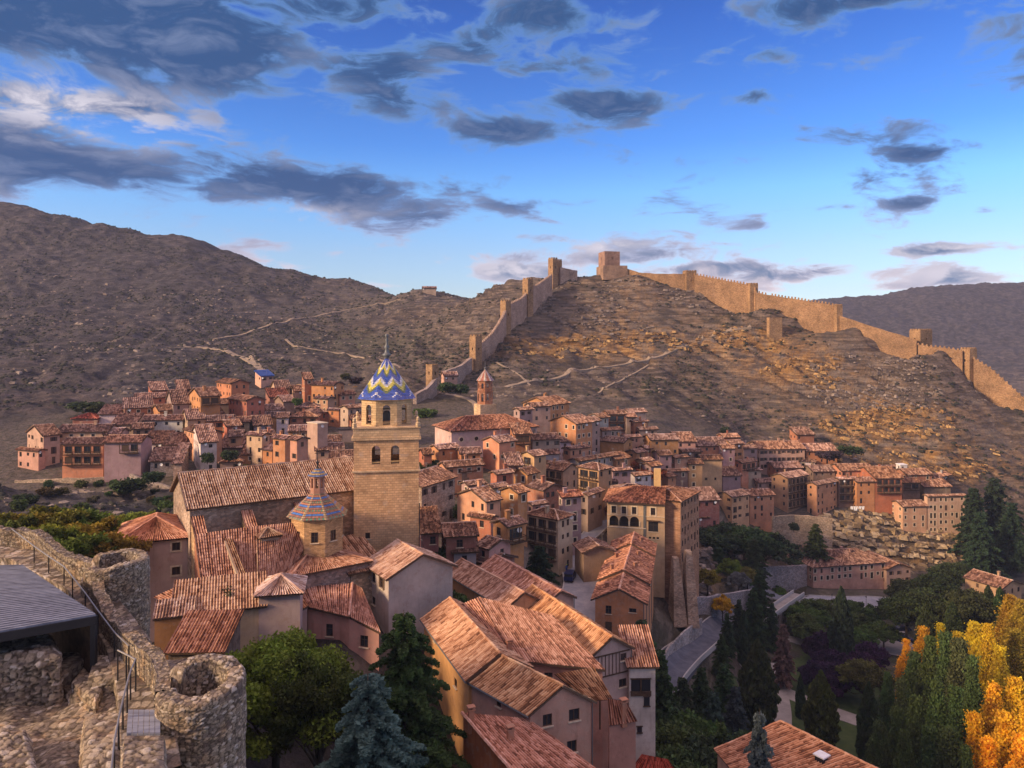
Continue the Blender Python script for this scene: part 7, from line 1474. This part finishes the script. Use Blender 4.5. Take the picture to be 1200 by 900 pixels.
for i, (px, py, Y) in enumerate(((1040, 792, 128), (1056, 800, 122), (1072, 770, 126), (1090, 752, 124), (1108, 748, 122), (1124, 756, 120), (1140, 776, 116), (1050, 834, 112), (1074, 822, 110), (1098, 806, 108), (1120, 812, 106), (1030, 850, 110), (1060, 862, 102), (1088, 858, 100), (1112, 860, 98), (1132, 880, 96))): tree(('pop3', 'pop', 'pop2')[i % 3], px, py, Y, (.08, .115, .035), 'dark green poplar in the dense stand in front of the golden ones', wide=1.45, group=g)
# right hand slope
for i, (px, py, Y, lb) in enumerate(((1141, 568, 268, 'big dark cedar right of the last tall sand-yellow house'), (1166, 556, 272, 'dark cedar at the right edge whose pointed top stands highest'), (1186, 585, 262, 'dark cedar at the very right edge'), (1150, 596, 256, 'lower dark cedar spreading in front of the big one'))): tree('fir2', px, py, Y, (.034, .056, .03), lb, wide=1.0)
# left valley
g = 'yellow-green trees behind the castle wall'
for i, (px, py, Y) in enumerate(((-15, 592, 88), (12, 598, 86), (38, 592, 90), (62, 586, 92), (86, 588, 94), (108, 602, 88), (50, 606, 80), (80, 612, 78), (118, 618, 80), (22, 612, 78))): tree(('round2', 'round')[i % 2], px, py, Y, ((.16, .17, .02), (.10, .13, .02), (.22, .16, .02))[i % 3], 'yellow-green tree in the row behind the castle wall', group=g, wide=1.1, h=9)
g = 'small lime bushes left of the annex'
for px, py in ((142, 600), (156, 597), (172, 596), (188, 598)): tree('round', px, py, 118, (.20, .22, .03), 'small lime green tree left of the cathedral annex', group=g, h=5, wide=1.1)
# shrubs in and around the town
for px, py, Y, lb, w, c in ((243, 530, 196, 'dark tree in front of the bluish white house', 1.4, DG), (268, 527, 200, 'dark garden bush below the golden pair', 1.8, DG), (228, 552, 184, 'dusty green bush left of the garden pavilion', 2, MG), (290, 545, 190, 'dark bush under the low orange annex', 1.5, DG), (418, 442, 300, 'round plum-dark tree left of the spire tip', 1.9, (.04, .025, .03)), (404, 437, 300, 'yellowish bush just left of the plum-dark tree', 1.4, OL), (348, 466, 262, 'bright green bush below the blue roofed building', 1.3, MG),
    (98, 470, 258, 'dark scrub clump behind the far left cream house', 3.2, DG), (118, 472, 256, 'dark scrub clump right of the first behind the far left houses', 2.6, DG), (180, 552, 186, 'dark bush below the ruined stone cottage', 1.6, DG), (148, 560, 184, 'dark bush at the end of the pale retaining wall', 2.0, DG),
    (524, 448, 300, 'dark garden bush beside the orange gatehouse tower', 2.2, DG), (540, 450, 300, 'second dark garden bush left of the red belfry', 2.0, DG), (498, 478, 270, 'green bush behind the belfry parapet', 2.0, MG), (498, 504, 250, 'green bush left of the white church', 1.8, MG), (972, 528, 300, 'grey-purple bush right of the very long beige house', 2.4, (.06, .05, .06)), (995, 522, 305, 'dark green bush on the slope right of the long beige house', 2.4, DG), (850, 500, 320, 'dark bush on the slope above the skylight house', 1.6, DG), (655, 478, 300, 'green bush on the slope behind the orange house with hatches', 1.2, MG),
    (540, 592, 150, 'garden bush between the grey-brown stone house and the golden yellow house', 1.6, MG), (517, 640, 112, 'dark bush under the belfry foot houses', 1.4, DG), (530, 668, 104, 'dark bush beside the low shop', 1.2, DG), (930, 612, 250, 'bush on top of the tan terrace wall', 1.2, DG), (712, 592, 190, 'reddish creeper bush left of the palace roof', .6, (.2, .05, .02)), (762, 548, 232, 'autumn red creeper heaped over the huddle of small houses', 2.2, (.26, .07, .02)), (748, 540, 236, 'smaller autumn red creeper beside the orange blank-walled house', 1.6, (.26, .07, .02))):
    tree('bush', px, py, Y, c, lb, h=2.6 if w < 2 else 3.5, wide=w * .8, name='bush', cat='bush')
# grass of the park
def patch(name, mat, pts, lift, label=None, kind='structure', step=1.5):
    P = np.array([WY(*p)[:2] for p in pts]); c0, c1 = P.min(0), P.max(0); xs, ys = np.arange(c0[0], c1[0] + step, step), np.arange(c0[1], c1[1] + step, step); X, Y = np.meshgrid(xs, ys, indexing='ij')
    ins = np.zeros(X.shape, bool); j = len(P) - 1
    for i in range(len(P)):
        c = ((P[i, 1] > Y) != (P[j, 1] > Y)) & (X < (P[j, 0] - P[i, 0]) * (Y - P[i, 1]) / (P[j, 1] - P[i, 1] + 1e-9) + P[i, 0]); ins ^= c; j = i
    Z = gz(X, Y) + lift; idx = -np.ones(X.shape, int); V = []; F_ = []
    ii = np.argwhere(ins); 
    for a, b_ in ii: idx[a, b_] = len(V); V.append((X[a, b_], Y[a, b_], Z[a, b_]))
    for a, b_ in ii:
        if a + 1 < X.shape[0] and b_ + 1 < X.shape[1] and ins[a + 1, b_] and ins[a, b_ + 1] and ins[a + 1, b_ + 1]: F_.append((idx[a, b_], idx[a + 1, b_], idx[a + 1, b_ + 1], idx[a, b_ + 1]))
    mb = MB(); mb.add(V, F_); tag(mb.build(name, M[mat]), label, None, None, kind)
patch('lawn', 'lawn', [(860, 850, 120), (900, 760, 168), (960, 725, 198), (1040, 730, 200), (1040, 900, 112), (900, 940, 100)], .12)
patch('lawn', 'lawn', [(760, 900, 90), (790, 800, 120), (850, 740, 158), (880, 760, 150), (880, 900, 95)], .12)
# street lamps along the riverside road
for i, px in enumerate((925, 975, 1015, 1050)):
    x, y = WY(px, 700, 216)[:2]; z = float(gz(x, y)); root = empty('street_lamp', (x, y, z)); tag(root, ('street lamp by the lime green ball tree', 'street lamp in front of the pink riverside building', 'street lamp right of the tall pyramid tree', 'street lamp by the parked cars')[i], 'street lamp', 'riverside street lamps')
    mb = MB(); mb.tube([(x, y, z), (x, y, z + 4.6)], [.07, .05], 6); mb.build('pole', M['iron'], root); mb = MB(); mb.lathe((x, y, z + 4.6), [(.08, 0), (.2, .3), (.22, .34), (.05, .5)], 8); mb.build('lantern', M['iron'], root)

# scrub bushes below the far left houses, each its own plant
rb_ = random.Random(4)
for i in range(24):
    px, py = rb_.uniform(5, 225), (rb_.uniform(568, 582) if i < 12 else rb_.uniform(585, 600)); P_b = ray_ground(px, py, 115, 220)
    root = empty('bush', tuple(P_b)); s_ = rb_.uniform(.35, .9); root.scale = (s_ * 1.3, s_ * 1.3, s_); root.rotation_euler.z = rb_.uniform(0, 6); tag(root, 'low dark green bush on the bank below the far left houses', 'bush', 'bushes on the left bank')
    tm, cm, _ = getp('bush'); link('trunk', tm, root); link('crown', cm, root, tuple(q * rb_.uniform(.7, 1.2) for q in (MG, DG, OL)[i % 3]))

relabel('dark trees below the double house', 'clump below the double house', 'dark spreading evergreen', 0)
relabel('dark conifers between the roads', 'stand below the terrace wall', 'tall dark conifer', 0)
relabel('clipped plane trees', 'upper row along the riverside road', 'flat topped plane tree', 0, 5); relabel('clipped plane trees', 'lower row of the clipped block', 'flat topped plane tree', 5)
relabel('purple plum trees', 'park behind the pyramid tree', 'dark purple-leaved plum tree', 0)
relabel('mixed trees on the slope below the lower road', 'upper row below the lower road', 'dark conifer', 0, 5); relabel('mixed trees on the slope below the lower road', 'lower row beside the whitewashed loggia house', 'green slope tree', 5)
relabel('dark trees behind the poplars', 'belt right of the pink riverside building', 'dark green tree', 0)
relabel('yellow poplars', 'back row at the right edge', 'golden yellow poplar', 0, 7); relabel('yellow poplars', 'front row at the bottom right', 'orange-gold poplar', 7)
relabel('yellow-green poplars', 'group above the golden poplars', 'yellow-green poplar', 0)
relabel('green poplars', 'tall back row before the golden poplars', 'dark green poplar', 0, 7); relabel('green poplars', 'front rows at the bottom edge', 'dark green poplar', 7)
relabel('bushes on the left bank', 'upper bank below the far left houses', 'low dark bush', 0, 12); relabel('bushes on the left bank', 'lower bank above the yellow-green trees', 'low dark bush', 12)
relabel('yellow-green trees behind the castle wall', 'row behind the castle wall', 'yellow-green tree', 0)
relabel('small lime bushes left of the annex', 'row left of the cathedral annex', 'small lime green tree', 0)
# ------------------------------------------------------------------ castle masonry in the foreground
def stone_mesh(parts, name, parent, size=.19, amp=.045, mat='rubble', color=None, pinned=False):
    vs, fs, E, S, n0 = [], [], [], [], 0
    for G in parts:
        nu, nv = G.shape[:2]; du = np.gradient(G, axis=0); dv = np.gradient(G, axis=1); N = np.cross(du.reshape(-1, 3), dv.reshape(-1, 3)); N /= np.linalg.norm(N, axis=1)[:, None] + 1e-9
        P = G.reshape(-1, 3); Q = P + .07 * np.c_[fbm(P[:, 0] * 2.5, P[:, 1] * 2.5, P[:, 2] * 2.5, 2), fbm(P[:, 0] * 2.5 + 9, P[:, 1] * 2.5, P[:, 2] * 2.5, 2), fbm(P[:, 0] * 2.5, P[:, 1] * 2.5 + 7, P[:, 2] * 2.5, 2)]
        Q = Q * (.9, .9, 1.75); e, s = worley(Q, size); big = fbm(P[:, 0] * .8, P[:, 1] * .8, P[:, 2] * .8, 3)
        h = np.clip(e / .11, 0, 1) * amp * (.45 + 1.1 * s) + big * amp * 1.3 + fbm(P[:, 0] * 9, P[:, 1] * 9, P[:, 2] * 9, 2) * amp * .25
        if pinned: I_, J_ = np.meshgrid(np.arange(nu), np.arange(nv), indexing='ij'); h = h * np.clip(np.minimum(np.minimum(I_, nu - 1 - I_), np.minimum(J_, nv - 1 - J_)).ravel() / 2.5, 0, 1)
        P = P + N * h[:, None]; i, j = np.meshgrid(np.arange(nu - 1), np.arange(nv - 1), indexing='ij'); a = (i * nv + j).ravel(); fs.append(np.stack([a, a + nv, a + nv + 1, a + 1], 1) + n0); vs.append(P); E.append(e); S.append(s); n0 += len(P)
    V = np.concatenate(vs); Fq = np.concatenate(fs); me = bpy.data.meshes.new(name); me.vertices.add(len(V)); me.vertices.foreach_set('co', V.ravel()); me.loops.add(Fq.size); me.loops.foreach_set('vertex_index', Fq.ravel()); me.polygons.add(len(Fq)); me.polygons.foreach_set('loop_start', np.arange(0, Fq.size, 4)); me.update(calc_edges=True)
    for n, v in (('edge', np.concatenate(E)), ('sid', np.concatenate(S))): at = me.attributes.new(n, 'FLOAT', 'POINT'); at.data.foreach_set('value', v.astype(np.float32))
    me.materials.append(M[mat]); o = link(name, me, parent)
    if parent is not None: o.matrix_parent_inverse = parent_world(parent).inverted()
    return o
def dense(prof, d=.055):
    prof = np.array(prof, float); L = np.r_[0, np.cumsum(np.linalg.norm(np.diff(prof, axis=0), axis=1))]; t = np.arange(0, L[-1] + d, d); return np.stack([np.interp(t, L, prof[:, k]) for k in range(prof.shape[1])], 1)
def smoothpath(pts, n, it=3):
    S = samp(pts, n)
    for _ in range(it * 4): S[1:-1] = (S[:-2] + 2 * S[1:-1] + S[2:]) / 4
    return S
def round_tower(label, cx, cy, r, zt, zb, thick, gap=None, tilt=0.0, floor=1.3):
    root = empty('round_tower', (cx, cy, zb)); tag(root, label, 'tower'); nth = int(2 * math.pi * r / .042); th = np.linspace(0, 2 * math.pi, nth)
    pr = dense([(r + .05, zb), (r, zt - .1), (r - .06, zt), (r - thick, zt), (r - thick - .04, zt - floor), (.15, zt - floor - .1)], .045); T_, Pi = np.meshgrid(th, np.arange(len(pr)), indexing='ij'); rad = pr[Pi, 0]; z = pr[Pi, 1]
    nz = fbm(np.cos(T_) * 1.6 + cx, np.sin(T_) * 1.6, 3.1, 3); nz[-1] = nz[0]
    top = np.clip((z - (zt - 1.2)) / 1.2, 0, 1); dz = nz * .22 - tilt * (-np.sin(T_)) 
    if gap: d = np.abs((T_ - gap[0] + math.pi) % (2 * math.pi) - math.pi); dz = dz - np.clip((gap[1] - d) / .25, 0, 1) * gap[2]
    z = z + dz * top * (rad > r - thick - .2)
    G = np.stack([cx + rad * np.cos(T_), cy + rad * np.sin(T_), z], 2); stone_mesh([G], 'masonry', root); return root
t1 = W(236, 806, -13.9); round_tower('nearest round stone tower with an open hollow top at the bottom edge', t1[0], t1[1], 1.62, -13.55, -27, .62, (R(185), .55, .8), .30)
t2 = W(136, 664, -13.2); round_tower('second round stone tower farther along the castle wall', t2[0], t2[1], 1.72, -12.75, -25, .55, (R(200), .7, 1.0), .1)
def parapet(label, pts, zi=-14.9, zo=-25, th=.62):
    """pts (px, py, z of the top)"""
    w = np.array([W(*p) for p in pts]); S = smoothpath(w, int(np.sum(np.linalg.norm(np.diff(w, axis=0), axis=1)) / .045), 6); tg = np.gradient(S[:, :2], axis=0); tg /= np.linalg.norm(tg, axis=1)[:, None]; nr = np.stack([tg[:, 1], -tg[:, 0]], 1)   # nr points outwards (right of travel)
    s_ = np.arange(len(S)) * .045; top = S[:, 2] + .10 * vnoise(s_ / .5, 0.5, 0.2) + .12 * np.floor(2 * vnoise(s_ / .8, 7.5, .1)) * .5
    parts = []; pr = dense([(1, 0), (1, 1), (0, 1), (0, 0)], 1)  
    nO, nT, nI = int((-13 - zo) / .05), int(th / .045), int(1.7 / .045); prof = [(1, t / nO) for t in range(nO)] + [(1 - t / nT, 1) for t in range(nT)] + [(0, 1 - t / nI) for t in range(nI + 1)]
    G = np.zeros((len(S), len(prof), 3))
    for k, (a, t) in enumerate(prof):
        b0 = zo if a == 1 and k < nO else zi; off = (a - .5) * th; G[:, k, :2] = S[:, :2] + nr * off; G[:, k, 2] = b0 + (top - b0) * t
    c = S[len(S) // 2]; root = empty('castle_wall', (c[0], c[1], zi)); tag(root, label, 'wall'); stone_mesh([G[::-1]], 'masonry', root); return S, nr
Sa, na = parapet('castle parapet running from the second round tower down to the nearest one', [(112, 662, -13.4), (116, 690, -13.5), (128, 716, -13.5), (158, 745, -13.5), (184, 767, -13.5), (193, 785, -13.6), (190, 806, -13.7)])
Sb, nb = parapet('farther castle parapet curving in from the left edge to the second round tower', [(-60, 604, -13.2), (0, 618, -13.2), (28, 619, -13.2), (50, 625, -13.2), (64, 638, -13.2), (84, 650, -13.2), (112, 656, -13.2)])
# wall walk
def floor_strip(name, pts, w, mat='rubble', label=None, size=.4, amp=.03, z=None):
    P = np.array([W(*p) for p in pts]); S = smoothpath(P, int(np.sum(np.linalg.norm(np.diff(P, axis=0), axis=1)) / .09), 4); tg = np.gradient(S[:, :2], axis=0); tg /= np.linalg.norm(tg, axis=1)[:, None]; nr = np.stack([-tg[:, 1], tg[:, 0]], 1); o = np.linspace(-w / 2, w / 2, int(w / .09)); G = np.stack([np.c_[S[:, :2] + nr * q, S[:, 2]] for q in o], 1)
    sk = np.stack([np.c_[S[:, :2] + nr * o[0], S[:, 2] - t] for t in np.arange(3.0, 0, -.12)], 1); sk2 = np.stack([np.c_[S[:, :2] + nr * o[-1], S[:, 2] - t] for t in np.arange(0.1, 3.0, .12)], 1)
    G = np.concatenate([sk, G, sk2], 1)[::-1]; ob = stone_mesh([G], name, None, size, amp, mat); tag(ob, kind='structure'); return ob
floor_strip('wall_walk', [(178, 905, -15.0), (172, 850, -14.9), (166, 800, -14.8), (150, 752, -14.7), (122, 712, -14.6), (100, 685, -14.5), (66, 668, -14.4), (30, 650, -14.3), (-40, 640, -14.3)], 1.9)
# courtyard and stone masses
def slab(name, G, label, cat, size=.3, amp=.06, kind=None):
    c = G.reshape(-1, 3).mean(0); o = stone_mesh([G], name, None, size, amp); tag(o, label, cat, None, kind); return o
def block(label, quad, ztop, zbot, size=.28, amp=.07, name='stone_block', cat='wall', tops=None):
    """quad: 4 ground-plan pixels at ztop, anticlockwise from front-left"""
    Q = [W(px, py, z) for (px, py), z in zip(quad, tops or [ztop] * 4)]; d = .07; sides = []
    def bil(a, b, c, e):
        nu, nv = max(2, int(np.linalg.norm(b - a) / d)), max(2, int(np.linalg.norm(e - a) / d)); u, v = np.meshgrid(np.linspace(0, 1, nu), np.linspace(0, 1, nv), indexing='ij'); u, v = u[..., None], v[..., None]; return a * (1 - u) * (1 - v) + b * u * (1 - v) + c * u * v + e * (1 - u) * v
    sides.append(bil(Q[0], Q[1], Q[2], Q[3]))
    for i in range(4):
        a, b = Q[i], Q[(i + 1) % 4]; lo = lambda p: np.array([p[0], p[1], zbot]); sides.append(bil(lo(a), lo(b), b, a))
    o = stone_mesh(sides, name, None, size, amp, pinned=True); tag(o, label, cat); return o
cx0, cx1 = W(-60, 905, -16.2), W(150, 905, -16.2); nu, nv = 190, 170; u, v = np.meshgrid(np.linspace(0, 1, nu), np.linspace(0, 1, nv), indexing='ij'); X = -27 + 12.2 * u; Yy = 22 + 14 * v
G = np.stack([X, Yy, -16.4 + .6 * fbm(X / 2.5, Yy / 2.5, 0.3, 4) + .5 * v + 1.0 * np.clip(u - .62, 0, 1)], 2); slab('courtyard', G, None, None, .24, .05, 'structure')
block('low ruined stone bank under the edge of the grey roof', [(-20, 805), (60, 796), (108, 764), (-20, 768)], -15.0, -17.5)
block('upper rough stone step beside the railing', [(103, 795), (138, 795), (138, 768), (112, 768)], -14.9, -17, name='stone_step', cat='step')
block('middle rough stone step between two others', [(84, 800), (112, 822), (120, 806), (98, 782)], -15.3, -17, name='stone_step', cat='step')
block('lowest rough stone step spilling into the courtyard', [(74, 806), (104, 832), (122, 828), (92, 796)], -15.7, -17.3, name='stone_step', cat='step')
block('steep ochre mass of ruined wall below the railing', [(97, 905), (140, 905), (148, 834), (100, 838)], -15.1, -19, amp=.10)
block('ruined wall top in the bottom left corner', [(-40, 930), (52, 930), (30, 856), (-40, 852)], -15.0, -19, amp=.09)
block('short stone pier at the bottom edge left of the nearest round tower', [(142, 930), (192, 930), (192, 862), (146, 862)], -14.2, -19, amp=.08)
def planks():
    root = empty('plank_platform', tuple(W(168, 846, -14.5))); tag(root, 'small grey wooden plank platform beside the short stone pier', 'platform'); a, b, c, d = W(148, 862, -14.6), W(188, 862, -14.6), W(188, 834, -14.6), W(150, 834, -14.6); mb = MB()
    for k in range(6): t0, t1 = (k + .04) / 6, (k + .96) / 6; p0, p1, p2, p3 = a + (b - a) * t0, a + (b - a) * t1, d + (c - d) * t1, d + (c - d) * t0; up_ = np.array([0, 0, .08]); mb.add([p0, p1, p2, p3, p0 + up_, p1 + up_, p2 + up_, p3 + up_], [(4, 5, 6, 7), (0, 1, 5, 4), (1, 2, 6, 5), (2, 3, 7, 6), (3, 0, 4, 7)])
    mb.build('planks', M['deck'], root)
planks()
# flat boarded roof on dark beams
def shelter():
    z = -12.7; a, b, c, d = W(-330, 800, z), W(112, 722, z), W(26, 664, z), W(-330, 672, z); root = empty('shelter', tuple(W(40, 800, -16))); tag(root, 'wide flat shelter roof of bluish grey boards covering the castle ruins', 'shelter')  # roof carried on unseen past the left frame edge to shade the courtyard
    mb = MB(); up_ = np.array([0, 0, .10]); mb.add([a, b, c, d, a + up_, b + up_, c + up_, d + up_], [(3, 2, 1, 0), (4, 5, 6, 7), (0, 1, 5, 4), (1, 2, 6, 5), (2, 3, 7, 6), (3, 0, 4, 7)]); mb.build('roof', M['deck'], root)
    mb = MB(); n = 40
    for k in range(n): t = (k + .5) / n; mb.beam(a + (d - a) * t + (0, 0, .125), b + (c - b) * t + (0, 0, .125), .03, .03)
    mb.build('board_seams', M['deck'], root)
    for p, q in ((a, b), (b, c)): mb = MB(); mb.beam(p + (0, 0, -.18), q + (0, 0, -.18), .16, .38); mb.build('beam', M['iron'], root)
    for t in (.992,): mb = MB(); p = a + (b - a) * t; mb.beam(p + (0, .05, -.3), p + (0, .05, -5.5), .22); mb.build('post', M['iron'], root)
    for k in range(7): mb = MB(); t = .5 + .07 * k; p, q = a + (b - a) * t, d + (c - d) * t; mb.beam(p + (0, 0, -.12), q + (0, 0, -.12), .10, .2); mb.build('rafter', M['iron'], root)
    for p, q in ((b + (c - b) * .03, c), (c, d)): mb = MB(); mb.beam(p + (0, 0, -2.3), q + (0, 0, -2.3), .12, 3.9); mb.build('shade_panel', M['wood'], root)  # dark panels added to make the space under the roof read as shade
shelter()
block('rock mass in the dark beneath the flat shelter roof', [(-40, 775), (70, 770), (60, 745), (-40, 742)], -14.0, -17.5, amp=.14, name='ruin_wall')
# railings
def railing(label, pts, h=1.05, zs=None, low=True):
    P = [W(*p) for p in pts]; root = empty('railing', tuple(P[0] - np.array([0, 0, h]))); tag(root, label, 'railing'); mb = MB(); mb.tube(P, .035, 8); mb.build('handrail', M['rail'], root)
    for i, p in enumerate(P): mb = MB(); mb.tube([p, p - np.array([0, 0, h])], .032, 6); mb.build('post', M['iron'], root)
    return root
railing('long metal railing along the wall walk above the flat roof', [(14, 620, -13.25), (40, 640, -13.3), (57, 652, -13.4), (75, 664, -13.4), (85, 676, -13.45), (100, 695, -13.45), (115, 716, -13.5), (134, 741, -13.6), (151, 757, -13.6)], 1.15)
railing('short metal railing section beside the stone steps', [(138, 762, -13.5), (148, 767, -13.5), (159, 773, -13.5)], 1.35)
railing('curved metal handrail dropping to the bottom edge', [(159, 772, -13.5), (153, 786, -13.6), (149, 800, -13.7), (144, 820, -13.8), (139, 842, -13.9), (134, 868, -14.0), (130, 905, -14.1)], 1.2)
